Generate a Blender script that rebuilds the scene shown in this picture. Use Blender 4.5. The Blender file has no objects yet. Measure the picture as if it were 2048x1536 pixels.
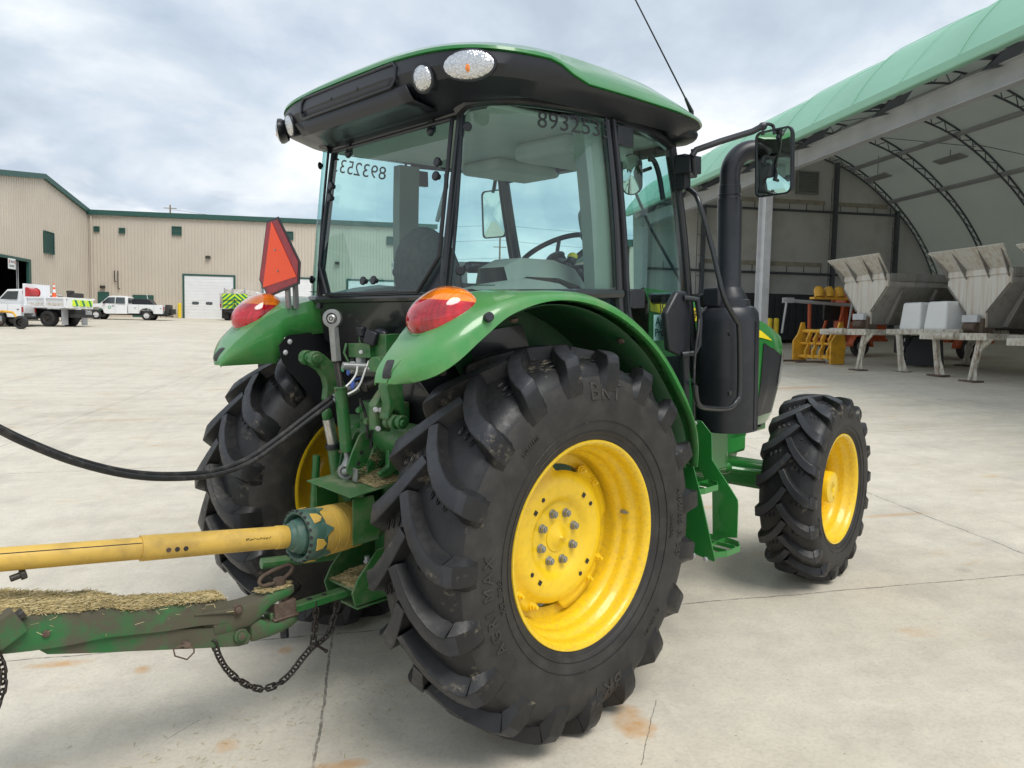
import bpy, bmesh, math, random
from mathutils import Vector, Matrix, noise
random.seed(7)
SC = bpy.context.scene
COL = SC.collection
PI = math.pi
# ---------------------------------------------------------------- frames
# yard frame: z up, x along the long shed wing, y away from the viewer.  The tractor stands
# on a slab that drains, so it gets a slightly tilted frame of its own.
GX = Vector((0.82257406, -0.56699035, -0.04351851))
GY = Vector((0.56622677, 0.82372432, -0.02941927))
GZ = Vector((5.25276957e-02, -4.41820083e-04, 9.98619370e-01))
CT = Vector((-2.224, -2.8641, 1.718))
CR = Vector((0.71873537, -0.69507156, -0.01717529))
CU = Vector((0.0862208, 0.0645899, 0.99418012))
CF = Vector((0.68991698, 0.71603329, -0.10635268))
FPX = 1546.21
RG = Matrix((GX, GY, GZ))
CAMW = Vector((0, 0, 1.72))
MT = Matrix.Translation(CAMW - RG @ CT) @ RG.to_4x4()      # tractor frame -> yard frame
MTI = MT.inverted()

def _ray(px, py):
    return CF * FPX + CR * (px - 1024) - CU * (py - 768)
def T(px, py, ax, v):
    d = _ray(px, py); t = (v - CT[ax]) / d[ax]
    return CT + d * t
def G(px, py, ax, v):
    d = RG @ _ray(px, py); t = (v - CAMW[ax]) / d[ax]
    return CAMW + d * t

def zg(a, b):
    """height of the yard surface: a plane that drains, levelling out to the far left"""
    t = max(-30, min(30, (a + 4.5) / .8))
    s = .8 * math.log1p(math.exp(t)) - 4.5 if t < 30 else a
    return 0.02946 * min(b, 88) + 0.04358 * min(s, 30) - .0004

# ---------------------------------------------------------------- materials
def new_mat(name):
    m = bpy.data.materials.new(name); m.use_nodes = True
    nt = m.node_tree; b = nt.nodes['Principled BSDF']
    return m, nt, b
def N(nt, t, **kw):
    n = nt.nodes.new(t)
    for k, v in kw.items():
        if k in n.inputs.keys(): n.inputs[k].default_value = v
        else: setattr(n, k, v)
    return n
def ramp(nt, fac, stops):
    r = nt.nodes.new('ShaderNodeValToRGB')
    el = r.color_ramp.elements
    while len(el) < len(stops): el.new(0.5)
    for e, (p, c) in zip(el, stops):
        e.position = p; e.color = (*c, 1) if len(c) == 3 else c
    nt.links.new(fac, r.inputs[0]); return r
def mixc(nt, fac, a, b, mode='MIX'):
    m = nt.nodes.new('ShaderNodeMix'); m.data_type = 'RGBA'; m.blend_type = mode
    for s, v in ((0, fac), (6, a), (7, b)):
        if hasattr(v, 'is_output') or isinstance(v, bpy.types.NodeSocket): nt.links.new(v, m.inputs[s])
        elif isinstance(v, (int, float)): m.inputs[s].default_value = v
        else: m.inputs[s].default_value = (*v, 1)
    return m.outputs[2]
def mathn(nt, op, a, b=None, c=None):
    m = nt.nodes.new('ShaderNodeMath'); m.operation = op
    for i, v in enumerate((a, b, c)):
        if v is None: continue
        if isinstance(v, bpy.types.NodeSocket): nt.links.new(v, m.inputs[i])
        else: m.inputs[i].default_value = v
    return m.outputs[0]
def tex(nt, scale, detail=6, rough=.55, vec=None, dist=0):
    n = N(nt, 'ShaderNodeTexNoise'); n.inputs['Scale'].default_value = scale
    n.inputs['Detail'].default_value = detail; n.inputs['Roughness'].default_value = rough
    n.inputs['Distortion'].default_value = dist
    if vec is None:
        vec = coord(nt)
    nt.links.new(vec, n.inputs['Vector']); return n.outputs['Fac']
def coord(nt, kind='Object'):
    return nt.nodes.new('ShaderNodeTexCoord').outputs[kind]
def bump(nt, b, h, strength=.3, dist=.01):
    n = nt.nodes.new('ShaderNodeBump'); n.inputs['Strength'].default_value = strength
    n.inputs['Distance'].default_value = dist
    nt.links.new(h, n.inputs['Height']); nt.links.new(n.outputs[0], b.inputs['Normal'])

def surf(name, col, rough=.5, metal=0, coat=0, dirt=None, dirt_amt=.3, dscale=6, var=.12, spec=.5, grain=0, up=0):
    """painted / plain surface with tonal drift and settled dirt"""
    m, nt, b = new_mat(name)
    v = tex(nt, dscale * .6, 5)
    lo = tuple(c * (1 - var) for c in col); hi = tuple(min(1, c * (1 + var)) for c in col)
    c = ramp(nt, v, [(.3, lo), (.7, hi)]).outputs[0]
    r = None
    if dirt:
        f = tex(nt, dscale, 9, .65)
        f2 = ramp(nt, f, [(.5 - .12 * dirt_amt - .0, (0, 0, 0)), (.75, (1, 1, 1))]).outputs[0]
        fac = mathn(nt, 'MULTIPLY', f2, dirt_amt * 2)
        if up:
            g = nt.nodes.new('ShaderNodeNewGeometry'); s = nt.nodes.new('ShaderNodeSeparateXYZ')
            nt.links.new(g.outputs['Normal'], s.inputs[0])
            u = mathn(nt, 'MULTIPLY', mathn(nt, 'MAXIMUM', s.outputs[2], 0), up)
            fac = mathn(nt, 'ADD', fac, mathn(nt, 'MULTIPLY', u, mathn(nt, 'ADD', f, .2)))
        fac = mathn(nt, 'MINIMUM', fac, .95)
        c = mixc(nt, fac, c, dirt)
        rr = nt.nodes.new('ShaderNodeMapRange'); nt.links.new(fac, rr.inputs[0])
        rr.inputs[3].default_value = rough; rr.inputs[4].default_value = min(1, rough + .45)
        nt.links.new(rr.outputs[0], b.inputs['Roughness'])
        if coat:
            cc = mathn(nt, 'MULTIPLY', mathn(nt, 'SUBTRACT', 1, fac), coat)
            nt.links.new(cc, b.inputs['Coat Weight']); b.inputs['Coat Roughness'].default_value = .06
    else:
        b.inputs['Roughness'].default_value = rough
        b.inputs['Coat Weight'].default_value = coat; b.inputs['Coat Roughness'].default_value = .06
    nt.links.new(c, b.inputs['Base Color'])
    b.inputs['Metallic'].default_value = metal
    b.inputs['Specular IOR Level'].default_value = spec
    if grain: bump(nt, b, tex(nt, 220, 3), grain, .002)
    return m

M = {}
M['green'] = surf('green_paint', (.022, .200, .036), .28, coat=.7, dirt=(.2, .22, .12), dirt_amt=.10, dscale=5, var=.08, up=.06)
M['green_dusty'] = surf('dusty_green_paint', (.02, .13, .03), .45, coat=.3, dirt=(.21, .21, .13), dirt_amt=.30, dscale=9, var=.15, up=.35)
M['green_fender'] = surf('dusty_green_fender', (.045, .245, .055), .27, coat=.7, dirt=(.30, .33, .19), dirt_amt=.16, dscale=4, var=.08, up=.22)
M['green_worn'] = surf('worn_green_paint', (.02, .14, .035), .6, coat=.05, dirt=(.10, .085, .06), dirt_amt=.95, dscale=7, var=.25, up=.6, grain=.3)
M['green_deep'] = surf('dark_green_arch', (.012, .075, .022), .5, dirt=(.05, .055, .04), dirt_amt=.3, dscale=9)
M['yellow'] = surf('yellow_wheel_paint', (.84, .56, .010), .33, coat=.45, dirt=(.30, .19, .05), dirt_amt=.12, dscale=34, var=.03)
M['yellow_rim'] = surf('dusty_yellow_rim', (.82, .54, .012), .36, coat=.35, dirt=(.34, .23, .08), dirt_amt=.22, dscale=55, var=.05)
M['pto_yellow'] = surf('faded_yellow_plastic', (.62, .40, .075), .5, dirt=(.30, .20, .08), dirt_amt=.3, dscale=12, var=.1)
M['pto_green'] = surf('teal_green_plastic', (.045, .11, .085), .5, dirt=(.20, .22, .16), dirt_amt=.3, dscale=20)
M['black'] = surf('black_plastic', (.012, .014, .019), .38, var=.2, dirt=(.12, .12, .11), dirt_amt=.04, dscale=16)
M['roof_black'] = surf('roof_black_plastic', (.012, .014, .019), .38, var=.15, grain=.15)
M['black_gloss'] = surf('satin_black_metal', (.015, .016, .018), .3, coat=.3, var=.2)
M['black_rubber'] = surf('black_hose_rubber', (.022, .022, .023), .6, dirt=(.16, .15, .13), dirt_amt=.2, dscale=25)
M['steel'] = surf('bright_steel', (.55, .55, .53), .35, metal=.9, dirt=(.25, .22, .18), dirt_amt=.25, dscale=30)
M['grey_steel'] = surf('zinc_steel', (.30, .31, .31), .45, metal=.6, dirt=(.25, .22, .15), dirt_amt=.3, dscale=40)
M['rust'] = surf('rusty_iron', (.11, .075, .055), .8, metal=.2, dirt=(.22, .17, .13), dirt_amt=.4, dscale=30, grain=.5)
M['chain'] = surf('dark_chain_steel', (.035, .033, .032), .5, metal=.6, dirt=(.12, .08, .05), dirt_amt=.3, dscale=60)
M['thread'] = surf('greasy_thread', (.06, .055, .05), .5, metal=.5)
M['white_wire'] = surf('white_wire', (.7, .7, .68), .4)
M['blue_cap'] = surf('blue_rubber_cap', (.05, .12, .5), .45)
M['green_cap'] = surf('green_rubber_cap', (.05, .35, .15), .45)
M['interior'] = surf('olive_grey_trim', (.25, .26, .225), .6, var=.06)
M['headliner'] = surf('pale_headliner', (.46, .47, .42), .8, var=.05)
M['seat'] = surf('seat_cloth', (.07, .07, .06), .9, var=.3, dscale=60)
M['gloss_yellow'] = surf('yellow_knob', (.85, .65, .01), .25, coat=.6)
M['side_brown'] = surf('dusty_sidewall_rubber', (.034, .031, .027), .7, var=.3, dirt=(.12, .10, .08), dirt_amt=.2, dscale=20)
M['shed_wall'] = surf('grey_shed_lining', (.58, .58, .555), .8, var=.05, dirt=(.26, .25, .21), dirt_amt=.2, dscale=.8)
M['white_paint'] = surf('white_truck_paint', (.78, .79, .80), .3, coat=.5, var=.03, dirt=(.45, .42, .36), dirt_amt=.06, dscale=3)
M['white_dirty'] = surf('rusty_white_paint', (.66, .65, .60), .5, var=.06, dirt=(.30, .14, .06), dirt_amt=.45, dscale=5)
M['dark'] = surf('dark_chassis', (.02, .02, .021), .7, dirt=(.08, .07, .06), dirt_amt=.2)
M['win'] = surf('dark_glazing', (.035, .045, .05), .08, spec=.9)
M['orange'] = surf('orange_trailer_paint', (.50, .085, .02), .45, dirt=(.25, .12, .06), dirt_amt=.3, dscale=6)
M['fork_yellow'] = surf('construction_yellow', (.75, .40, .03), .45, dirt=(.35, .18, .06), dirt_amt=.35, dscale=6)
M['bollard'] = surf('bollard_yellow', (.80, .58, .02), .4, dirt=(.4, .3, .1), dirt_amt=.15)
M['galv'] = surf('galvanised_steel', (.40, .41, .43), .5, metal=.25, dirt=(.42, .42, .42), dirt_amt=.3, dscale=3)
M['galv_light'] = surf('pale_galvanised', (.52, .53, .54), .5, metal=.2, var=.1)
M['truss'] = surf('truss_steel', (.10, .11, .125), .5, metal=.3)
M['red'] = surf('red_paint', (.45, .02, .02), .4, coat=.3)
M['door_green'] = surf('dark_green_trim', (.022, .085, .068), .5, var=.08)
M['rim_white'] = surf('white_wheel', (.65, .66, .66), .4)
M['concrete_block'] = surf('cast_concrete', (.42, .41, .38), .9, dirt=(.25, .24, .22), dirt_amt=.3)
M['white_tank'] = surf('white_plastic_tank', (.72, .73, .72), .5, var=.04)
M['lining_stain'] = surf('mildewed_lining', (.36, .33, .26), .8, var=.25)
M['wood'] = surf('weathered_timber', (.22, .16, .11), .85, var=.3)

def streaky(name, col, streak, amt, zs=.12, sc=9, rough=.5, metal=0):
    """runs of rust or grime that hang straight down the sheet"""
    m, nt, b = new_mat(name)
    mp = nt.nodes.new('ShaderNodeMapping'); mp.inputs['Scale'].default_value = (1, 1, zs)
    nt.links.new(coord(nt), mp.inputs[0])
    f = tex(nt, sc, 8, .6, mp.outputs[0]); f2 = tex(nt, 2.2, 4)
    r = ramp(nt, f, [(.5 - .1 * amt, (0, 0, 0)), (.72, (1, 1, 1))]).outputs[0]
    fac = mathn(nt, 'MULTIPLY', mathn(nt, 'MULTIPLY', r, f2), amt * 2)
    fac = mathn(nt, 'MINIMUM', fac, 1)
    c = mixc(nt, tex(nt, 4, 6), tuple(x * .90 for x in col), col)
    nt.links.new(mixc(nt, fac, c, streak), b.inputs['Base Color'])
    b.inputs['Roughness'].default_value = rough; b.inputs['Metallic'].default_value = metal
    return m
M['hopper'] = streaky('stained_stainless', (.60, .585, .53), (.33, .20, .09), .60, zs=.05, sc=13, metal=.1)
M['hopper_dark'] = streaky('dull_stainless', (.24, .23, .21), (.11, .08, .055), .5, metal=.3)
M['leg_paint'] = streaky('rusty_cream_paint', (.60, .59, .50), (.20, .08, .035), .8, .5, 16)

def siding(name, col):
    m, nt, b = new_mat(name)
    s = nt.nodes.new('ShaderNodeSeparateXYZ'); nt.links.new(coord(nt), s.inputs[0])
    f = tex(nt, .25, 5); f3 = tex(nt, 2.5, 4)
    c = ramp(nt, f, [(.3, tuple(x * .93 for x in col)), (.7, tuple(min(1, x * 1.05) for x in col))]).outputs[0]
    z = nt.nodes.new('ShaderNodeMapRange'); nt.links.new(s.outputs[2], z.inputs[0])
    z.inputs[1].default_value = 2.4; z.inputs[2].default_value = 0; z.inputs[3].default_value = 0; z.inputs[4].default_value = .5
    fac = mathn(nt, 'MULTIPLY', z.outputs[0], f3)
    nt.links.new(mixc(nt, fac, c, (.42, .25, .17)), b.inputs['Base Color'])
    b.inputs['Roughness'].default_value = .5
    return m
M['siding'] = siding('tan_metal_siding', (.56, .50, .42))

# rubber with dried mud
def rubber(nm='tyre_rubber', k=1.0, mud=1.0):
    m, nt, b = new_mat(nm)
    big = tex(nt, 4.5, 7, .6); fine = tex(nt, 38, 8, .7)
    base = ramp(nt, big, [(.3, (.0045 * k, .0052 * k, .0075 * k)), (.7, (.0105 * k, .011 * k, .0128 * k))]).outputs[0]
    a = ramp(nt, fine, [(.50, (0, 0, 0)), (.66, (1, 1, 1))]).outputs[0]
    bb = ramp(nt, tex(nt, 6.5, 5, .6), [(.58, (0, 0, 0)), (.66, (1, 1, 1))]).outputs[0]
    fac = mathn(nt, 'MULTIPLY', mathn(nt, 'MULTIPLY', a, bb), .62)
    col = mixc(nt, fac, base, (.27, .23, .165))
    dust = mathn(nt, 'MULTIPLY', tex(nt, 9, 8, .7), .07)
    nt.links.new(mixc(nt, dust, col, (.16, .145, .12)), b.inputs['Base Color'])
    rg = ramp(nt, fine, [(.3, (.30, .30, .30)), (.7, (.60, .60, .60))]).outputs[0]
    nt.links.new(rg, b.inputs['Roughness'])
    b.inputs['Specular IOR Level'].default_value = .42
    bump(nt, b, fine, .25, .004)
    return m
M['tyre'] = rubber(); M['tyre_top'] = rubber('worn_lug_rubber', 2.9)
M['tyre_side'] = surf('scuffed_sidewall_rubber', (.022, .0205, .019), .62, var=.28, dirt=(.075, .067, .055), dirt_amt=.28, dscale=11, grain=.25)

def glass(name, tint, refl=.9):
    m, nt, b = new_mat(name); nt.nodes.remove(b)
    out = nt.nodes['Material Output']
    tr = N(nt, 'ShaderNodeBsdfTransparent')
    gl = N(nt, 'ShaderNodeBsdfGlossy'); gl.inputs['Roughness'].default_value = .01
    gl.inputs[0].default_value = (refl, refl, refl, 1)
    lw = nt.nodes.new('ShaderNodeLayerWeight'); lw.inputs['Blend'].default_value = .5
    f = mathn(nt, 'ADD', mathn(nt, 'MULTIPLY', mathn(nt, 'POWER', lw.outputs['Facing'], 5), .90), .055)
    nt.links.new(mixc(nt, mathn(nt, 'POWER', lw.outputs['Facing'], 3), tint, tuple(t ** 4 for t in tint)), tr.inputs[0])
    dust = N(nt, 'ShaderNodeBsdfDiffuse'); dust.inputs[0].default_value = (.5, .48, .42, 1)
    mx = nt.nodes.new('ShaderNodeMixShader'); nt.links.new(f, mx.inputs[0])
    nt.links.new(tr.outputs[0], mx.inputs[1]); nt.links.new(gl.outputs[0], mx.inputs[2])
    d = ramp(nt, tex(nt, 160, 4, .7), [(.66, (0, 0, 0)), (.74, (1, 1, 1))]).outputs[0]
    d = mathn(nt, 'MULTIPLY', d, .30); d = mathn(nt, 'ADD', d, .004)
    mx2 = nt.nodes.new('ShaderNodeMixShader'); nt.links.new(d, mx2.inputs[0])
    nt.links.new(mx.outputs[0], mx2.inputs[1]); nt.links.new(dust.outputs[0], mx2.inputs[2])
    nt.links.new(mx2.outputs[0], out.inputs[0])
    return m
M['glass'] = glass('tinted_cab_glass', (.73, .905, .90))
M['glass_lens'] = glass('clear_glass', (.9, .92, .92))
M['mirror'] = new_mat('mirror_silver')[0]
_b = M['mirror'].node_tree.nodes['Principled BSDF']
_b.inputs['Base Color'].default_value = (.72, .80, .76, 1); _b.inputs['Metallic'].default_value = 1; _b.inputs['Roughness'].default_value = .02

def lens(name, col, em=0):
    m, nt, b = new_mat(name)
    w = nt.nodes.new('ShaderNodeTexWave'); w.inputs['Scale'].default_value = 42; w.inputs['Distortion'].default_value = 1.5
    nt.links.new(coord(nt), w.inputs['Vector'])
    c = mixc(nt, w.outputs['Fac'], tuple(x * .72 for x in col), col)
    nt.links.new(c, b.inputs['Base Color'])
    b.inputs['Roughness'].default_value = .12; b.inputs['Coat Weight'].default_value = 1
    b.inputs['Subsurface Weight'].default_value = .25; b.inputs['Subsurface Radius'].default_value = (.02, .01, .005)
    bump(nt, b, w.outputs['Fac'], .25, .002)
    return m
M['lens_red'] = lens('red_lens', (.62, .015, .03))
M['lens_amber'] = lens('amber_lens', (.95, .28, .015))
def reflector():
    m, nt, b = new_mat('faceted_reflector')
    v = nt.nodes.new('ShaderNodeTexVoronoi'); v.inputs['Scale'].default_value = 130
    nt.links.new(coord(nt), v.inputs['Vector'])
    nt.links.new(ramp(nt, v.outputs['Distance'], [(0, (.85, .85, .85)), (.6, (.55, .56, .58))]).outputs[0], b.inputs['Base Color'])
    b.inputs['Metallic'].default_value = .85; b.inputs['Roughness'].default_value = .12
    b.inputs['Coat Weight'].default_value = 1
    bump(nt, b, v.outputs['Distance'], .45, .006)
    return m
M['reflector'] = reflector()
def tail_mat():
    m, nt, b = new_mat('two_colour_lens')
    s = nt.nodes.new('ShaderNodeSeparateXYZ'); nt.links.new(coord(nt), s.inputs[0])
    h = mathn(nt, 'ADD', s.outputs[2], mathn(nt, 'MULTIPLY', mathn(nt, 'ADD', s.outputs[0], .5), .10))
    f = mathn(nt, 'GREATER_THAN', h, 1.724)
    w = nt.nodes.new('ShaderNodeTexWave'); w.wave_type = 'RINGS'; w.inputs['Scale'].default_value = 22; w.inputs['Distortion'].default_value = .6
    mp = nt.nodes.new('ShaderNodeMapping'); mp.inputs['Location'].default_value = (.45, .0, -1.6); nt.links.new(coord(nt), mp.inputs[0]); nt.links.new(mp.outputs[0], w.inputs['Vector'])
    big = ramp(nt, tex(nt, 9, 2), [(.42, (.45, .45, .45)), (.55, (1, 1, 1))]).outputs[0]
    c = mixc(nt, f, (.60, .006, .018), (.98, .26, .010))
    c = mixc(nt, mathn(nt, 'MULTIPLY', w.outputs['Fac'], .45), c, mixc(nt, f, (.30, .003, .012), (.80, .13, .005)))
    c = mixc(nt, .8, c, big, 'MULTIPLY')
    nt.links.new(c, b.inputs['Base Color']); b.inputs['Roughness'].default_value = .10; b.inputs['Coat Weight'].default_value = 1
    b.inputs['Subsurface Weight'].default_value = .15; b.inputs['Subsurface Radius'].default_value = (.02, .008, .004)
    bump(nt, b, w.outputs['Fac'], .12, .002)
    return m
M['tail'] = tail_mat()
M['smv_orange'] = surf('fluorescent_orange', (1.0, .085, .012), .45, var=.03)
M['smv_red'] = surf('dark_red_reflective', (.30, .008, .018), .35, var=.25, dscale=40)
M['text_dark'] = surf('dark_lettering', (.02, .02, .022), .5)
M['stripe_yellow'] = surf('decal_yellow', (.85, .68, .02), .35, coat=.4)
M['decal_white'] = surf('decal_white', (.75, .78, .78), .4)
M['hay'] = surf('dry_hay', (.42, .33, .155), .9, var=.5, dscale=120)
M['hay3'] = surf('bleached_straw', (.58, .48, .27), .9, var=.3, dscale=90)
M['hay2'] = surf('greenish_chaff', (.29, .25, .12), .9, var=.4, dscale=120)

# ---------------------------------------------------------------- mesh builder
class MB:
    def __init__(s): s.v = []; s.f = []; s.m = []; s.cm = 0
    def mat(s, i): s.cm = i; return s
    def add(s, vs, fs):
        o = len(s.v); s.v += [Vector(v) for v in vs]
        for f in fs: s.f.append([i + o for i in f]); s.m.append(s.cm)
        return s
    def box(s, c, d, rot=None, ctr=None):
        hx, hy, hz = d[0] / 2, d[1] / 2, d[2] / 2
        vs = [Vector((x * hx, y * hy, z * hz)) for x in (-1, 1) for y in (-1, 1) for z in (-1, 1)]
        if rot is not None: vs = [rot @ v for v in vs]
        c = Vector(c); vs = [v + c for v in vs]
        return s.add(vs, [(0, 1, 3, 2), (4, 6, 7, 5), (0, 4, 5, 1), (2, 3, 7, 6), (0, 2, 6, 4), (1, 5, 7, 3)])
    def bb(s, x0, x1, y0, y1, z0, z1):
        return s.box(((x0 + x1) / 2, (y0 + y1) / 2, (z0 + z1) / 2), (abs(x1 - x0), abs(y1 - y0), abs(z1 - z0)))
    def grid(s, rows, close_u=False, close_v=False):
        n = len(rows); k = len(rows[0]); vs = [p for r in rows for p in r]; fs = []
        for i in range(n if close_u else n - 1):
            for j in range(k if close_v else k - 1):
                a = i * k + j; b_ = i * k + (j + 1) % k; c = ((i + 1) % n) * k + (j + 1) % k; d = ((i + 1) % n) * k + j
                fs.append((a, b_, c, d))
        return s.add(vs, fs)
    def tube(s, path, r, n=10, caps=True):
        P = [Vector(p) for p in path]; rows = []
        up = None
        for i, p in enumerate(P):
            if i == 0: t = P[1] - P[0]
            elif i == len(P) - 1: t = P[-1] - P[-2]
            else: t = (P[i + 1] - p).normalized() + (p - P[i - 1]).normalized()
            t.normalize()
            if up is None:
                up = Vector((0, 0, 1)) if abs(t.z) < .9 else Vector((1, 0, 0))
            a = up - t * up.dot(t); a.normalize(); up = a; b_ = t.cross(a)
            rr = r[i] if isinstance(r, (list, tuple)) else r
            rows.append([p + (a * math.cos(2 * PI * j / n) + b_ * math.sin(2 * PI * j / n)) * rr for j in range(n)])
        o = len(s.v); s.grid(rows, close_v=True)
        if caps:
            s.f.append([o + j for j in range(n)][::-1]); s.m.append(s.cm)
            e = o + (len(P) - 1) * n; s.f.append([e + j for j in range(n)]); s.m.append(s.cm)
        return s
    def cyl(s, a, b, r, n=20, r2=None): return s.tube([a, b], [r, r if r2 is None else r2], n)
    def lathe(s, prof, o, ax, n=40, cap0=False, cap1=False):
        """prof: list of (along axis, radius)"""
        o = Vector(o); ax = Vector(ax).normalized()
        u = Vector((0, 0, 1)) if abs(ax.z) < .9 else Vector((1, 0, 0)); u = (u - ax * u.dot(ax)).normalized(); w = ax.cross(u)
        rows = [[o + ax * h + (u * math.cos(2 * PI * j / n) + w * math.sin(2 * PI * j / n)) * r for j in range(n)] for h, r in prof]
        b0 = len(s.v); s.grid(rows, close_v=True)
        if cap0: s.f.append([b0 + j for j in range(n)]); s.m.append(s.cm)
        if cap1: e = b0 + (len(prof) - 1) * n; s.f.append([e + j for j in range(n)]); s.m.append(s.cm)
        return s
    def prism(s, poly, d):
        """closed polygon (3-D points) pushed along d"""
        P = [Vector(p) for p in poly]; d = Vector(d); n = len(P)
        return s.add(P + [p + d for p in P], [list(range(n))[::-1], list(range(n, 2 * n))] + [(i, (i + 1) % n, n + (i + 1) % n, n + i) for i in range(n)])
    def ell(s, c, r, n=16, k=10, rot=None, f=None):
        c = Vector(c); rows = []
        for i in range(k + 1):
            ph = PI * i / k
            row = []
            for j in range(n):
                t = 2 * PI * j / n
                v = Vector((math.sin(ph) * math.cos(t) * r[0], math.sin(ph) * math.sin(t) * r[1], math.cos(ph) * r[2]))
                if rot is not None: v = rot @ v
                row.append(c + v)
            rows.append(row)
        return s.grid(rows, close_v=True)
    def build(s, name, mats, parent=None, bevel=0, ang=35, seg=2, solid=0, smooth=True, sub=0, weld=True):
        me = bpy.data.meshes.new(name)
        me.from_pydata([tuple(v) for v in s.v], [], s.f)
        if not isinstance(mats, (list, tuple)): mats = [mats]
        for mm in mats: me.materials.append(M[mm] if isinstance(mm, str) else mm)
        if any(s.m): me.polygons.foreach_set('material_index', s.m)
        bm = bmesh.new(); bm.from_mesh(me)
        if weld: bmesh.ops.remove_doubles(bm, verts=bm.verts, dist=1e-5)
        bmesh.ops.recalc_face_normals(bm, faces=bm.faces)
        bm.to_mesh(me); bm.free()
        if smooth:
            me.polygons.foreach_set('use_smooth', [True] * len(me.polygons))
            me.set_sharp_from_angle(angle=math.radians(ang))
        o = bpy.data.objects.new(name, me); COL.objects.link(o)
        if parent is not None: o.parent = parent
        if solid:
            m = o.modifiers.new('solid', 'SOLIDIFY'); m.thickness = abs(solid); m.offset = -1 if solid > 0 else 1
        if sub:
            m = o.modifiers.new('sub', 'SUBSURF'); m.levels = m.render_levels = sub
        if bevel:
            m = o.modifiers.new('bev', 'BEVEL'); m.width = bevel; m.segments = seg; m.limit_method = 'ANGLE'; m.angle_limit = math.radians(40)
            m.harden_normals = False
        return o

def thing(name, label, cat, loc=(0, 0, 0), rz=0, group=None, mat=None, kind=None):
    o = bpy.data.objects.new(name, None); COL.objects.link(o); o.empty_display_size = .2
    o.matrix_world = mat if mat is not None else Matrix.Translation(Vector(loc)) @ Matrix.Rotation(rz, 4, 'Z')
    tag(o, label, cat, group, kind); return o
def tag(o, label=None, cat=None, group=None, kind=None):
    if label: o['label'] = label
    if cat: o['category'] = cat
    if group: o['group'] = group
    if kind: o['kind'] = kind
    return o
def copy_tree(o, parent=None):
    c = o.copy(); COL.objects.link(c); c.parent = parent
    for ch in list(o.children): copy_tree(ch, c)
    return c

def text_mesh(txt, size, extrude=0.0, res=3, spacing=1.0):
    cu = bpy.data.curves.new('t', 'FONT'); cu.body = txt; cu.size = size; cu.extrude = extrude
    cu.resolution_u = res; cu.space_character = spacing
    cu.align_x = 'CENTER'; cu.align_y = 'CENTER'
    ob = bpy.data.objects.new('t', cu); COL.objects.link(ob)
    dg = bpy.context.evaluated_depsgraph_get()
    me = ob.evaluated_get(dg).to_mesh()
    vs = [v.co.copy() for v in me.vertices]; fs = [list(p.vertices) for p in me.polygons]
    ob.evaluated_get(dg).to_mesh_clear()
    bpy.data.objects.remove(ob); bpy.data.curves.remove(cu)
    return vs, fs
def place_text(mb, txt, size, o, ux, uy, ext=.002, bold=0, spacing=1.0):
    vs, fs = text_mesh(txt, size, ext, spacing=spacing); o = Vector(o); ux = Vector(ux).normalized(); uy = Vector(uy).normalized(); n = ux.cross(uy)
    mb.add([o + ux * v.x + uy * v.y + n * v.z for v in vs], fs)
    return mb
def lerp(a, b, t): return a + (b - a) * t
def interp(pts, x):
    if x <= pts[0][0]: return pts[0][1]
    for (x0, y0), (x1, y1) in zip(pts, pts[1:]):
        if x <= x1: return y0 + (y1 - y0) * (x - x0) / (x1 - x0)
    return pts[-1][1]
def smooth_path(P, k=6):
    P = [Vector(p) for p in P]; out = []
    for i in range(len(P) - 1):
        p0 = P[max(i - 1, 0)]; p1 = P[i]; p2 = P[i + 1]; p3 = P[min(i + 2, len(P) - 1)]
        for j in range(k):
            t = j / k
            out.append(.5 * ((2 * p1) + (p2 - p0) * t + (2 * p0 - 5 * p1 + 4 * p2 - p3) * t * t + (3 * p1 - p0 - 3 * p2 + p3) * t ** 3))
    out.append(P[-1]); return out
# ================================================================ TRACTOR
tractor = thing('tractor', 'green farm tractor with enclosed cab and yellow wheels parked on the concrete yard', 'tractor', mat=MT)

def wheel_xyz(x, o, z, cx, yc, cz, s, st=0):
    """o = distance outward from the wheel centre plane; s=-1 right side, +1 left side"""
    px = x * math.cos(st) - (s * o) * math.sin(st); py = x * math.sin(st) + (s * o) * math.cos(st)
    return Vector((cx + px, yc * s + py, cz + z))

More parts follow.
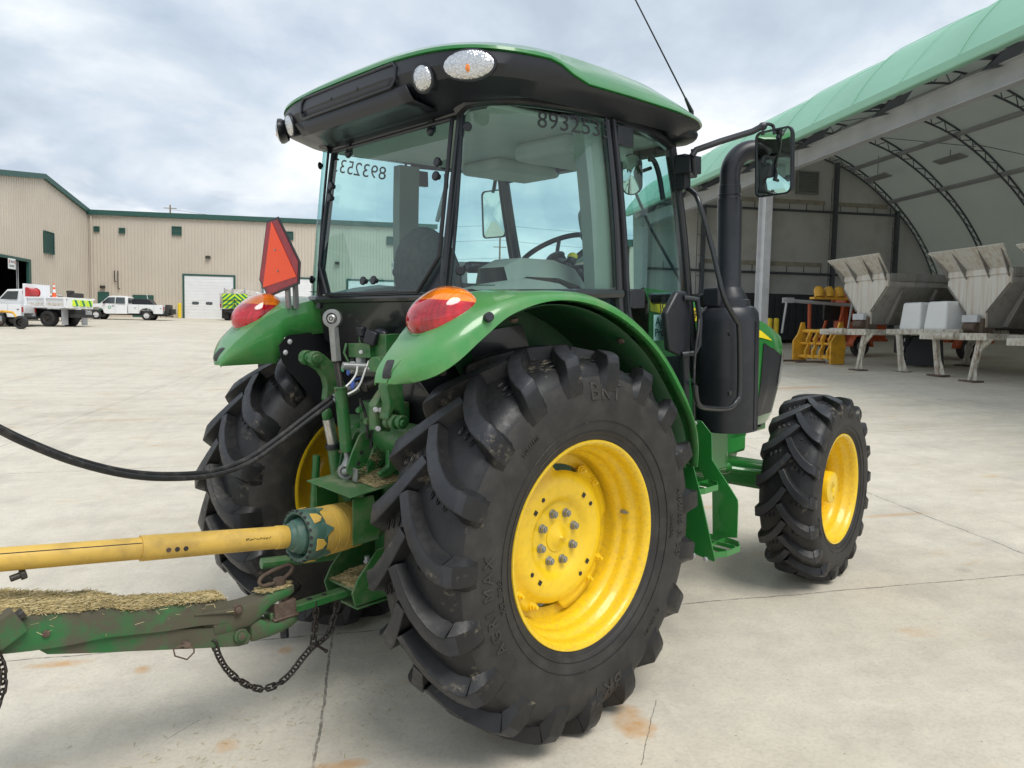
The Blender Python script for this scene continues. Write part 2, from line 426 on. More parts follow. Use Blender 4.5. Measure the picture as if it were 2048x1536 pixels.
def make_wheel(nm, cx, yc, cz, s, R, W, rim_r, nl, st, rear):
    k = R / .772; w = W / .43            # profiles are drawn for the rear tyre
    F = lambda x, o, z: wheel_xyz(x, o, z, cx, yc, cz, s, st)
    # carcass profile (outward, radius)
    def pr(o, r): return (o * w, rim_r + (r - .409) * (R - rim_r) / (.772 - .409))
    car = [(0, .722), (.06, .721), (.12, .715), (.160, .703), (.190, .684), (.210, .656), (.224, .62), (.229, .575), (.229, .53), (.224, .49), (.216, .46), (.207, .435), (.200, .428), (.198, .418), (.188, .405)]
    car = [pr(*q) for q in car]
    full = [(-o, r) for o, r in car[::-1]] + car[1:]
    mb = MB(); n = 120
    def P(o, r, th, drop=True):
        x = r * math.cos(th); z = r * math.sin(th)
        zz = cz + z
        if drop and zz < .006: z = .006 - cz + (zz - .006) * .05
        return F(x, o, z)
    mb.grid([[P(o, r, 2 * PI * i / n) for o, r in full] for i in range(n)], close_u=True)
    nf = len(full) - 1
    for q_ in range(len(mb.f)):
        if q_ % nf < 9 or q_ % nf >= nf - 9: mb.m[q_] = 2
    # lugs: base and top profile at matched stations
    top = [(-.022, .771), (.03, .772), (.08, .770), (.13, .765), (.17, .757), (.200, .747), (.214, .738), (.226, .712), (.2325, .680), (.2345, .645), (.232, .612)]
    bot = [(-.022, .708), (.03, .708), (.08, .705), (.13, .698), (.165, .688), (.185, .680), (.190, .672), (.198, .66), (.208, .64), (.217, .62), (.224, .60)]
    top = [pr(*q) for q in top]; bot = [pr(*q) for q in bot]
    us = [-.10, .14, .36, .58, .77, .92, 1.0, 1.03, 1.05, 1.06, 1.07]
    dmax = .20 * k / R
    wt = [.046, .052, .057, .062, .067, .072, .078, .080, .084, .080, .07]
    wb = [.066, .076, .083, .090, .098, .110, .126, .142, .150, .150, .13]
    for side in (1, -1):
        for L in range(nl):
            th0 = 2 * PI * (L + (.5 if side < 0 else 0)) / nl + (.1356 if rear else .05)
            rows = []
            for i, (u, (to, tr), (bo, br)) in enumerate(zip(us, top, bot)):
                uu = min(u, 1.07)
                th = th0 + dmax * (1 - (1 - min(max(uu, -.1), 1)) ** 1.75) + (0.0 if u <= 1 else (u - 1) * .3)
                j = min(i + 1, len(us) - 1)
                sl = dmax * 1.75 * (max(1 - uu, 0.0)) ** .75 * R      # ds/du
                lat = .215 * w
                dirx, diry = sl, lat
                ln = math.hypot(dirx, diry); px_, py_ = diry / ln, -dirx / ln      # perpendicular (s, o)
                if i >= 6: px_, py_ = 1, 0
                a = wt[i] * k / 2; b_ = wb[i] * k / 2
                def pt(off, o, r):
                    return P(side * (o + py_ * off), r, th + px_ * off / R)
                rows.append([pt(-b_, bo, br), pt(-a * 1.0, to, tr - .002), pt(-a * .86, to, tr), pt(a * .86, to, tr), pt(a * 1.0, to, tr - .002), pt(b_, bo, br)])
            o0 = len(mb.v); f0 = len(mb.f); mb.grid(rows)
            for q_ in range(f0, len(mb.f)):
                if (q_ - f0) % 5 == 2 and (q_ - f0) // 5 < 7: mb.m[q_] = 1
            mb.f.append([o0 + j for j in range(6)]); mb.m.append(0)
            e = o0 + (len(rows) - 1) * 6; mb.f.append([e + j for j in range(6)]); mb.m.append(0)
            # small moulded bars between the lugs
            for q, (ro, da) in enumerate(((.07, .35), (.105, .42), (.14, .5))):
                th = th0 + dmax * da + .5 * 2 * PI / nl
                c0 = pr(ro, .7205)
                pts = []
                for jj in range(9):
                    aa = 2 * PI * jj / 8
                    pts.append(P(side * (c0[0] + .006 * math.cos(aa) * w), interp([(0, .729), (.12, .7235), (.165, .711)], ro) * 0 + (c0[1] + interp([(.07, -.0005), (.105, -.0035), (.14, -.010)], ro)) + .003, th + .022 * math.sin(aa)))
                mb.tube(pts, .0028, 5, False)
    # rim-protection ribs at the bead
    for rr_, oo_ in ((.447, .2125), (.487, .2245)):
        o_, r_ = pr(oo_, rr_)
        mb.tube([P(o_, r_, 2 * PI * i / 72) for i in range(73)], .0016, 5, False)
    hub = MB()
    wheel_parts = {}
    # ------------- rim
    rm = MB()
    if rear:
        prof = [(.176, .392), (.184, .402), (.191, .410), (.196, .408), (.196, .400), (.188, .391), (.178, .384), (.160, .381), (.142, .381), (.132, .374), (.120, .362), (.104, .356), (.088, .357), (.078, .352), (.066, .342), (.048, .338), (.030, .339), (.005, .333), (.002, .292), (-.008, .290), (-.012, .328), (-.02, .328), (-.08, .328), (-.12, .345), (-.14, .375), (-.185, .382), (-.196, .400), (-.196, .410), (-.186, .410)]
    else:
        prof = [(.128, .318), (.136, .328), (.141, .334), (.146, .332), (.146, .325), (.139, .316), (.128, .308), (.110, .304), (.095, .300), (.082, .288), (.066, .284), (.045, .284), (.03, .276), (.01, .268), (-.05, .268), (-.08, .285), (-.10, .305), (-.14, .31), (-.146, .325), (-.146, .333), (-.136, .334)]
    rows = [[F(r * math.cos(2 * PI * i / 96), o, r * math.sin(2 * PI * i / 96)) for i in range(96)] for o, r in prof]
    rm.grid(rows, close_v=True)
    # ------------- disc
    dk = MB(); nn = 144; R0 = .318 if rear else .25
    if rear:
        def edge(t):
            c = math.cos(4 * (t - PI / 4) + .0)
            return .318 if c > -.15 else .318 - .052 * min(1, (-.15 - c) / .5)
        prof = [(1.0, .030), (.93, .030), (.86, .036), (.80, .050), (.74, .060), (.66, .061), (.56, .056), (.50, .050), (.46, .036), (.42, .030), (.36, .030), (.25, .030), (.196, .030), (.190, .034), (.16, .036), (.12, .040), (.07, .052), (.03, .055), (.018, .062), (0.0001, .063)]
    else:
        edge = lambda t: .268 - .02 * (math.cos(8 * t) < -.3)
        prof = [(1.0, -.03), (.9, -.03), (.8, -.02), (.6, -.015), (.42, -.01), (.40, .0), (.395, .04), (.39, .088), (.375, .098), (.35, .100), (.2, .101), (0.0001, .101)]
    rows = []
    for f_, o in prof:
        row = []
        for i in range(nn):
            t = 2 * PI * i / nn + .30
            e_ = edge(t) if f_ > .84 else R0
            if .84 < f_ < 1: e_ = lerp(R0, edge(t), (f_ - .84) / .16)
            r = e_ * f_
            row.append(F(r * math.cos(t - (.22 if rear else 0)), o, r * math.sin(t - (.22 if rear else 0))))
        rows.append(row)
    dk.grid(rows, close_v=True)
    wh = dk.build('rear_wheel' if rear else 'front_wheel', ['yellow'], tractor, ang=50, solid=.009)
    mb.build('tyre', ['tyre', 'tyre_top', 'tyre_side'], wh, ang=28)
    rm.build('rim', 'yellow_rim', wh, ang=60, solid=.006)
    axd = F(0, 1, 0) - F(0, 0, 0)
    if rear:
        for i in range(8):
            a = 2 * PI * i / 8 + .26
            c = F(.1015 * math.cos(a), .030, .1015 * math.sin(a))
            b = MB(); b.cyl(c, c + axd * .006, .0185, 16); b.cyl(c + axd * .006, c + axd * .022, .0155, 6); b.cyl(c + axd * .022, c + axd * .027, .009, 10)
            b.build('hub_bolt', 'grey_steel', wh, bevel=.0012, ang=30)
        for q in range(4):
            for d in (-.17, .17):
                a = PI / 4 + q * PI / 2 + d + .08
                c = F(.288 * math.cos(a), .031, .288 * math.sin(a))
                b = MB(); b.cyl(c, c + axd * .005, .019, 14); b.cyl(c + axd * .005, c + axd * .017, .014, 6); b.cyl(c + axd * .017, c + axd * .03, .0075, 10)
                b.build('clamp_bolt', 'yellow', wh, bevel=.001, ang=30)
        # openings punched in the disc
        hl = MB()
        for i in range(4):
            a = i * PI / 2 + .55; c = F(.205 * math.cos(a), .0605, .205 * math.sin(a))
            hl.cyl(c, c + axd * .0022, .009, 14)
            a += .30; rr = .200
            e1 = F(rr * math.cos(a), .0608, rr * math.sin(a)); t1 = Vector((-math.sin(a), 0, math.cos(a))) * .009; r1 = Vector((math.cos(a), 0, math.sin(a))) * .009
            hl.prism([e1 + t1 + r1, e1 - t1 + r1, e1 - t1 - r1, e1 + t1 - r1], axd * .0022)
        hl.build('disc_hole', 'dark', wh)
        v = MB(); c = F(.352 * math.cos(.12), .085, .352 * math.sin(.12)); v.cyl(c, c + axd * .02, .009, 10); v.cyl(c + axd * .02, c + axd * .034, .005, 8)
        v.build('valve_stem', 'grey_steel', wh)
    else:
        for i in range(8):
            a = 2 * PI * i / 8 + .2
            c = F(.19 * math.cos(a), -.018, .19 * math.sin(a))
            b = MB(); b.cyl(c, c + axd * .02, .013, 6); b.build('wheel_bolt', 'grey_steel', wh)
        b = MB(); c = F(.02, .101, -.055); b.cyl(c, c + axd * .004, .011, 12); b.build('drain_plug', 'yellow_rim', wh)
    # ------------- raised lettering on the outer wall
    def arc(txt, r0, thc, size, ext=.008, sp=1.05):
        vs, fs = text_mesh(txt, size, ext / 2, res=2, spacing=sp)
        out = []
        for v in vs:
            r = r0 + v.y * k; th = thc - v.x * k / r0
            o_ = interp(sorted([(q[1], q[0]) for q in car[4:]]), r)
            out.append(P(o_ + (.0042 if v.z > 0 else -.006), r, th))
        tx = MB(); tx.add(out, fs); tx.build('sidewall_lettering', 'side_brown', wh, ang=30, weld=False)
    if rear:
        arc('BKT', .60, math.radians(83), .095, sp=1.15); arc('BKT', .60, math.radians(-83), .095, sp=1.15)
        arc('AGRI MAX', .555, math.radians(189), .062, sp=1.35)
        arc('RT 855', .497, math.radians(187), .034, sp=1.3)
        arc('460/85 R 30', .575, math.radians(-2), .050, sp=1.2); arc('(18.4R30)', .515, math.radians(-3), .026)
        arc('TUBELESS', .56, math.radians(128), .022); arc('TL 145A8/B', .555, math.radians(-48), .026)
    else:
        arc('BKT', .445, math.radians(80), .06); arc('AGRI MAX', .43, math.radians(200), .04); arc('320/85 R 24', .43, math.radians(-20), .034)
    return wh

for s in (-1, 1):
    make_wheel('rear', 0, .77, .774, s, .772, .43, .409, 19, 0, True)
    make_wheel('front', 2.347, .80, .560, s, .562, .315, .334, 18, .088, False)
# ---------------------------------------------------------------- fenders
def make_fender(s):
    # stations: (outer x,z) (crown x,z) (inner x,z) outer y, inner y
    O = [(.868, .93), (.862, 1.04), (.822, 1.16), (.70, 1.325), (.545, 1.487), (.335, 1.62), (.11, 1.698), (-.12, 1.716), (-.33, 1.672), (-.455, 1.598), (-.555, 1.520), (-.620, 1.474), (-.665, 1.452), (-.690, 1.446)]
    K = [(.90, .93), (.895, 1.05), (.855, 1.185), (.74, 1.36), (.58, 1.52), (.365, 1.66), (.13, 1.742), (-.11, 1.758), (-.31, 1.742), (-.45, 1.695), (-.565, 1.628), (-.655, 1.560), (-.710, 1.495), (-.724, 1.446)]
    I = [(.86, .93), (.85, 1.04), (.81, 1.17), (.69, 1.34), (.53, 1.50), (.32, 1.64), (.10, 1.725), (-.11, 1.745), (-.30, 1.738), (-.44, 1.695), (-.56, 1.625), (-.65, 1.555), (-.712, 1.490), (-.728, 1.448)]
    oy = [.895, .90, .90, .90, .90, .902, .905, .91, .912, .903, .880, .840, .780, .735]
    iy = [.50, .50, .50, .50, .50, .50, .50, .50, .52, .56, .59, .61, .622, .632]
    n = 6
    def sm(L):
        P = smooth_path([Vector((a, b, 0)) for a, b in L], n); return [(p.x, p.y) for p in P]
    O, K, I = sm(O), sm(K), sm(I)
    oy = [p.x for p in smooth_path([Vector((a, 0, 0)) for a in oy], n)]; iy = [p.x for p in smooth_path([Vector((a, 0, 0)) for a in iy], n)]
    rows = []
    for (ox, oz), (kx, kz), (ix, iz), yo, yi in zip(O, K, I, oy, iy):
        row = []
        def at(t, lift=0):
            # t 0 outer edge .. 1 inner; crown profile
            pass
        yk = lerp(yo, yi, .42)
        # outer lip (turned under), outer wall, shoulder, crown, inner shoulder
        dx, dz = kx - ox, kz - oz
        row += [(ox - dx * .10, yo - .035, oz - dz * .05), (ox, yo - .004, oz), (ox + dx * .05, yo + .002, oz + dz * .05), (ox + dx * .42, yo - .002, oz + dz * .42), (ox + dx * .72, yo - .014, oz + dz * .72), (ox + dx * .90, yo - .040, oz + dz * .90),
                (ox + dx * .985, yo - .080, oz + dz * .985), (kx, yk, kz), (lerp(kx, ix, .5), lerp(yk, yi, .6), lerp(kz, iz, .35)), (lerp(kx, ix, .88), lerp(yk, yi, .92), lerp(kz, iz, .8)), (ix, yi, iz)]
        # inner side wall turned down
        zb_ = interp([(-.75, 1.444), (-.47, 1.444), (-.44, 1.565), (.0, 1.60), (.3, 1.58), (.9, .9)], ix); zb_ = min(zb_, iz - .01)
        row += [(ix * .998, yi - .006, lerp(iz, zb_, .3)), (ix * .995, yi - .008, zb_)]
        rows.append([Vector((x, s * y, z)) for x, y, z in row])
    mb = MB(); mb.grid(rows)
    # bulge that carries the tail light
    for i, v in enumerate(mb.v):
        d = ((v.x + .42) / .26) ** 2 + ((abs(v.y) - .70) / .16) ** 2
        if d < 1 and v.z > 1.6: v += Vector((-.010, 0, .028)) * (1 - d) ** 1.2
    fe = mb.build('fender', 'green_fender', tractor, ang=42, solid=.006)
    # arch liner and inner wall over the tyre
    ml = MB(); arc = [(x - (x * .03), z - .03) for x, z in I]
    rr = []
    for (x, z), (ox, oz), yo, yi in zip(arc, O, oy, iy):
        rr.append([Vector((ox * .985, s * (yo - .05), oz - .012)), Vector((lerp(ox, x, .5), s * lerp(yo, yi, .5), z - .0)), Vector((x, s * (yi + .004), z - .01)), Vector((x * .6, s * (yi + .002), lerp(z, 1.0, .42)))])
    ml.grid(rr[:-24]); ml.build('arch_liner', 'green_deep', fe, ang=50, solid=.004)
    for (x, z, y) in ((-.22, 1.655, .80), (.42, 1.545, .80), (.62, 1.32, .80), (-.34, 1.45, .515)):
        b = MB(); c = Vector((x, s * y, z)); nrm = Vector((0, s, 0)) if y < .6 else Vector((-x, 0, -z + .774)).normalized()
        b.cyl(c, c + nrm * .012, .016, 12); b.cyl(c + nrm * .012, c + nrm * .016, .008, 10); b.build('arch_bolt', 'rust', fe)
    # rubber bumper pad moulded to the rounded tail
    from mathutils.bvhtree import BVHTree
    bv = BVHTree.FromPolygons([tuple(v) for v in mb.v], mb.f)
    def onf(c, d):
        h = bv.ray_cast(c - d * .3, d, 1.0); return h[0]
    d = Vector((1, -s * .55, -.12)).normalized(); u_ = Vector((0, 0, 1)).cross(d).normalized(); v_ = d.cross(u_)
    c = Vector((-.720, s * .690, 1.497)); rows = []
    for a in [-1 + .25 * k_ for k_ in range(9)]:
        row = []
        for b_ in [-1 + .25 * k_ for k_ in range(9)]:
            q = math.hypot(a, b_); kx = 1 - .10 * (abs(a) * abs(b_)) ** 3
            h = onf(c + u_ * a * .022 * kx + v_ * b_ * .033 * kx, d)
            if h is None: h = c + u_ * a * .022 + v_ * b_ * .033
            row.append(h - d * (.0045 if max(abs(a), abs(b_)) < .95 else .0005))
        rows.append(row)
    p = MB(); p.grid(rows); p.build('bumper_pad', 'black_rubber', fe, ang=60)
    # small recessed plug on the outer shoulder
    p = MB(); c = Vector((-.445, s * .912, 1.667)); nn_ = Vector((-.35, s * .92, .25)).normalized(); p.cyl(c - nn_ * .02, c + nn_ * .006, .017, 18)
    p.build('rubber_plug', 'black', fe, bevel=.003)
    # slot trim
    p = MB(); p.box((-.20, s * .62, 1.782), (.10, .012, .004)); p.build('slot_trim', 'green_deep', fe)
    return fe
def make_tail(s, fe):
    c = Vector((-.500, s * .712, 1.690))
    ax = Vector((-.80, -s * .0, -.60)).normalized()      # long axis runs down the tail
    lat = Vector((0, s, 0)); nr = ax.cross(lat).normalized(); nr = nr if nr.x < 0 and nr.z > 0 or nr.z > 0 else -nr
    ax = (ax + lat * -.22).normalized(); lat = nr.cross(ax).normalized(); lat = lat if lat.y * s > 0 else -lat
    rows = []; nu, nv = 36, 14
    for i in range(nv + 1):
        ph = PI * .5 * i / nv; row = []
        for j in range(nu):
            t = 2 * PI * j / nu
            ce, se = math.cos(t), math.sin(t)
            u = math.copysign(abs(ce) ** .9, ce) * .150 * math.cos(ph) ** .75 * .88; v = math.copysign(abs(se) ** .85, se) * .112 * math.cos(ph) ** .75
            v *= 1 - .12 * ce
            row.append(c + ax * u + lat * v + nr * (.090 * math.sin(ph) - .020 + .018 * ce * math.cos(ph)))
        rows.append(row)
    mb = MB(); mb.grid(rows, close_v=True)
    # skirt
    mb.grid([[p - nr * .03 for p in rows[0]], rows[0]], close_v=True)
    top = MB(); me_f = []
    zs = sorted(v.z for v in mb.v)
    for k_, f in enumerate(mb.f):
        zc = sum((mb.v[i].z + .10 * (mb.v[i].x + .5)) for i in f) / len(f)
        mb.m[k_] = 0
    L = mb.build('tail_light', 'tail', fe, ang=60)
    g = MB(); g.tube([p - nr * .001 for p in rows[0]] + [rows[0][0]], .0055, 8, False); g.build('lamp_gasket', 'green_fender', L)
FEND = {}
for s in (-1, 1):
    FEND[s] = make_fender(s); make_tail(s, FEND[s])
    # black splash panel between fender and cab
    p = MB()
    q = [(-.475, 1.450), (-.486, 1.53), (-.44, 1.575), (-.10, 1.60), (.10, 1.62), (.15, 1.50), (.15, 1.00), (-.12, 1.03), (-.285, 1.214)]
    p.prism([Vector((x, s * .515, z)) for x, z in q], (0, s * .006, 0)); pn = p.build('splash_panel', 'black_gloss', tractor)
    for x, z in ((-.43, 1.545), (-.16, 1.565), (-.455, 1.495), (-.20, 1.28)):
        b = MB(); b.ell((x, s * .514, z), (.013, .008, .013), 12, 6); b.build('panel_bolt', 'galv_light', pn)

# ---------------------------------------------------------------- cab frame, glazing
def RW(y, z): return Vector((-.17 - (2.45 - z) * .172, y, z))          # rear window plane
cab_top = [(-.180, .474), (-.19, .53), (-.13, .59), (-.03, .635), (.12, .665), (.28, .69), (.45, .70)]
cab_bot = [(-.285, .474), (-.275, .55), (-.24, .635), (-.17, .70), (-.03, .74), (.20, .76), (.465, .76)]
cab_side = [(-.215, .470), (-.20, .52), (-.155, .57), (-.06, .62), (.08, .655), (.25, .682), (.45, .70)]    # plan of the rear quarter at the top
def side_pt(t, z, s):
    """t 0..1 along rear quarter glass, slight outward lean downward"""
    f = t * (len(cab_top) - 1); i = min(int(f), len(cab_top) - 2); a = f - i
    k = (2.50 - z) / .77
    x = lerp(lerp(cab_top[i][0], cab_top[i + 1][0], a), lerp(cab_bot[i][0], cab_bot[i + 1][0], a), k)
    y = lerp(lerp(cab_top[i][1], cab_top[i + 1][1], a), lerp(cab_bot[i][1], cab_bot[i + 1][1], a), k)
    y += .012 * math.sin(PI * min(max(k, 0), 1))
    return Vector((x, s * y, z))
def door_pt(t, z, s):
    k = (2.50 - z) / .77; kk = min(k, 1.1)
    x = lerp(.455 + .018 * k, 1.065 + .165 * k, t)
    y = lerp(.700 + .06 * kk, .595, t ** 1.6) + .012 * math.sin(PI * min(max(k, 0), 1)) + .0 * k
    return Vector((x, s * y, z))
cab = MB()
for s in (-1, 1):
    # rear corner posts, B posts, A posts
    for off, r in ((0, .013), (.03, .009)):
        cab.tube([RW(s * (.463 + off * .35), z) + Vector((off * .3, 0, 0)) for z in [1.70 + .04 * i for i in range(20)]], r, 8)
    cab.tube([side_pt(1, z, s) + Vector((-.008, -s * .004, 0)) for z in [1.62 + .045 * i for i in range(20)]], .022, 8)
    cab.tube([side_pt(1, z, s) + Vector((.035, 0, 0)) for z in [1.62 + .045 * i for i in range(20)]], .019, 8)
    cab.tube([door_pt(1, z, s) for z in [1.0 + .05 * i for i in range(31)]], .030, 10)
    # sills
    cab.tube([side_pt(t / 12, 1.742, s) + Vector((0, s * .004, 0)) for t in range(13)], .022, 8)
    cab.tube([side_pt(t / 12, 2.512 - .045 * (1 - t / 12) ** 3, s) for t in range(13)] + [door_pt(t / 8, 2.512 - .05 * (t / 8) ** 2, s) for t in range(1, 9)], .028, 8)
    # lower body between the door and the fender
    cab.prism([(.60, s * .52, 1.42), (1.24, s * .52, 1.42), (1.30, s * .52, 1.05), (.86, s * .52, 1.02), (.70, s * .52, 1.30)], (0, s * .05, 0))
cab.tube([RW(y, 1.742) for y in (-.47, 0, .47)], .020, 8)
cab.tube([RW(y, 2.462) for y in (-.47, 0, .47)], .022, 8)
cab.tube([Vector((1.08, y, 2.455)) for y in (-.6, 0, .6)], .03, 8)
cab.tube([Vector((1.24, y, 1.72)) for y in (-.6, 0, .6)], .03, 8)
# lower back of the cab and floor
cab.prism([RW(-.47, 1.73), RW(.47, 1.73), Vector((-.27, .47, 1.55)), Vector((-.20, .36, 1.46)), Vector((-.20, -.36, 1.46)), Vector((-.27, -.47, 1.55))], (.03, 0, 0))
cab.bb(-.17, 1.2, -.50, .50, 1.36, 1.40)
cab.bb(-.18, -.14, -.5, .5, 1.12, 1.5)
CAB = cab.build('cab_frame', 'black_gloss', tractor, ang=40)
# hinge knobs, studs
def knob(c, n, r=.022, l=.03, par=None):
    c = Vector(c); n = Vector(n).normalized(); b = MB(); b.cyl(c, c + n * l * .5, r * .6, 12); b.cyl(c + n * l * .5, c + n * l, r, 16)
    return b.build('glass_stud', 'black', par or CAB, bevel=.004)
# rear window
def plate(nm, pts, n, mat, par, th=.005, **k):
    m = MB(); m.prism([Vector(p) for p in pts], Vector(n).normalized() * th); return m.build(nm, mat, par, **k)
def sheet(nm, pts, mat, par):
    m = MB(); m.add(pts, [list(range(len(pts)))]); return m.build(nm, mat, par)
rwp = [(-.445, 2.44), (.445, 2.44), (.455, 1.90), (.36, 1.765), (-.34, 1.765), (-.455, 1.90)]
rw = sheet('rear_window', [RW(y, z) + Vector((-.022, 0, 0)) for y, z in rwp], 'glass', tractor)
fr = MB(); pts = [RW(y, z) + Vector((-.024, 0, 0)) for y, z in rwp]
fr.tube(pts + [pts[0]], .0095, 8); fr.build('window_seal', 'black', rw)
for y, z in ((-.40, 2.27), (-.40, 2.215), (.40, 2.27), (.40, 2.215), (-.04, 1.815), (.04, 1.815)):
    knob(RW(y, z) + Vector((-.02, 0, 0)), (-1, 0, .17), .019, .028, rw)
for y in (-.30, .32):
    h = MB(); c = RW(y, 2.475); h.box(c + Vector((-.03, 0, .01)), (.05, .13, .016)); h.box(c + Vector((-.02, .0, -.03)), (.02, .035, .07)); h.ell(c + Vector((-.025, 0, -.06)), (.014, .022, .02), 12, 8)
    h.build('window_hinge', 'black', rw, bevel=.003)
hd = MB(); hd.tube([RW(-.395, 2.235) + Vector((.03, .02, 0)), RW(-.36, 2.19) + Vector((.05, 0, 0)), RW(-.335, 2.10) + Vector((.05, 0, 0)), RW(-.33, 2.05) + Vector((.045, 0, 0))], .009, 8); hd.build('window_latch', 'grey_steel', rw)
# wiper-like latch at lower corners of the frame
for s in (-1, 1):
    b = MB(); b.prism([RW(s * .462, 1.92), RW(s * .36, 1.765), RW(s * .47, 1.765)], (-.004, 0, 0)); b.build('corner_panel', 'black', CAB)
# side glazing
NUM = '8932533'
for s in (-1, 1):
    g = MB(); g.grid([[side_pt(.03 + .95 * i / 16, z, s) + Vector((0, s * .012, 0)) for z in [1.755 + (2.50 - .045 * (1 - i / 16) ** 3 - 1.755) * j / 8 for j in range(9)]] for i in range(17)])
    sg = g.build('side_window', 'glass', tractor)
    e = MB(); path = [side_pt(.03, 1.755 + .69 * j / 8, s) for j in range(9)] + [side_pt(.03 + .95 * i / 12, 2.498 - .045 * (1 - i / 12) ** 3, s) for i in range(13)] + [side_pt(.98, 2.498 - .743 * j / 8, s) for j in range(9)]
    e.tube([p + Vector((0, s * .012, 0)) for p in path], .007, 6, False); e.build('window_seal', 'black', sg)
    knob(side_pt(.13, 1.84, s) + Vector((0, s * .012, 0)), (-.6, s, 0), .02, .02, sg); knob(side_pt(.13, 2.39, s) + Vector((0, s * .012, 0)), (-.6, s, 0), .018, .018, sg)
    t = MB()
    vs, fs = text_mesh(NUM, .098, .0004, spacing=1.02); c = .80 if s < 0 else .80
    out = []
    for v in vs:
        tt = .80 + v.x * 1.15; p = side_pt(min(tt, 1.02), 2.430 + v.y, s); out.append(p + Vector((0, s * (.0135 + .0008 + v.z), 0)))
    t.add(out, fs)
    if s > 0:
        t = MB(); t.add([side_pt(min(max(.66 - v.x * 1.15, 0), 1.0), 2.420 + v.y, s) + Vector((0, s * (.0143 + v.z), 0)) for v in vs], fs)
    t.build('window_number', 'text_dark', sg, weld=False)
    # door: glass, frame, handle
    d = MB(); zz_ = [1.08 + (2.48 - 1.08) * j / 12 for j in range(13)]
    d.grid([[door_pt(.06 + .90 * i / 8, z, s) + Vector((0, s * .012, 0)) if z > 1.62 else door_pt(lerp(.06, .96, i / 8) if True else 0, z, s) + Vector((lerp((1.62 - z) * .45, 0, i / 8), s * .012, 0)) for z in zz_] for i in range(9)])
    dr = d.build('door', 'glass', tractor)
    e = MB(); e.tube([door_pt(.035, z, s) + Vector((max(0, 1.62 - z) * .45, s * .012, 0)) for z in zz_] + [door_pt(.5, 2.485, s) + Vector((0, s * .012, 0))] + [door_pt(.965, z, s) + Vector((0, s * .012, 0)) for z in zz_[::-1]] + [door_pt(.035, 1.08, s) + Vector((.24, s * .012, 0))], .014, 8, False)
    e.build('door_frame', 'black', dr)
    h = MB(); c = door_pt(.30, 1.66, s) + Vector((0, s * .03, 0))
    h.prism([c + Vector((x, 0, z)) for x, z in ((.04, -.01), (.13, .09), (.21, .09), (.24, .02), (.24, -.50), (.20, -.50), (.19, -.22), (.07, -.18))], (0, s * .035, 0))
    h.build('lock_housing', 'black', dr, bevel=.01)
    h = MB(); c2 = c + Vector((.245, s * .035, 0)); h.tube([c2 + Vector((-.07, 0, .06)), c2 + Vector((0, s * .03, .05)), c2 + Vector((.01, s * .04, -.04)), c2 + Vector((0, s * .04, -.16)), c2 + Vector((-.02, s * .03, -.20)), c2 + Vector((-.08, 0, -.205))], .014, 10)
    h.build('door_handle', 'black', dr)
    for z in (2.42, 1.72):
        h = MB(); c = side_pt(1, z, s) + Vector((.04, s * .022, 0)); h.cyl(c - Vector((0, 0, .04)), c + Vector((0, 0, .04)), .011, 10); h.box(c + Vector((.05, -s * .004, 0)), (.09, .03, .085)); h.build('door_hinge', 'black', dr, bevel=.004)
# dealer sticker on the door glass
st = MB(); c = door_pt(.24, 1.50, -1) + Vector((.0, -.016, 0))
st = MB(); cx_, cz_ = T(1317, 655, 1, -.73).x, T(1317, 655, 1, -.73).z
st.box((cx_, -.733, cz_), (.085, .002, .12)); so_ = st.build('dealer_sticker', 'decal_white', tractor)
t = MB(); place_text(t, 'Ag', .058, (cx_, -.7352, cz_ + .027), (1, 0, 0), (0, 0, 1), .0008); place_text(t, 'Pro', .052, (cx_, -.7352, cz_ - .025), (1, 0, 0), (0, 0, 1), .0008); t.build('sticker_lettering', 'door_green', so_, weld=False)
# windscreen
g = MB(); g.grid([[Vector((lerp(1.235, 1.07, j / 6) + .05 * (1 - (y / .58) ** 2), y, lerp(1.74, 2.45, j / 6))) for j in range(7)] for y in [-.58 + .0967 * i for i in range(13)]])
g.build('windscreen', 'glass', tractor)
w_ = MB(); w_.tube([(1.16, -.25, 2.42), (1.25, -.35, 2.1), (1.28, -.53, 1.80)], .008, 6); w_.build('wiper', 'black', tractor)

# ---------------------------------------------------------------- roof
def roof_ring(x0, x1, hy, z, zf, pw=3.6, n=96, dzr=0):
    row = []; cx, hx = (x0 + x1) / 2, (x1 - x0) / 2
    for i in range(n):
        a = 2 * PI * i / n; c, s_ = math.cos(a), math.sin(a)
        x = math.copysign(abs(c) ** (2 / pw), c); y = math.copysign(abs(s_) ** (2 / pw), s_)
        zz = z(x, y) if callable(z) else z
        # rear edge bows outward
        row.append(Vector((cx + hx * x - (.012 * (1 - y * y) if x < 0 else -.02 * (1 - y * y)) * abs(x) ** 3, hy * y * (1 - .04 * max(x, 0)), zz)))
    return row
def bz(x, y):      # black/green joint: high on the rear face, low along the sides
    k = min(1, max(0, (-x - .33) / .24)); k = k * k * (3 - 2 * k)
    side = 2.556 - .006 * x
    rear = 2.646 - .030 * abs(y) ** 3
    return lerp(side, rear, k)
def edge(dz): return lambda x, y: bz(x, y) + dz
rb = MB()
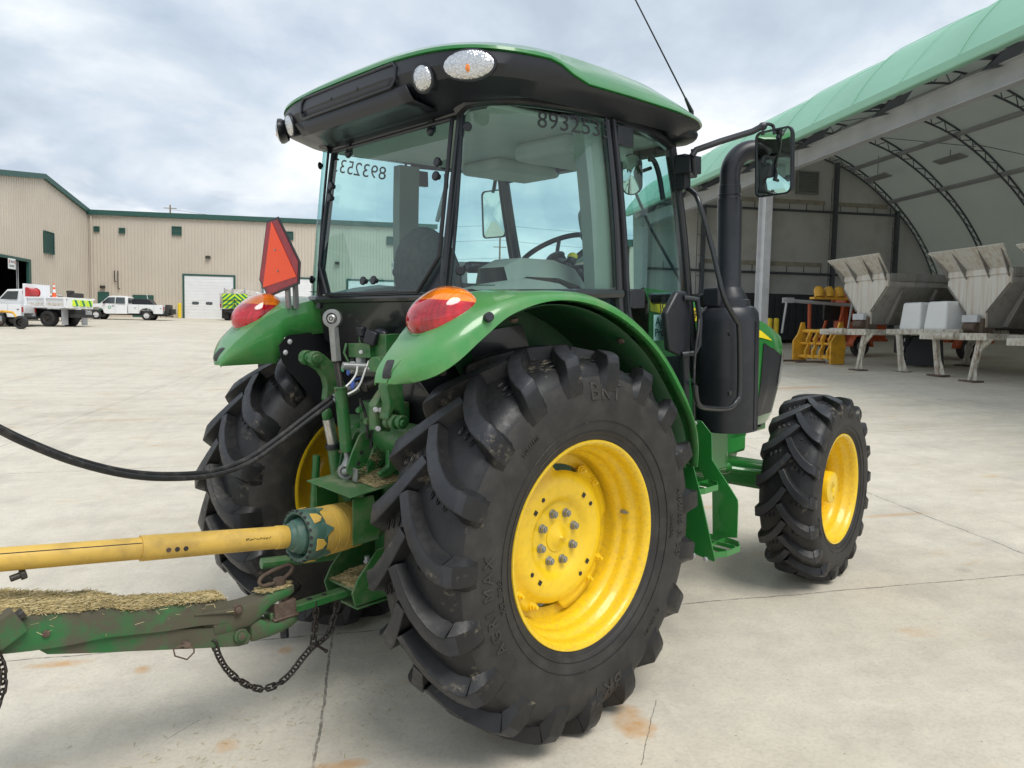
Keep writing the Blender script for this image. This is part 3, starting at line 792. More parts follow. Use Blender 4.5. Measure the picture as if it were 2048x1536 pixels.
rings = [roof_ring(-.18, 1.14, .62, lambda x, y: lerp(2.458, 2.502, min(1, max(0, (x + 1) / .35))), 0, 6), roof_ring(-.23, 1.19, .685, lambda x, y: lerp(2.470, 2.512, min(1, max(0, (x + 1) / .35))), 0, 5.5), roof_ring(-.29, 1.22, .73, lambda x, y: 2.492, 0, 5.5),
         roof_ring(-.375, 1.27, .80, lambda x, y: lerp(2.535, 2.525, (x + 1) / 2), 0, 5.2), roof_ring(-.395, 1.285, .822, lambda x, y: lerp(2.541, bz(x, y) - .006, .45), 0, 5.0), roof_ring(-.385, 1.29, .828, edge(-.006), 0, 4.8), roof_ring(-.375, 1.27, .81, edge(.002), 0, 4.8)]
rb.grid(rings, close_v=True)
RB = rb.build('roof', 'roof_black', tractor, ang=32)
rg = MB()
gr = [roof_ring(-.380, 1.285, .822, edge(-.004), 0, 4.8), roof_ring(-.390, 1.30, .835, edge(0), 0, 4.8), roof_ring(-.388, 1.297, .832, edge(.012), 0, 4.8),
      roof_ring(-.365, 1.26, .795, lambda x, y: lerp(bz(x, y) + .035, 2.665, .35), 0, 3.6), roof_ring(-.31, 1.18, .72, lambda x, y: lerp(2.705, 2.665, (x + 1) / 2), 0, 3.4),
      roof_ring(-.22, 1.06, .60, lambda x, y: lerp(2.728, 2.700, (x + 1) / 2), 0, 3.2), roof_ring(-.05, .90, .42, 2.742, 0, 3), roof_ring(.15, .70, .22, 2.748, 0, 2.6)]
rg.grid(gr, close_v=True); e0 = len(rg.v) - 96; rg.f.append([e0 + i for i in range(96)]); rg.m.append(0)
RGR = rg.build('roof_panel', 'green', RB, ang=50)
# rear tray panel let into the roof rim
def rr_pt(y, z):      # point on the rear face of the roof
    k = (z - 2.530) / .12
    return Vector((-.402 + .03 * abs(y / .78) ** 3.6 + .016 * k, y, z))
tp = MB(); ys = [-.34 + .68 * i / 16 for i in range(17)]
tp.grid([[rr_pt(y, z) + Vector((-.006, 0, 0)) for z in (2.548, 2.58, 2.61, 2.632)] for y in ys]); tp.build('number_tray', 'black', RB, solid=.004)
tr = MB(); pts = [rr_pt(y, 2.545) + Vector((-.010, 0, 0)) for y in ys] + [rr_pt(.36, 2.57) + Vector((-.010, 0, 0)), rr_pt(.36, 2.615) + Vector((-.010, 0, 0))] + [rr_pt(y, 2.634) + Vector((-.010, 0, 0)) for y in ys[::-1]] + [rr_pt(-.36, 2.615) + Vector((-.010, 0, 0)), rr_pt(-.36, 2.57) + Vector((-.010, 0, 0))]
tr.tube(pts + [pts[0]], .006, 6, False); tr.build('tray_rim', 'roof_black', RB)
for y in (-.10, .10):
    b = MB(); b.ell(rr_pt(y, 2.588) + Vector((-.010, 0, 0)), (.006, .008, .008), 8, 6); b.build('rivet', 'black', RB)
# lower ledge over the rear window
lg = MB(); lg.grid([[Vector((-.25, y, 2.464)), Vector((-.365, y, 2.486)), Vector((-.404, y, 2.536))] for y in [-.42 + .07 * i for i in range(13)]])
lg.build('roof_ledge', 'roof_black', RB, solid=-.006)
# lights
def lamp(nm, c, n, ru, rv, mat, tilt=0, depth=.05, house=1.14):
    n = Vector(n).normalized(); u = Vector((0, 0, 1)).cross(n).normalized(); v = n.cross(u)
    if tilt: u, v = u * math.cos(tilt) + v * math.sin(tilt), -u * math.sin(tilt) + v * math.cos(tilt)
    c = Vector(c); ring = lambda k, d: [c + (u * math.cos(2 * PI * i / 32) * ru + v * math.sin(2 * PI * i / 32) * rv) * k + n * d for i in range(32)]
    h = MB(); h.grid([ring(.8 * house, -depth), ring(house, -.012), ring(house, .002), ring(1.0, .004)], close_v=True); H = h.build(nm, 'roof_black', RB, ang=50)
    l = MB(); l.grid([ring(1.0, .003), ring(.9, .009), ring(.65, .015), ring(.3, .018), ring(.02, .019)], close_v=True); l.build('lamp_lens', mat, H, ang=70)
    return H, c, n, u, v
for s in (-1, 1):
    H, c, n, u, v = lamp('work_light', (-.382, s * .503, 2.548), (-1, s * .22, -.20), .043, .046, 'reflector', depth=.08, house=1.2)
    H, c, n, u, v = lamp('signal_light', (-.328, s * .702, 2.562), (-.82, s * .57, -.06), .094, .051, 'reflector', tilt=.0, depth=.035, house=1.10)
    b = MB(); b.ell(c + n * .010 - Vector((0, 0, .012)), (.012, .011, .018), 14, 8); b.build('amber_bulb', 'lens_amber', H)
    b = MB(); b.box((.35, s * .735, 2.537), (.26, .06, .004), Matrix.Rotation(-s * .32, 3, 'X')); b.build('vent_grille', 'black', RB)
    for i in range(12):
        pass
    g_ = MB()
    for i in range(14): g_.box((.24 + .018 * i, s * .735, 2.5335), (.006, .055, .006), Matrix.Rotation(-s * .32, 3, 'X'))
    g_.build('vent_slats', 'roof_black', RB)
# front visor / lights pod under the roof's leading edge
vz = MB(); vz.ell((1.09, -.62, 2.515), (.12, .10, .05), 20, 10); vz.ell((1.09, .62, 2.515), (.12, .10, .05), 20, 10); vz.box((1.12, 0, 2.52), (.16, 1.1, .05)); vz.build('front_light_pod', 'roof_black', RB)
# aerial
an = MB(); b0 = T(1383, 232, 1, -.755)
an.tube([b0 + Vector((0, 0, -.03)), b0 + Vector((-.0, 0, .02)), T(1371, 197, 1, -.76), T(1371, 197, 1, -.76) + Vector((-.002, 0, .004))], [.013, .011, .006, .004], 8)
an.tube([T(1371, 197, 1, -.76), T(1268, -6, 1, -.80), T(1200, -140, 1, -.83)], [.0038, .0030, .0022], 6)
an.build('aerial', 'black', tractor)

# ---------------------------------------------------------------- interior
it = MB()
it.box((.48, 0, 2.485), (1.20, 1.20, .03)); it.build('headliner', 'headliner', tractor, bevel=.02)
it = MB(); it.box((.70, -.30, 2.43), (.50, .36, .09)); it.box((.85, .30, 2.44), (.5, .3, .07)); it.build('air_duct', 'headliner', tractor, bevel=.03, seg=3)
for s in (-1, 1):
    b = MB(); b.grid([[side_pt(1, z, s) + Vector((dx, -s * dy, 0)) for dx, dy in ((-.02, .02), (-.13, .03), (-.13, .09), (.0, .09))] for z in [1.74 + .04 * i for i in range(19)]], close_v=True); b.build('interior_post', 'interior', tractor)
    b = MB()     # trim over the wheel arch
    path = [(-.20, 1.77), (-.05, 1.80), (.10, 1.815), (.25, 1.80), (.42, 1.74), (.6, 1.62), (.8, 1.40)]
    b.grid([[Vector((x, s * .64, z - .06)), Vector((x, s * .60, z - .01)), Vector((x, s * .54, z)), Vector((x, s * .40, z - .01)), Vector((x, s * .36, z - .08)), Vector((x, s * .36, 1.40))] for x, z in path]); b.build('arch_trim', 'interior', tractor, ang=50)
b = MB(); b.grid([[Vector((x, -.55, z - .08)), Vector((x, -.52, z)), Vector((x, -.36, z)), Vector((x, -.33, z - .1))] for x, z in ((-.0, 1.86), (.10, 1.90), (.30, 1.895), (.44, 1.86), (.52, 1.78))]); b.build('side_console', 'interior', tractor, ang=50)
st = MB()
st.ell((.20, 0, 1.72), (.26, .25, .09), 20, 10); st.ell((.0, 0, 1.83), (.075, .235, .235), 24, 14, Matrix.Rotation(-.14, 3, 'Y')); SE = st.build('seat', 'seat', tractor)
b = MB(); b.box((.2, 0, 1.54), (.35, .34, .28)); b.build('seat_base', 'black', SE, bevel=.03)
for s in (-1, 1):
    b = MB(); b.box((.16, s * .27, 1.87), (.30, .06, .05)); b.build('armrest', 'black', SE, bevel=.02)
sw = MB(); c = T(1112, 502, 1, -.02); c = Vector((.83, -.02, c.z)); c = T(1108, 508, 1, -.0)
rt = Matrix.Rotation(math.radians(-32), 3, 'Y')
sw.tube([c + rt @ Vector((.205 * math.cos(2 * PI * i / 48), .205 * math.sin(2 * PI * i / 48), 0)) for i in range(49)], .0145, 10, False)
for a in (.5, 2.3, 4.2): sw.tube([c + rt @ Vector((0, 0, -.03)), c + rt @ Vector((.195 * math.cos(a), .195 * math.sin(a), 0))], .011, 8)
sw.ell(c + rt @ Vector((0, 0, -.02)), (.055, .055, .022), 18, 8, rt); SWO = sw.build('steering_wheel', 'black', tractor)
b = MB(); b.cyl(c + rt @ Vector((0, 0, -.03)), c + rt @ Vector((.05, 0, -.35)), .05, 14); b.build('steering_column', 'black', SWO)
b = MB(); b.box((1.10, 0, 1.70), (.20, .50, .35)); b.box((1.02, 0, 1.86), (.12, .34, .10)); b.build('dashboard', 'black', tractor, bevel=.03)
lv = MB(); a_, b_ = T(1128, 555, 1, -.38), T(1142, 522, 1, -.38); lv.cyl(a_ - (b_ - a_) * .6, b_, .013, 10); lv.cyl(b_ - (b_ - a_) * .1, b_ + (b_ - a_) * .25, .024, 14); LV = lv.build('gear_lever', 'black', tractor)
k = MB(); k.ell(T(1145, 514, 1, -.38), (.026, .026, .022), 16, 10); k.build('lever_knob', 'gloss_yellow', LV)
for (px_, py_, dx) in ((1160, 545, .0), (1172, 548, .0)):
    l = MB(); q = T(px_, py_, 1, -.42); l.cyl(q - Vector((0, 0, .08)), q, .007, 8); l.ell(q, (.014, .014, .018), 10, 8); l.build('control_lever', 'black', tractor)
# grab handle on the interior post, interior mirrors
h = MB(); p1, p2, p3, p4 = T(1200, 425, 1, -.62), T(1163, 428, 1, -.62), T(1166, 455, 1, -.60), T(1172, 478, 1, -.60)
h.tube(smooth_path([p1, p2 + Vector((.02, 0, 0)), p2, p3, p4], 4), .015, 10); h.build('post_grip', 'interior', tractor)
h = MB(); h.ell(T(1170, 470, 1, -.6), (.022, .022, .03), 12, 8); h.cyl(T(1170, 470, 1, -.6), T(1178, 487, 1, -.6), .016, 10); h.build('spinner_grip', 'black', tractor)
def mirror(nm, c, n, w_, h_, arm, rnd=.03, par=None, bm='black'):
    c = Vector(c); n = Vector(n).normalized(); u = Vector((0, 0, 1)).cross(n).normalized(); v = n.cross(u)
    out = []
    for (sx, sy) in ((1, 1), (-1, 1), (-1, -1), (1, -1)):
        for k_ in range(6):
            a = math.atan2(sy, sx) - PI / 4 + k_ * PI / 10
            out.append((sx * (w_ / 2 - rnd) + rnd * math.cos(a), sy * (h_ / 2 - rnd) + rnd * math.sin(a)))
    ring = lambda k_, d: [c + u * x * k_ + v * y * (1 - (1 - k_) * w_ / h_) + n * d for x, y in out]
    m = MB(); m.grid([ring(.55, -.045), ring(.9, -.035), ring(1, -.012), ring(1, .004), ring(.92, .006), ring(.915, -.001)], close_v=True); o0 = len(m.v); 
    m.f.append(list(range(len(out)))[::-1]); m.m.append(0)
    O_ = m.build(nm, bm, par or tractor, ang=50)
    g = MB(); rg_ = ring(.915, .0005); cc = sum(rg_, Vector()) / len(rg_)
    g.grid([rg_, [cc + (p - cc) * .5 + n * .0035 for p in rg_], [cc + (p - cc) * .01 + n * .005 for p in rg_]], close_v=True); g.build('mirror_glass', 'mirror', O_, ang=80)
    if arm:
        for path, r in arm:
            a = MB(); a.tube(path, r, 8); a.build('mirror_arm', 'black', O_)
    return O_
ym = -.995
A0 = T(1378, 330, 1, -.70)
mo = mirror('outside_mirror', T(1547, 325, 1, ym), (-1, .12, -.02), .205, .315, [
    ([T(1384, 312, 1, -.76), T(1392, 300, 1, -.77), T(1440, 283, 1, -.85), T(1505, 263, 1, -.94), T(1522, 254, 1, -.97)], .015),
    (smooth_path([T(1520, 252, 1, -.97), T(1534, 248, 1, -.98), T(1546, 252, 1, -.99), T(1549, 268, 1, -1.0)], 4), .008),
    ([T(1386, 298, 1, -.76), T(1390, 352, 1, -.75)], .011), ([T(1392, 352, 1, -.75), T(1378, 354, 1, -.74)], .009)], .03)
b = MB(); b.box(T(1376, 331, 1, -.70), (.10, .09, .085)); b.box(T(1366, 345, 1, -.66), (.05, .06, .17)); b.build('mirror_bracket', 'black', mo, bevel=.006)
b = MB(); b.ell(T(1525, 253, 1, -.97), (.022, .022, .02), 7, 6); b.cyl(T(1525, 262, 1, -.97), T(1526, 270, 1, -.97), .009, 8); b.build('clamp_knob', 'black', mo)
t = MB(); q = T(1552, 297, 1, ym - 0); place_text(t, '4633', .05, q + Vector((-.014, .0, 0)), (0, -1, 0), (0, 0, 1), .0006); t.build('mirror_number', 'text_dark', mo, weld=False)
t = MB(); t.cyl(T(1575, 378, 1, ym - .03) + Vector((-.008, 0, 0)), T(1575, 378, 1, ym - .03) + Vector((-.0095, 0, 0)), .012, 16); t.build('mirror_sticker', 'blue_cap', mo)
mirror('outside_mirror', (1.354, .998, 2.30), (-1, -.12, -.02), .205, .315, [([(1.10, .62, 2.30), (1.2, .75, 2.5), (1.35, .97, 2.52), (1.354, .998, 2.44)], .013)], .03)
mirror('interior_mirror', T(1263, 349, 1, -.50), (-1, -.35, -.06), .10, .195, [([T(1277, 345, 1, -.50), T(1302, 336, 1, -.52)], .009), (smooth_path([T(1298, 318, 1, -.53), T(1308, 322, 1, -.54), T(1318, 350, 1, -.55), T(1326, 400, 1, -.57)], 4), .013)], .045)
# tool box kept inside on the left
b = MB(); b.box((.42, .50, 1.85), (.34, .22, .13)); BX = b.build('lunch_cooler', 'white_tank', None, bevel=.01)
BX.matrix_world = MT; tag(BX, 'white lidded cooler resting inside the tractor cab behind the rear window', 'cooler')
b = MB(); b.box((.42, .50, 1.925), (.36, .24, .025)); b.build('cooler_lid', 'white_tank', BX, bevel=.006)

# ---------------------------------------------------------------- exhaust
def xc(px, py, y): return T(px, py, 1, y)
ey = -.745; ex = T(1454, 735, 1, ey).x
zb = T(1455, 857, 1, ey).z; zt = T(1455, 612, 1, ey).z
cb_ = MB(); R_ = .158
cb_.lathe([(zb, R_ * .93), (zb, R_ * .985), (zb + .012, R_), (zt - .075, R_), (zt - .035, R_ * .97), (zt - .008, R_ * .85), (zt, R_ * .72), (zt + .03, R_ * .70)], (ex, ey, 0), (0, 0, 1), 48, True, True)
cb_.bb(ex - .003, ex + .003, ey - R_ - .003, ey - R_ + .02, zb + .01, zt - .08)
CAN = cb_.build('exhaust_canister', 'black', tractor, ang=30)
sx = ex + .006; rs = .061
zs1 = T(1461, 572, 1, ey).z; zs2 = T(1461, 392, 1, ey).z; ztop = T(1461, 338, 1, ey).z
sk = MB(); prof = [(zt + .0, .105), (zt + .03, .105), (zt + .035, .095), (zt + .05, .092), (zs1 - .01, rs + .004), (zs1, rs), (zs2 - .02, rs), (zs2 - .018, rs - .002), (zs2 + .0, rs - .006), (zs2 + .05, rs - .007), (zs2 + .052, rs - .010), (ztop - .03, rs - .011)]
sk.lathe(prof, (sx, ey, 0), (0, 0, 1), 36)
d_ = Vector((.80, -.60, 0)).normalized(); c0 = Vector((sx, ey, ztop - .03)); Rb = .125; r2 = rs - .011
bend = [c0 + d_ * (Rb * (1 - math.cos(a))) + Vector((0, 0, Rb * math.sin(a))) for a in [PI / 2 * i / 12 * 1.0 for i in range(13)]] + [c0 + d_ * (Rb + .09) + Vector((0, 0, Rb - .012))]
sk.tube([c0 - Vector((0, 0, .02))] + bend, [r2] * 15 if False else r2, 28, False)
SK = sk.build('exhaust_stack', 'black', tractor, ang=30)
for zc in (zs2 + .05, zs2 + .005, zs2 - .018):
    w = MB(); w.tube([Vector((sx + (rs + .0005 - (.009 if zc > zs2 + .02 else .002 if zc > zs2 - .01 else 0)) * math.cos(2 * PI * i / 36), ey + (rs + .0005 - (.009 if zc > zs2 + .02 else .002 if zc > zs2 - .01 else 0)) * math.sin(2 * PI * i / 36), zc)) for i in range(37)], .0022, 6, False); w.build('weld_seam', 'black_gloss', SK)
for py_ in (666, 785):
    q = T(1462, py_, 1, ey - R_); b = MB(); b.cyl((q.x - .02, ey - R_ - .0, q.z), (q.x - .02, ey - R_ - .010, q.z), .013, 14); b.build('canister_bolt', 'black_gloss', CAN)
br = MB(); br.box((ex - .11, ey + .02, zt + .045), (.045, .10, .10)); br.box((ex - .08, ey + .06, zt + .03), (.08, .08, .07)); br.build('heat_shield_bracket', 'black', CAN, bevel=.012)
# grab rail
gr_ = MB(); yy = -.925
gp = [T(1371, 377, 1, -.66), T(1385, 384, 1, -.72), T(1398, 405, 1, -.78), T(1425, 500, 1, -.84), T(1447, 592, 1, -.90), T(1470, 637, 1, yy), T(1478, 660, 1, yy), T(1479, 780, 1, yy), T(1472, 803, 1, yy), T(1455, 817, 1, yy), T(1412, 816, 1, yy), T(1397, 808, 1, yy), T(1392, 790, 1, yy), T(1391, 772, 1, yy)]
gr_.tube(smooth_path(gp, 5), .0125, 12); gr_.tube([T(1391, 774, 1, yy), T(1386, 760, 1, -.70)], .01, 8); GRR = gr_.build('grab_rail', 'black_gloss', tractor)
cbk = MB(); cbk.tube(smooth_path([T(1412, 615, 1, -.80), T(1400, 630, 1, -.84), T(1396, 665, 1, -.86), T(1391, 700, 1, -.86), T(1388, 760, 1, -.86), T(1388, 840, 1, -.86)], 5), .006, 6); cbk.build('cable', 'black_rubber', tractor)

# ---------------------------------------------------------------- hood
hx = [(1.20, .37, 1.78, 1.72), (1.5, .375, 1.755, 1.69), (1.9, .37, 1.70, 1.64), (2.25, .355, 1.63, 1.565), (2.55, .338, 1.55, 1.48), (2.78, .315, 1.46, 1.385), (2.90, .27, 1.38, 1.30), (2.95, .18, 1.31, 1.23)]
hb = MB(); rows = []
for x, hw, zt_, zs_ in hx:
    zb_ = .86 if x > 1.3 else .9
    k = [(-hw * .90, zb_), (-hw * .96, zb_ + .05), (-hw * 1.03, 1.1), (-hw * 1.02, zs_ - .06), (-hw * 1.0, zs_), (-hw * .93, zs_ + .06), (-hw * .72, zt_ - .02), (-hw * .4, zt_ - .004), (0, zt_)]
    k = k + [(-a, b) for a, b in k[::-1][1:]]
    lean = lambda z: (z - 1.2) * .30 if x > 2.4 else 0
    rows.append([Vector((x + lean(z) * (1 if x > 2.6 else .5), y, z)) for y, z in k])
hb.grid(rows); e0 = len(hb.v) - len(rows[0]); hb.f.append([e0 + i for i in range(len(rows[0]))]); hb.m.append(0)
HD = hb.build('hood', 'green', tractor, ang=38)
def hood_pt(x, z, s, off=.004):
    # y of the hood side at x, z
    for a, b_ in zip(hx, hx[1:]):
        if x <= b_[0]: t = (x - a[0]) / (b_[0] - a[0]); hw = lerp(a[1], b_[1], t); zs_ = lerp(a[3], b_[3], t); zt_ = lerp(a[2], b_[2], t); break
    else: hw, zs_, zt_ = hx[-1][1], hx[-1][3], hx[-1][2]
    pr_ = [(.86, .90), (.91, .96), (1.1, 1.03), (zs_ - .06, 1.02), (zs_, 1.0), (zs_ + .06, .93), (zt_ - .02, .72)]
    return Vector((x + ((z - 1.2) * .30 * (1 if x > 2.6 else .5) if x > 2.4 else 0), s * (hw * interp(pr_, z) + off), z))
for s in (-1, 1):
    g = MB(); g.grid([[hood_pt(x, z, s, .006) for z in [lerp(.93, lerp(1.42, 1.30, (x - 2.47) / .34), j / 8) for j in range(9)]] for x in [2.47 + .034 * i for i in range(11)]]); g.build('side_grille', 'black', HD, ang=60)
    g = MB(); g.grid([[hood_pt(x, z, s, .005) for z in [lerp(a, b_, j / 4) for j in range(5)]] for x, a, b_ in [(x, interp([(1.2, 1.655), (1.62, 1.590), (2.37, 1.462), (2.60, 1.425)], x), interp([(1.2, 1.718), (1.62, 1.665), (2.0, 1.60), (2.37, 1.520), (2.60, 1.430)], x)) for x in [lerp(1.21, 2.60, i / 24) for i in range(25)]]]); YS = g.build('hood_stripe', 'stripe_yellow', HD, ang=60)
    t = MB(); vs, fs = text_mesh('JOHN DEERE', .066, .0006, spacing=1.12)
    t.add([hood_pt(1.50 + (v.x if s < 0 else -v.x), 1.645 + v.y - .158 * (v.x if s < 0 else -v.x), s, .0065 + v.z) for v in vs], fs); t.build('hood_lettering', 'text_dark', HD, weld=False)
    t = MB(); vs, fs = text_mesh('5100M', .052, .0006, spacing=1.1)
    t.add([hood_pt(2.28 + (v.x if s < 0 else -v.x), 1.405 + v.y, s, .006 + v.z) for v in vs], fs); t.build('model_lettering', 'stripe_yellow', HD, weld=False)
    l = MB(); l.grid([[hood_pt(x, z, s, .012) for z in (lerp(1.10, 1.16, i / 6) , 1.2, 1.26, lerp(1.34, 1.30, i / 6))] for i, x in enumerate([2.76 + .024 * i for i in range(7)])]); l.build('headlight', 'reflector', HD)

# ---------------------------------------------------------------- chassis, axles, steps
ch = MB()
ch.bb(-.20, .55, -.20, .20, .50, 1.15); ch.bb(.5, 1.3, -.17, .17, .55, 1.05); ch.bb(1.25, 2.55, -.16, .16, .62, 1.0)
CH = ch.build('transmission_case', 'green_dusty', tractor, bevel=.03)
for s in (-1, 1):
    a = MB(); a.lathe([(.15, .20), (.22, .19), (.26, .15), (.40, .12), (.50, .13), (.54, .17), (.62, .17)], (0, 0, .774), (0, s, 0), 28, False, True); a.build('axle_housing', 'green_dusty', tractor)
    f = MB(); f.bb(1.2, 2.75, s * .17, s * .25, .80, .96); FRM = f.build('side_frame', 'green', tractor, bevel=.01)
    for x in (2.2, 2.35, 2.5, 2.65):
        for z in (.84, .91):
            b = MB(); b.cyl((x, s * .25, z), (x, s * .262, z), .012, 8); b.build('frame_bolt', 'black', FRM)
    f = MB(); f.box((1.55, s * .46, .98), (.42, .40, .12)); f.box((1.62, s * .60, .93), (.26, .12, .17)); f.prism([(1.28, s * .30, 1.02), (1.55, s * .30, 1.02), (1.50, s * .30, .72), (1.36, s * .30, .70)], (0, s * .2, 0)); FB = f.build('canister_mount', 'green', tractor, bevel=.02)
    k = MB(); k.tube([(2.02, s * .30, .66), (2.28, s * .60, .60)], .022, 10); k.ell((2.05, s * .34, .655), (.05, .05, .04), 12, 8); k.build('steering_link', 'green', tractor)
    # hub knuckle
    k = MB(); k.lathe([(-.20, .09), (-.1, .12), (-.02, .13)], wheel_xyz(0, 0, 0, 2.347, .80, .560, s, .088), wheel_xyz(0, 1, 0, 0, 0, 0, s, .088), 20, True); k.ell((2.347, s * .60, .56), (.09, .07, .15), 14, 10); k.build('steering_knuckle', 'green', tractor)
ax_ = MB(); ax_.box((2.34, 0, .575), (.16, 1.24, .17)); ax_.box((2.34, 0, .64), (.4, .3, .2)); ax_.build('front_axle', 'green', tractor, bevel=.03)
tk = MB(); tk.box((.95, .48, .86), (.7, .4, .42)); tk.build('fuel_tank', 'black', tractor, bevel=.05)
# steps (right)
for s in (-1,):
    xf, xr = 1.15, .90
    P2 = lambda px, py, x: T(px, py, 0, x)
    stp = MB()
    f_ = [P2(1393, 840, xf), P2(1403, 842, xf), P2(1423, 868, xf), P2(1424, 920, xf), P2(1458, 972, xf), P2(1475, 1000, xf), P2(1476, 1012, xf), P2(1474, 1076, xf), P2(1425, 1074, xf), P2(1424, 985, xf), P2(1395, 930, xf)]
    stp.prism(f_, (.006, 0, 0))
    STP = stp.build('step_side_panel', 'green', tractor, bevel=.0015)
    st2 = MB(); r_ = [P2(1352, 870, xr), P2(1380, 862, xr), P2(1383, 920, xr), P2(1400, 985, xr), P2(1430, 1120, xr), P2(1428, 1124, xr), P2(1386, 1107, xr), P2(1350, 1085, xr)]
    st2.prism(r_, (.006, 0, 0)); st2.build('step_side_panel', 'green', tractor, bevel=.0015)
    def tread(zc, yo, yi, x0, x1):
        t = MB()
        out = [Vector((x0, yi, zc)), Vector((x0, yo + .02, zc)), Vector((x0 + .06, yo - .015, zc)), Vector((x1 - .07, yo - .02, zc)), Vector((x1 - .015, yo + .02, zc)), Vector((x1, yo + .07, zc)), Vector((x1, yi, zc))]
        for a, b_ in zip(out, out[1:] + out[:1]):
            d = b_ - a; nn_ = Vector((d.y, -d.x, 0)).normalized() * .0025
            t.prism([a - nn_, b_ - nn_, b_ + nn_, a + nn_], (0, 0, -.028))
        ym_ = (yo + yi) / 2
        t.bb(x0, x1, ym_ - .002, ym_ + .002, zc - .02, zc)
        for i in range(1, 3): xx = lerp(x0, x1, i / 3); t.bb(xx - .0025, xx + .0025, yo + .0, yi, zc - .02, zc - .001)
        t.build('step_tread', 'green', STP)
    z1 = T(1474, 1080, 0, xf).z
    yo1 = T(1476, 1070, 0, xf).y
    tread(z1, yo1 - .03, yo1 + .17, xr + .006, xf)
    z2 = T(1440, 962, 0, xf).z; yo2 = T(1440, 962, 0, xf).y
    tread(z2, yo2 - .01, yo2 + .14, xr + .006, xf)
    for px_, py_, x in ((1391, 846, xf), (1392, 866, xf), (1412, 1118, xr), (1388, 1110, xr)):
        b = MB(); q = P2(px_, py_, x); b.ell(q - Vector((.004, 0, 0)), (.006, .012, .012), 10, 6); b.build('step_bolt', 'galv_light', STP)
    bx = MB(); q = P2(1450, 880, 1.3); bx.box((1.33, -.60, .93), (.22, .26, .26)); bx.build('side_bracket', 'green', tractor, bevel=.02)
# slow-moving-vehicle sign
xs_ = -.43
ol = [(533, 441), (556, 433), (600, 524), (598, 568), (536, 595), (518, 560)]
def inset(P, k): c = sum(P, Vector()) / len(P); return [c + (p - c) * k for p in P]
P_ = [T(a, b_, 0, xs_) for a, b_ in ol]
sg = MB(); sg.prism(inset(P_, 1.0), (.006, 0, 0)); SMV = sg.build('slow_vehicle_sign', 'black', tractor, bevel=.002)
b = MB(); b.prism([p + Vector((-.002, 0, 0)) for p in inset(P_, .93)], (.001, 0, 0)); b.build('sign_border', 'smv_red', SMV)
b = MB(); b.prism([T(a, b_, 0, xs_) + Vector((-.004, 0, 0)) for a, b_ in ((544, 443), (594, 553), (527, 575))], (.001, 0, 0)); b.build('sign_triangle', 'smv_orange', SMV)
for (a, b_) in ((552, 500), (558, 542)):
    q = MB(); c = T(a, b_, 0, xs_) + Vector((-.0045, 0, 0)); q.cyl(c, c + Vector((-.004, 0, 0)), .005, 8); q.build('sign_rivet', 'grey_steel', SMV)
b = MB(); q0 = T(572, 575, 0, xs_ + .01); b.box(q0 + Vector((.008, 0, -.02)), (.012, .035, .16)); b.box(q0 + Vector((.03, -.035, -.03)), (.02, .02, .14)); b.build('sign_bracket', 'grey_steel', SMV)
# ---------------------------------------------------------------- rear hitch (part of the tractor)
def B(p, r=.010, l=.012, n=(-1, 0, 0), mat='galv_light', par=None, nm='bolt'):
    p = Vector(p); n = Vector(n).normalized(); b = MB(); b.cyl(p, p + n * l * .35, r * 1.25, 14); b.cyl(p + n * l * .35, p + n * l, r, 6)
    return b.build(nm, mat, par or HITCH, ang=30)
h = MB()
h.bb(-.20, -.08, -.17, .17, .60, 1.10); h.prism([(-.30, -.11, .72), (-.20, -.11, .62), (-.20, -.11, 1.10), (-.25, -.11, 1.12)], (0, .014, 0)); h.prism([(-.30, .14, .72), (-.20, .14, .62), (-.20, .14, 1.10), (-.25, .14, 1.12)], (0, .014, 0)); h.tube([(-.31, .15, 1.10), (-.40, .10, .90), (-.38, .08, .78)], .016, 8); h.box((-.22, -.02, 1.02), (.06, .12, .05))
h.cyl((-.27, -.26, 1.13), (-.27, .26, 1.13), .075, 28); h.cyl((-.27, -.29, 1.13), (-.27, .29, 1.13), .045, 20)
h.cyl((-.24, -.03, 1.00), (-.24, -.03, .70), .05, 20)
h.box((-.26, 0, 1.24), (.12, .22, .09)); h.box((-.30, .12, .94), (.04, .035, .26))
h.cyl((-.33, 0, .763), (-.45, 0, .763), .085, 24)
HITCH = h.build('hitch_frame', 'green_dusty', tractor, bevel=.008, ang=40)
# rock-shaft lift arms (curved castings)
def arm_poly(pts, y0, th, yplane=None, nm='lift_arm', mat='green_dusty', bev=.008):
    m = MB(); m.prism([T(a, b, 1, y0) for a, b in pts], (0, th, 0)); return m.build(nm, mat, tractor, bevel=bev, seg=3, ang=40)
LA = arm_poly([(628, 706), (648, 708), (664, 722), (680, 742), (696, 778), (700, 800), (690, 800), (676, 790), (655, 806), (651, 800), (654, 776), (650, 756), (640, 742), (622, 730), (618, 716)], .30, .045)
LA2 = MB(); 
for (px_, py_, y_) in ((613, 715, .33), (630, 717, .28)):
    c = T(px_, py_, 1, y_); LA2.cyl(c + Vector((0, -.018, 0)), c + Vector((0, .018, 0)), .034, 28); LA2.cyl(c + Vector((0, -.028, 0)), c + Vector((0, -.018, 0)), .022, 20)
c = T(622, 716, 1, .30); LA2.cyl(c + Vector((0, -.05, 0)), c + Vector((0, .06, 0)), .017, 16); LA2.build('arm_eye', 'green_dusty', LA, bevel=.004)
LB = MB()
o_ = [(776, 758), (795, 752), (806, 770), (809, 800), (812, 838), (806, 846), (800, 824), (789, 820), (781, 832), (778, 842), (774, 838), (779, 806), (772, 775)]
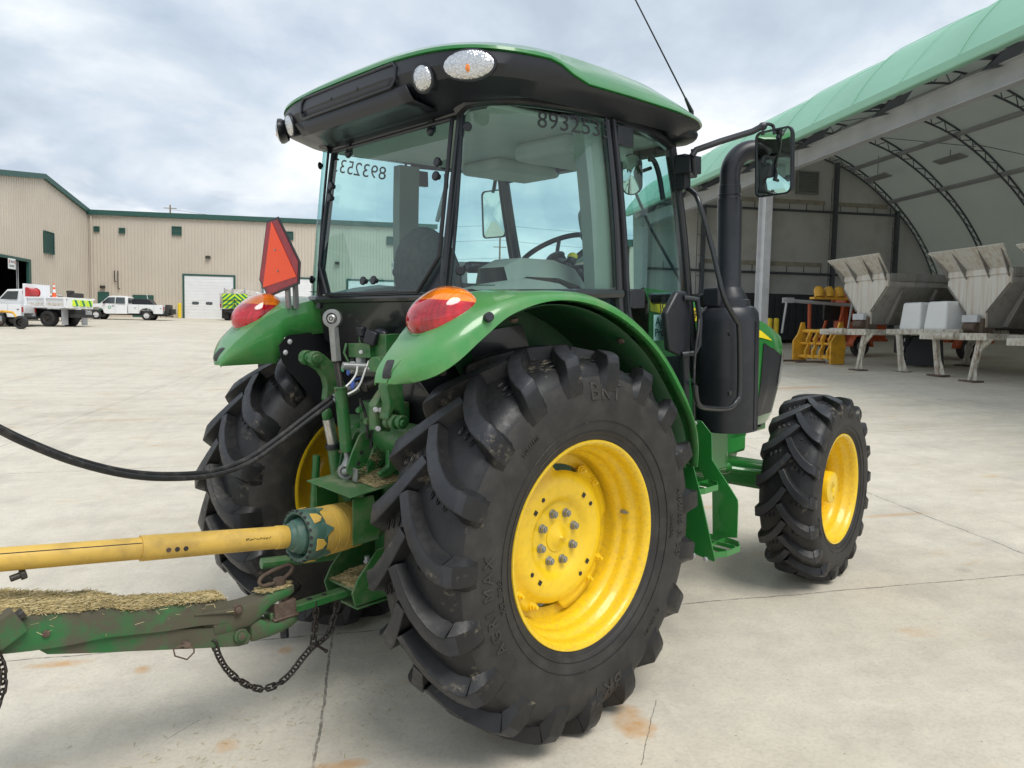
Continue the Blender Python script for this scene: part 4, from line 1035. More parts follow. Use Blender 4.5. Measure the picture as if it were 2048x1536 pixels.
LB.prism([T(a, b, 1, -.27) for a, b in o_], (0, .06, 0)); LBo = LB.build('lift_arm', 'green_dusty', tractor, bevel=.008, seg=3)
b = MB()
for px_, r_ in ((778, .026), (790, .030), (803, .028)):
    c = T(px_, 844, 1, -.27 + (790 - px_) * .0025); b.cyl(c + Vector((0, -.014, 0)), c + Vector((0, .014, 0)), r_, 24)
c = T(791, 844, 1, -.27); b.cyl(c + Vector((0, -.06, 0)), c + Vector((0, .06, 0)), .014, 14); b.build('arm_pivot', 'green_dusty', LBo, bevel=.004)
b = MB(); b.prism([T(a, c_, 1, -.20) for a, c_ in ((748, 812), (772, 775), (784, 790), (782, 864), (752, 862), (750, 830))], (0, .05, 0)); SB = b.build('support_bracket', 'green_dusty', tractor, bevel=.006)
for a, c_ in ((751, 819), (761, 820), (756, 857)): B(T(a, c_, 1, -.205), .009, .014, (-.5, -1, 0), par=SB)
# draft links running down and back from the arms
for s, y in ((1, .33), (-1, -.36)):
    lk = MB(); lk.tube([(-.42, y, 1.02), (-.44, y * 1.02, .80), (-.46, y * 1.05, .56)], [.018, .018, .016], 12); lk.build('lift_link', 'green_dusty', tractor)
    lk = MB(); lk.tube([(-.05, s * .26, .50), (-.40, s * .33, .53), (-.70 if s > 0 else -.5, s * .37, .56)], .026, 10); lk.build('draft_link', 'green_dusty', tractor, bevel=.003)
# chromed damper on the left
cy = MB(); a, b_ = T(656, 838, 1, .22), T(666, 888, 1, .22); cy.cyl(a, b_, .026, 24); CYL = cy.build('lift_cylinder', 'steel', tractor)
cy = MB(); d = (b_ - a).normalized(); cy.cyl(b_ - d * .004, b_ + d * .020, .037, 28); cy.build('cylinder_boot', 'black', CYL, bevel=.004)
cy = MB(); cy.cyl(b_ + d * .02, T(676, 960, 1, .22), .030, 18); cy.ell(a - d * .02, (.026, .02, .035), 12, 8); cy.cyl(T(683, 905, 1, .20), T(672, 965, 1, .20), .014, 10); cy.build('cylinder_body', 'green_dusty', CYL)
# stowed top link
yl = .06
t1, t2, t3, t4, t5, t6 = T(665, 637, 1, yl), T(673, 722, 1, yl), T(681, 773, 1, yl), T(693, 903, 1, yl), T(695, 918, 1, yl), T(692, 943, 1, yl)
ax_u = (t3 - t1).normalized()
tl = MB(); tl.cyl(t3, t4, .0275, 28); tl.cyl(t3 + ax_u * .0, t3 + ax_u * .012, .029, 28); TL = tl.build('top_link', 'green_dusty', tractor, bevel=.003)
k = MB(); k.cyl(t1 + ax_u * .035, t2, .0235, 6); k.tube([t1 + ax_u * .02, t1 + ax_u * .05], [.012, .02], 6)
view = Vector((-.75, -.66, 0)).normalized()
def ring_end(mb, c, r1, r2, w, n):
    rows = []
    for i in range(36):
        a = 2 * PI * i / 36; e1 = Vector((0, 0, 1)); e2 = e1.cross(n).normalized()
        dr = e1 * math.cos(a) + e2 * math.sin(a)
        rows.append([c + dr * r2 - n * w, c + dr * r1 - n * w * .8, c + dr * r1 + n * w * .8, c + dr * r2 + n * w])
    mb.grid(rows, close_u=True, close_v=True)
ring_end(k, t1, .040, .0235, .016, view); k.build('rod_end', 'grey_steel', TL, bevel=.002)
k = MB(); rows = []
k.ell(t1, (.0235, .0235, .0235), 20, 12); k.cyl(t1 - view * .022, t1 + view * .022, .0135, 18); k.build('ball_bush', 'steel', TL)
k = MB(); k.cyl(t1 + view * .0222, t1 + view * .0226, .0095, 18); k.build('bush_hole', 'dark', TL)
k = MB(); nth = 22
prof = []
L_ = (t3 - t2).length
for i in range(nth * 2 + 1): prof.append((L_ * i / (nth * 2), .0155 if i % 2 else .0138))
k.lathe(prof, t2, (t3 - t2), 16); k.build('link_thread', 'thread', TL, ang=20)
k = MB(); ring_end(k, t6, .036, .022, .013, view); k.tube([t4, t5, t6 - ax_u * .022], [.013, .014, .022], 12); k.ell(t6, (.022, .022, .022), 18, 10); k.build('rod_end', 'grey_steel', TL, bevel=.002)
for q in ((672, 780), (681, 902)):
    z_ = MB(); c = T(*q, 1, yl - .02); z_.cyl(c, c + view * .012, .005, 8); z_.build('grease_nipple', 'rust', TL)
# top link bracket plates with holes
for y_, sh in ((-.015, 0), (.085, -8)):
    m = MB(); outer = [(697, 948), (694, 938), (705, 905), (720, 870), (735, 860), (747, 862), (756, 874), (770, 884), (774, 900), (766, 925), (748, 945), (720, 962)]
    bmh = [T(a + (-10 if sh else 0), b + (-4 if sh else 0), 1, y_) for a, b in outer]
    m.prism(bmh, (0, .012, 0)); PL = m.build('link_bracket', 'green_dusty', tractor, bevel=.002)
    if not sh:
        for a, b in ((740, 873), (723, 905), (717, 927)):
            q = MB(); c = T(a, b, 1, y_ - .001); q.cyl(c, c - Vector((0, .0012, 0)), .0095, 16); q.build('bracket_hole', 'dark', PL)
        m = MB(); m.prism([T(a, b, 1, y_ - .001) for a, b in ((757, 876), (768, 884), (774, 900), (764, 925), (745, 946), (724, 958), (733, 925), (742, 895))], (0, -.018, 0)); CA = m.build('bracket_casting', 'green_dusty', PL, bevel=.006)
        for a, b in ((752, 893), (740, 926)): B(T(a, b, 1, y_ - .02), .013, .018, (0, -1, 0), 'green_dusty', CA)
m = MB(); m.box(T(711, 950, 1, -.03), (.008, .034, .058), Matrix.Rotation(.1, 3, 'X')); m.build('lock_plate', 'grey_steel', tractor, bevel=.0015)
m = MB(); m.prism([T(a, b, 1, -.10) for a, b in ((770, 890), (788, 905), (792, 930), (775, 950), (758, 955), (755, 945), (770, 930))], (0, -.03, 0)); m.tube([T(757, 949, 1, -.12), T(772, 940, 1, -.12)], .012, 10); m.build('stabiliser_bracket', 'green_dusty', tractor, bevel=.005)
# remote valves, couplers, seven-pin socket, caps
m = MB()
c = T(735, 700, 1, -.02)
m.box(c, (.10, .13, .06), Matrix.Rotation(.2, 3, 'Z')); m.box(c + Vector((.02, -.04, .055)), (.07, .06, .05)); m.box(c + Vector((.03, .05, .04)), (.05, .05, .07)); m.box(c + Vector((.04, -.11, .02)), (.1, .09, .10)); m.cyl(c + Vector((.0, -.13, -.05)), c + Vector((-.08, -.17, -.05)), .032, 16)
m.tube([c + Vector((-.06, .07, .03)), c + Vector((-.075, .07, -.01)), c + Vector((-.06, .06, -.05))], .006, 8)
VB = m.build('valve_block', 'green_dusty', tractor, bevel=.005)
m = MB(); c = T(727, 655, 1, .0); m.cyl(T(724, 672, 1, 0), T(722, 654, 1, 0), .022, 20); m.cyl(T(724, 672, 1, 0), T(731, 690, 1, 0), .014, 14); m.build('valve_cap', 'black', VB, bevel=.004)
m = MB(); c = T(744, 675, 1, -.10); m.box(c, (.045, .055, .060), Matrix.Rotation(.5, 3, 'Z') @ Matrix.Rotation(.35, 3, 'X')); m.ell(T(762, 668, 1, -.10), (.03, .045, .025), 12, 8); m.build('trailer_socket', 'black', VB, bevel=.007)
m = MB()
for (a, b, r) in ((724, 737, .019), (708, 730, .016), (737, 742, .018)): c = T(a, b, 1, -.06); m.cyl(c + Vector((.05, -.02, -.01)), c + Vector((-.05, .01, .0)), r, 16)
m.build('hose_coupler', 'grey_steel', VB, bevel=.003)
m = MB(); c = T(740, 768, 1, -.07); m.cyl(T(768, 756, 1, -.09), T(731, 773, 1, -.05), .020, 20); m.cyl(T(731, 773, 1, -.05), T(727, 775, 1, -.05), .023, 20); m.build('oil_filter', 'thread', VB, bevel=.003)
for a, b, r, mt in ((697, 742, .014, 'blue_cap'), (686, 736, .012, 'green_cap'), (705, 768, .016, 'blue_cap')):
    m = MB(); c = T(a, b, 1, -.02); m.ell(c, (.006, r, r * 1.5), 14, 8, Matrix.Rotation(.3, 3, 'X')); m.cyl(c + Vector((0, 0, r)), c + Vector((.03, -.02, r * 1.6)), .004, 6); m.build('dust_cap', mt, VB)
for pts in (((715, 732), (712, 748), (703, 762), (692, 773)), ((738, 722), (731, 738), (722, 764), (712, 779), (696, 788))):
    m = MB(); m.tube(smooth_path([T(a, b, 1, -.09) for a, b in pts], 4), .0042, 8); m.build('release_lever', 'white_wire', VB)
m = MB()
for pts in (((700, 700), (705, 650), (702, 620)), ((716, 705), (712, 660), (709, 622)), ((742, 660), (755, 630), (760, 612))):
    m = MB(); m.tube(smooth_path([T(a, b, 1, .05) + Vector((.12, 0, 0)) for a, b in pts], 4), .008, 8); m.build('valve_hose', 'black_rubber', tractor)
for (a, b, y, r) in ((720, 820, -.02, .012), (735, 842, -.06, .012), (716, 850, .03, .011), (746, 836, -.08, .010)):
    B(T(a, b, 1, y), r, .016, (-1, -.3, 0), 'green_dusty')
for pts in (((700, 800), (712, 835), (716, 880)), ((772, 800), (745, 815), (728, 850), (722, 900)), ((756, 776), (762, 800), (758, 830))):
    m = MB(); m.tube(smooth_path([T(a, b, 1, -.02) + Vector((.05, 0, 0)) for a, b in pts], 5), .007, 8); m.build('brake_pipe', 'black_rubber' if pts[0][0] != 756 else 'green_dusty', HITCH)
m = MB(); m.box(T(708, 735, 1, .0), (.03, .05, .035), Matrix.Rotation(.5, 3, 'X')); m.box(T(722, 724, 1, .02), (.03, .04, .05)); m.build('coupler_tag', 'decal_white', VB, bevel=.006)
for (a, b) in ((748, 705), (738, 690), (722, 704), (752, 690)): B(T(a, b, 1, -.06), .007, .012, (-.7, -.7, 0), 'galv_light', VB)
# PTO guard
m = MB(); ym1, yp1 = -.15, .15
q = [T(706, 999, 1, ym1), T(748, 990, 1, ym1), T(752, 1030, 1, ym1), T(762, 1042, 1, ym1), T(758, 1078, 1, ym1), T(706, 1093, 1, ym1)]
m.prism(q, (0, .005, 0))
zt_ = q[0].z + .002
PG = m.build('shaft_guard', 'green_dusty', tractor, bevel=.0015)
m = MB(); m.prism([Vector((p.x, .15, p.z)) for p in q], (0, -.005, 0)); m.build('guard_side', 'green_dusty', PG, bevel=.0015)
m = MB(); m.prism([Vector((q[0].x - .02, -.165, zt_ + .008)), Vector((q[0].x - .035, .165, zt_ + .03)), Vector((-.30, .165, zt_ + .045)), Vector((-.30, -.165, zt_ + .028))], (0, 0, .005)); m.build('guard_top', 'green_dusty', PG, bevel=.0015)
GT = (q[0].x, zt_)
# drawbar and its carrier
D = lambda a, b, z: T(a, b, 2, z)
m = MB(); z_ = .515
m.bb(-.86, .2, -.028, .028, .455, .487); DB = m.build('drawbar', 'green_dusty', tractor, bevel=.004)
for x in (-.60, -.67):
    q = MB(); q.cyl((x, 0, .487), (x, 0, .4885), .0125, 16); q.build('drawbar_hole', 'dark', DB)
m = MB()
for s in (-1, 1):
    m.prism([(-.52, s * .105, .44), (-.535, s * .105, .50), (-.50, s * .105, .56), (-.40, s * .105, .66), (-.24, s * .105, .68), (-.24, s * .105, .44)], (0, s * .010, 0))
m.prism([(-.515, -.105, .497), (-.515, .105, .497), (-.24, .105, .512), (-.24, -.105, .512)], (0, 0, .008))
m.prism([(-.51, -.11, .43), (-.51, .11, .43), (-.24, .11, .43), (-.24, -.11, .43)], (0, 0, -.01))
m.box((-.27, .03, .60), (.03, .10, .22))
DC = m.build('drawbar_carrier', 'green_dusty', tractor, bevel=.004)
B((-.36, .03, .56), .013, .03, (0, 0, 1), par=DC)

def straw(mb, n, fn, l0=.012, l1=.035, w=.0008, flat=.35):
    """loose chopped stems: each a thin three-sided blade"""
    for _ in range(n):
        p, up = fn(); a = random.uniform(0, 2 * PI); L = random.uniform(l0, l1) * .5
        d = Vector((math.cos(a), math.sin(a), random.uniform(-flat, flat) * .6)); d -= up * d.dot(up) * .6; d.normalize()
        e = d.cross(Vector((0, 0, 1))).normalized() * w * random.uniform(.6, 1.5); f = Vector((0, 0, 1)) * w * 1.2
        mid = p + Vector((0, 0, random.uniform(-.001, .003)))
        mb.cm = random.choice((0, 0, 1, 2))
        mb.add([p - d * L - e, p - d * L + e, p - d * L + f, p + d * L - e + (mid - p), p + d * L + e + (mid - p), p + d * L + f + (mid - p)], [(0, 1, 4, 3), (1, 2, 5, 4), (2, 0, 3, 5)])
    mb.cm = 0
def hay_pile(label, top, n, l1=.035, w=.0009, base=None, loc=None):
    mb = MB()
    if base: mb.grid(base)
    straw(mb, n, top, .010, l1, w)
    o = mb.build('hay_clippings', ['hay', 'hay2', 'hay3'], None, weld=False, smooth=False); o.matrix_world = MT if loc is None else loc
    return tag(o, label, 'hay', kind='stuff')
def heap(x0, x1, y0, y1, zf, hgt, seed, edge=.25):
    def H(x, y):
        u = (x - x0) / (x1 - x0) * 2 - 1; v = (y - y0) / (y1 - y0) * 2 - 1
        e = max(0, 1 - abs(u) ** 3) * max(0, 1 - abs(v) ** 3)
        return zf(x, y) + hgt * e * (.55 + .9 * noise.noise(Vector((x * 14 + seed, y * 14, 0))) )
    rows = [[Vector((lerp(x0, x1, i / 22), lerp(y0, y1, j / 14), H(lerp(x0, x1, i / 22), lerp(y0, y1, j / 14)) - .0015)) for j in range(15)] for i in range(23)]
    def fn():
        x, y = random.uniform(x0, x1), random.uniform(y0, y1)
        return Vector((x, y, H(x, y) + random.uniform(0, .004))), Vector((0, 0, 1))
    return rows, fn
rows, fn = heap(-.50, -.25, -.098, .098, lambda x, y: .505 + (x + .5) * .06, .045, 3.3)
hay_pile('loose brown hay heaped on the drawbar carrier', fn, 1500, .05, .0011, rows)
rows, fn = heap(-.42, -.27, -.15, .15, lambda x, y: GT[1] + .026 + (y + .15) * .06 + (x + .45) * .07, .030, 8.1)
hay_pile('chopped hay on the top plate of the shaft guard', fn, 1900, .03, .0009, rows)
def fn2():
    c = random.choice([T(757, 889, 1, -.035), T(748, 915, 1, -.035), T(728, 938, 1, -.03), T(752, 921, 1, -.04)])
    return c + Vector((random.gauss(0, .012), -random.uniform(0, .004), random.gauss(0, .010))), Vector((0, 1, 0))
hay_pile('hay dust caught on the link bracket bolts', fn2, 260, .012, .0008)

# ================================================================ DRIVE SHAFT
pto = thing('drive_shaft', 'yellow shielded drive shaft running from the tractor to the mower', 'drive shaft', mat=MT)
S0 = Vector((-.45, 0, .763)); 
S2 = T(0, 1122, 1, .05)
# joint end of the shaft
c1 = Vector((-.738, -.045, .780))
S1 = c1
sd_ = (S2 - S1).normalized()
hd_ = (S1 - S0).normalized()
m = MB(); a0 = S0 - hd_ * .02
ln = (S1 - a0).length
m.lathe([(0, .094), (.012, .099), (.07, .101), (.072, .098), (.076, .098), (.078, .102), (.122, .102), (.124, .099), (.128, .099), (.130, .103), (.172, .102), (.174, .099), (.178, .099), (.18, .103), (ln - .05, .104)], a0, hd_, 48, True)
CO = m.build('shield_cone', 'pto_yellow', pto, ang=50)
cone_d = (hd_ * .72 + sd_ * .28).normalized()
e_ = S1 - hd_ * .052
m = MB(); m.lathe([(-.03, .1035), (.0, .107), (.045, .108), (.052, .104), (.052, .092), (.046, .088), (.0, .08)], e_, cone_d, 48); CG = m.build('shield_collar', 'pto_green', pto, ang=40)
for i in range(6):
    a = 2 * PI * i / 6 + .35; ref = Vector((0, 0, 1)); u = (ref - cone_d * ref.dot(cone_d)).normalized(); w_ = cone_d.cross(u)
    dr = u * math.cos(a) + w_ * math.sin(a); tn = -u * math.sin(a) + w_ * math.cos(a)
    q = MB(); c = e_ + dr * .1075 + cone_d * .004
    q.prism([c + tn * x + cone_d * z - dr * (x * x * 4.6) for x, z in ((-.026, .022), (.026, .022), (.020, -.008), (0, -.024), (-.020, -.008))], dr * .005); q.build('collar_tab', 'pto_yellow', CG, bevel=.002)
    q = MB(); c = e_ + dr * .1042 - cone_d * .018; c2 = dr * math.cos(.52) + tn * math.sin(.52)
    cc = e_ + c2 * .1045
    tn2 = -dr * math.sin(.52) + tn * math.cos(.52)
    q.prism([cc + tn2 * x + cone_d * z - c2 * (x * x * 4.6) for x, z in ((-.048, .0), (.048, .0), (.018, -.034), (0, -.062), (-.018, -.034))], c2 * .0035); q.build('collar_tooth', 'pto_green', CG)
for i in range(22):
    a = 2 * PI * i / 22; dr = u * math.cos(a) + w_ * math.sin(a)
    q = MB(); c = e_ + dr * .1035 + cone_d * .0505; nn_ = (dr * .75 + cone_d * .65).normalized(); q.cyl(c + nn_ * .0015, c + nn_ * .0045, .0072, 10); q.build('collar_hole', 'dark', CG)
m = MB(); m.lathe([(-.05, .074), (-.02, .075), (.02, .074), (.024, .070), (.045, .064), (.05, .055), (.062, .053), (.07, .048)], e_ + cone_d * .02, sd_, 40, False, True); BLx = m.build('bearing_cap', 'pto_green', pto, ang=30)
for i in range(20):
    a = 2 * PI * i / 20; dr = u * math.cos(a) + w_ * math.sin(a); q = MB(); c = e_ + cone_d * .028 + dr * .0752; q.box(c, (.026, .004, .004)); 
    if i % 2 == 0: q.build('cap_rib', 'pto_green', BLx)
tb = e_ + cone_d * .02 + sd_ * .07
L1 = ((T(284, 1092, 1, .0) - tb).length)
Ltot = (S2 - tb).length + .9
m = MB(); m.lathe([(0, .044), (.01, .0455), (.012, .047), (.045, .047), (.047, .0445), (L1 * .35, .0448), (L1, .0465), (L1, .041)], tb, sd_, 40, True, True); OT = m.build('outer_tube', 'pto_yellow', pto, ang=40)
m = MB(); m.lathe([(L1 - .05, .0395), (Ltot, .0395)], tb, sd_, 40, False, True); IT = m.build('inner_tube', 'pto_yellow', pto, ang=40)
ref = Vector((0, 0, 1)); us = (ref - sd_ * ref.dot(sd_)).normalized(); ws = sd_.cross(us); ws = ws if ws.dot(CT - tb) > 0 else -ws
m = MB()
for off in (.72,):
    dr = us * math.sin(off) + ws * math.cos(off); m.tube([tb + sd_ * (L1 + .002) + dr * .0395, tb + sd_ * Ltot + dr * .0395], .0018, 6)
m.build('tube_groove', 'dark', IT)
for i, f in enumerate((.735, .79, .845)):
    dr = ws * .93 + us * -.05; dr.normalize(); c = tb + sd_ * (L1 * f) + dr * .0452
    q = MB(); q.cyl(c, c + dr * .0018, .0088, 18); q.build('tube_hole', 'dark' if i != 2 else 'rust', OT)
dr = (ws * .95 + us * .28).normalized()
t = MB()
for i in range(16):
    c = tb + sd_ * (.085 + .0062 * i + random.uniform(-.001, .001)) + dr * .0462 + us * random.uniform(-.004, .004); t.box(c, (random.uniform(.002, .005), .0008, random.uniform(.002, .008)))
t.build('worn_label', 'text_dark', OT)
# shaft core hidden under the shields
m = MB(); m.cyl(S0 + Vector((.03, 0, 0)), a0 + hd_ * .05, .05, 16); m.build('yoke', 'thread', pto)

# ================================================================ IMPLEMENT TONGUE
tongue = thing('implement_tongue', 'worn green mower tongue pinned to the tractor drawbar', 'hitch tongue', mat=MT)
pin = Vector((-.80, 0, .50))
tE = T(0, 1262, 1, .0)
td = Vector((tE.x - pin.x, tE.y - pin.y, 0)).normalized(); tn_ = Vector((-td.y, td.x, 0))      # along, across
if tn_.dot(CT - pin) < 0: tn_ = -tn_
def TG(l, w, z): return pin + td * l + tn_ * w + Vector((0, 0, z))
# swivel clevis round the drawbar
def slab(path, nm, mat, par, bev=.006):
    """path: list of (l, halfwidth, ztop, zbot)"""
    m = MB(); rows = []
    for l, hw, zt, zb in path:
        c = .22 * (zt - zb)
        rows.append([TG(l, -hw, zb + c), TG(l, -hw, zt - c), TG(l, -hw * .86, zt), TG(l, hw * .86, zt), TG(l, hw, zt - c), TG(l, hw, zb + c), TG(l, hw * .86, zb), TG(l, -hw * .86, zb)])
    m.grid(rows, close_v=True); n = len(rows[0]); m.f.append(list(range(n))); m.m.append(0); e = len(m.v) - n; m.f.append([e + i for i in range(n)][::-1]); m.m.append(0)
    return m.build(nm, mat, par, bevel=bev, ang=40)
# upper jaw
UJ = slab([(-.055, .012, .075, .050), (-.048, .032, .079, .045), (-.02, .047, .082, .040), (.03, .052, .080, .036), (.07, .052, .074, .022), (.11, .054, .062, -.01), (.16, .056, .060, -.028), (.22, .057, .064, -.030), (.30, .057, .072, -.024)], 'upper_jaw', 'green_worn', tongue)
LJ = slab([(-.062, .014, -.045, -.075), (-.055, .034, -.040, -.080), (-.02, .050, -.042, -.088), (.04, .054, -.050, -.095), (.08, .054, -.035, -.098), (.11, .052, -.014, -.098), (.15, .046, -.02, -.098)], 'lower_jaw', 'green_worn', tongue)
m = MB(); m.box(TG(.0, 0, -.012), (.095, .09, .075), Matrix.Rotation(math.atan2(td.y, td.x), 3, 'Z')); m.box(TG(.0, 0, -.040), (.11, .10, .012), Matrix.Rotation(math.atan2(td.y, td.x), 3, 'Z')); m.cyl(TG(0, 0, .025), TG(0, 0, .045), .036, 24); m.build('swivel_block', 'rust', tongue, bevel=.005)
m = MB(); m.cyl(TG(.028, .02, .024), TG(.028, .02, .036), .022, 20); m.build('wear_ring', 'steel', tongue)
m = MB(); m.cyl(TG(0, 0, .075), TG(0, 0, .112), .025, 20); m.cyl(TG(0, 0, -.11), TG(0, 0, .08), .0165, 16); m.cyl(TG(0, 0, .075), TG(0, 0, .086), .031, 6)
hp = [TG(-.022 + 0, 0, .108), TG(-.05, 0, .125), TG(-.062, 0, .145), TG(-.045, 0, .160), TG(.0, 0, .156), TG(.05, 0, .146), TG(.078, 0, .134), TG(.086, 0, .116), TG(.072, 0, .100), TG(.045, 0, .096), TG(.020, 0, .100)]
m.tube(smooth_path(hp, 4), .0075, 10); m.build('hitch_pin', 'rust', tongue, ang=50)
m = MB(); m.cyl(TG(-.01, 0, -.14), TG(-.01, 0, -.09), .018, 16); m.build('pin_tail', 'black', tongue)
# main beam: top plate with rolled edge, side cheeks
def zc(px, py, l):      # height of a photo point on the near cheek
    return 0
near = .058
Lb = (tE - pin).length + .25
def NP(px, py, w=near):        # pixel onto the near cheek plane -> (l, z)
    d = _ray(px, py); P0 = pin + tn_ * w; t = (P0 - CT).dot(tn_) / d.dot(tn_); p = CT + d * t
    return (p - pin).dot(td), p.z - pin.z
topc = [(455, 1197), (400, 1205), (330, 1212), (260, 1222), (210, 1214), (170, 1223), (80, 1228), (0, 1232), (-60, 1236)]
botc = [(455, 1246), (400, 1251), (330, 1262), (260, 1269), (210, 1274), (130, 1290), (60, 1300), (0, 1306), (-60, 1312)]
tp_ = sorted(NP(a, b) for a, b in topc); bt_ = sorted(NP(a, b) for a, b in botc)
def FW(l):
    f = (l - tp_[0][0]) / (tp_[-1][0] - tp_[0][0]); return interp([(0, .05), (.2, .06), (.5, .16), (1, .34)], f)
m = MB(); rows = []
for i in range(33):
    l = lerp(tp_[0][0], tp_[-1][0], i / 32); zt = interp(tp_, l); zb = interp(bt_, l)
    hw = near * lerp(1, 1.25, i / 32)
    fw = FW(l); rows.append([TG(l, hw - .006, zb), TG(l, hw, zb), TG(l, hw, zt - .014), TG(l, hw - .006, zt - .003), TG(l, hw - .018, zt), TG(l, -fw + .018, zt), TG(l, -fw + .006, zt - .003), TG(l, -fw, zt - .014), TG(l, -fw, zb + .03), TG(l, -fw + .006, zb + .03)])
m.grid(rows); BM = m.build('tongue_beam', 'green_worn', tongue, ang=40)
low = [(470, 1254), (400, 1262), (330, 1268), (205, 1270), (60, 1275)]
lowb = [(478, 1292), (400, 1296), (330, 1298), (260, 1303), (200, 1306), (95, 1309), (70, 1300)]
m = MB()
pl = [NP(a, b, near * .86) for a, b in ((455, 1256), (205, 1262), (70, 1285), (78, 1300), (95, 1309), (200, 1306), (260, 1303), (400, 1297), (478, 1293), (497, 1288), (502, 1272), (492, 1258))]
for sgn in (1, -1):
    m.prism([TG(l, sgn * near * .86, z) for l, z in pl], tn_ * (-.008 * sgn))
m.build('lower_cheek', 'green_worn', tongue, bevel=.002)
for (a, b, r, mt) in ((474, 1219, .017, 'rust'), (481, 1271, .021, 'green_worn'), (90, 1265, .015, 'rust')):
    l, z = NP(a, b); q = MB(); c = TG(l, near, z); q.cyl(c - tn_ * .004, c + tn_ * .008, r * 1.25, 24); q.cyl(c + tn_ * .008, c + tn_ * .020, r * .8, 18); q.build('pivot_bolt', mt, tongue, bevel=.003)
    q = MB(); q.cyl(c + tn_ * .020, c + tn_ * .022, r * .45, 14); q.build('bolt_core', 'rust', tongue)
l1, z1 = NP(465, 1221); l2, z2 = NP(388, 1230); q = MB(); q.tube([TG(l1, near + .002, z1), TG(l2, near + .002, z2)], [.011, .004], 10); q.build('weld_rib', 'green_worn', tongue)
# ring pin hanging on the near cheek
l, z = NP(371, 1288); c = TG(l, near, z); q = MB(); q.cyl(c - tn_ * .01, c + tn_ * .022, .012, 14); RP = q.build('ring_pin', 'rust', tongue)
q = MB(); pts = [NP(a, b, near + .02) for a, b in ((362, 1291), (347, 1299), (350, 1312), (374, 1319), (388, 1305), (388, 1297), (377, 1293))]; q.tube([TG(l, near + .02, z) for l, z in pts] + [TG(pts[0][0], near + .02, pts[0][1])], .0032, 8, False); q.build('pull_ring', 'rust', RP)
# angled clamp bolts at the left edge
for (a, b, a2, b2, w_) in ((10, 1252, 48, 1224, near + .01), (20, 1158, 52, 1146, -near * .8)):
    l, z = NP(a, b, w_); l2, z2 = NP(a2, b2, w_); p0, p1 = TG(l, w_, z), TG(l2, w_, z2); d = (p1 - p0); q = MB(); q.cyl(p0, p0 + d * .7, .011, 12); q.cyl(p0 + d * .62, p1, .019, 6); q.build('clamp_bolt', 'thread', tongue, bevel=.002)
q = MB(); l, z = NP(-20, 1275, near + .005); q.box(TG(l, near + .02, z), (.18, .05, .09), Matrix.Rotation(math.atan2(td.y, td.x), 3, 'Z') @ Matrix.Rotation(.5, 3, 'Y')); q.build('clamp_bracket', 'green_worn', tongue, bevel=.006)
def zt_at(l): return interp(tp_, l)
def fnh():
    while True:
        l = random.uniform(tp_[0][0] + .02, tp_[-1][0] - .02); hw = near * .95 * lerp(1, 1.25, (l - tp_[0][0]) / (tp_[-1][0] - tp_[0][0])); fw = FW(l) * .92; w_ = random.uniform(-fw, hw)
        if random.random() < 1 - abs(w_ / (hw if w_ > 0 else fw)) ** 4 * .8: break
    hgt = .012 * (1 - (w_ / (hw if w_ > 0 else fw)) ** 2) * interp([(0, .3), (.3, .5), (.45, 1), (.9, 1), (1.2, .5)], l)
    return TG(l, w_, zt_at(l) + hgt * random.uniform(.4, 1.25) + (random.uniform(0, .008) if random.random() < .25 else 0)), Vector((0, 0, 1))
rows = []
for i in range(30):
    l = lerp(tp_[0][0] + .02, tp_[-1][0], i / 29); hw = near * .97 * lerp(1, 1.25, i / 29)
    rows.append([TG(l, (hw if w_ > 0 else FW(l) * .92) * w_, zt_at(l) + .001 + .0115 * (1 - w_ * w_) * interp([(0, .3), (.3, .5), (.45, 1), (.9, 1), (1.2, .5)], l)) for w_ in (-.93, -.6, -.3, 0, .3, .6, .93)])
hay_pile('mat of pale dry hay lying along the top of the mower tongue', fnh, 7500, .055, .0012, rows)
def fns():
    l = random.uniform(.1, tp_[-1][0]); w_ = near * 1.1 + abs(random.gauss(0, .02)); return TG(l, w_ if random.random() < .6 else w_, zt_at(max(l, tp_[0][0])) - abs(random.gauss(0, .03))), Vector((0, 1, 0))
hay_pile('a few loose stalks clinging to the near side of the mower tongue', fns, 26, .03, .0008)
def fng():
    x, y = random.uniform(-1.7, -.3), random.gauss(-.05, .22); return Vector((x, y, .004)), Vector((0, 0, 1))
hay_pile('sparse chaff scattered on the concrete under the hitch', fng, 260, .03, .0008)
def fnj():
    a = random.uniform(0, 2 * PI); r = random.uniform(.02, .05); return TG(.03 + r * math.cos(a) * 1.5, r * math.sin(a), .081 + random.uniform(0, .006)), Vector((0, 0, 1))
hay_pile('hay packed round the hitch pin on the upper jaw', fnj, 500, .03, .0009)

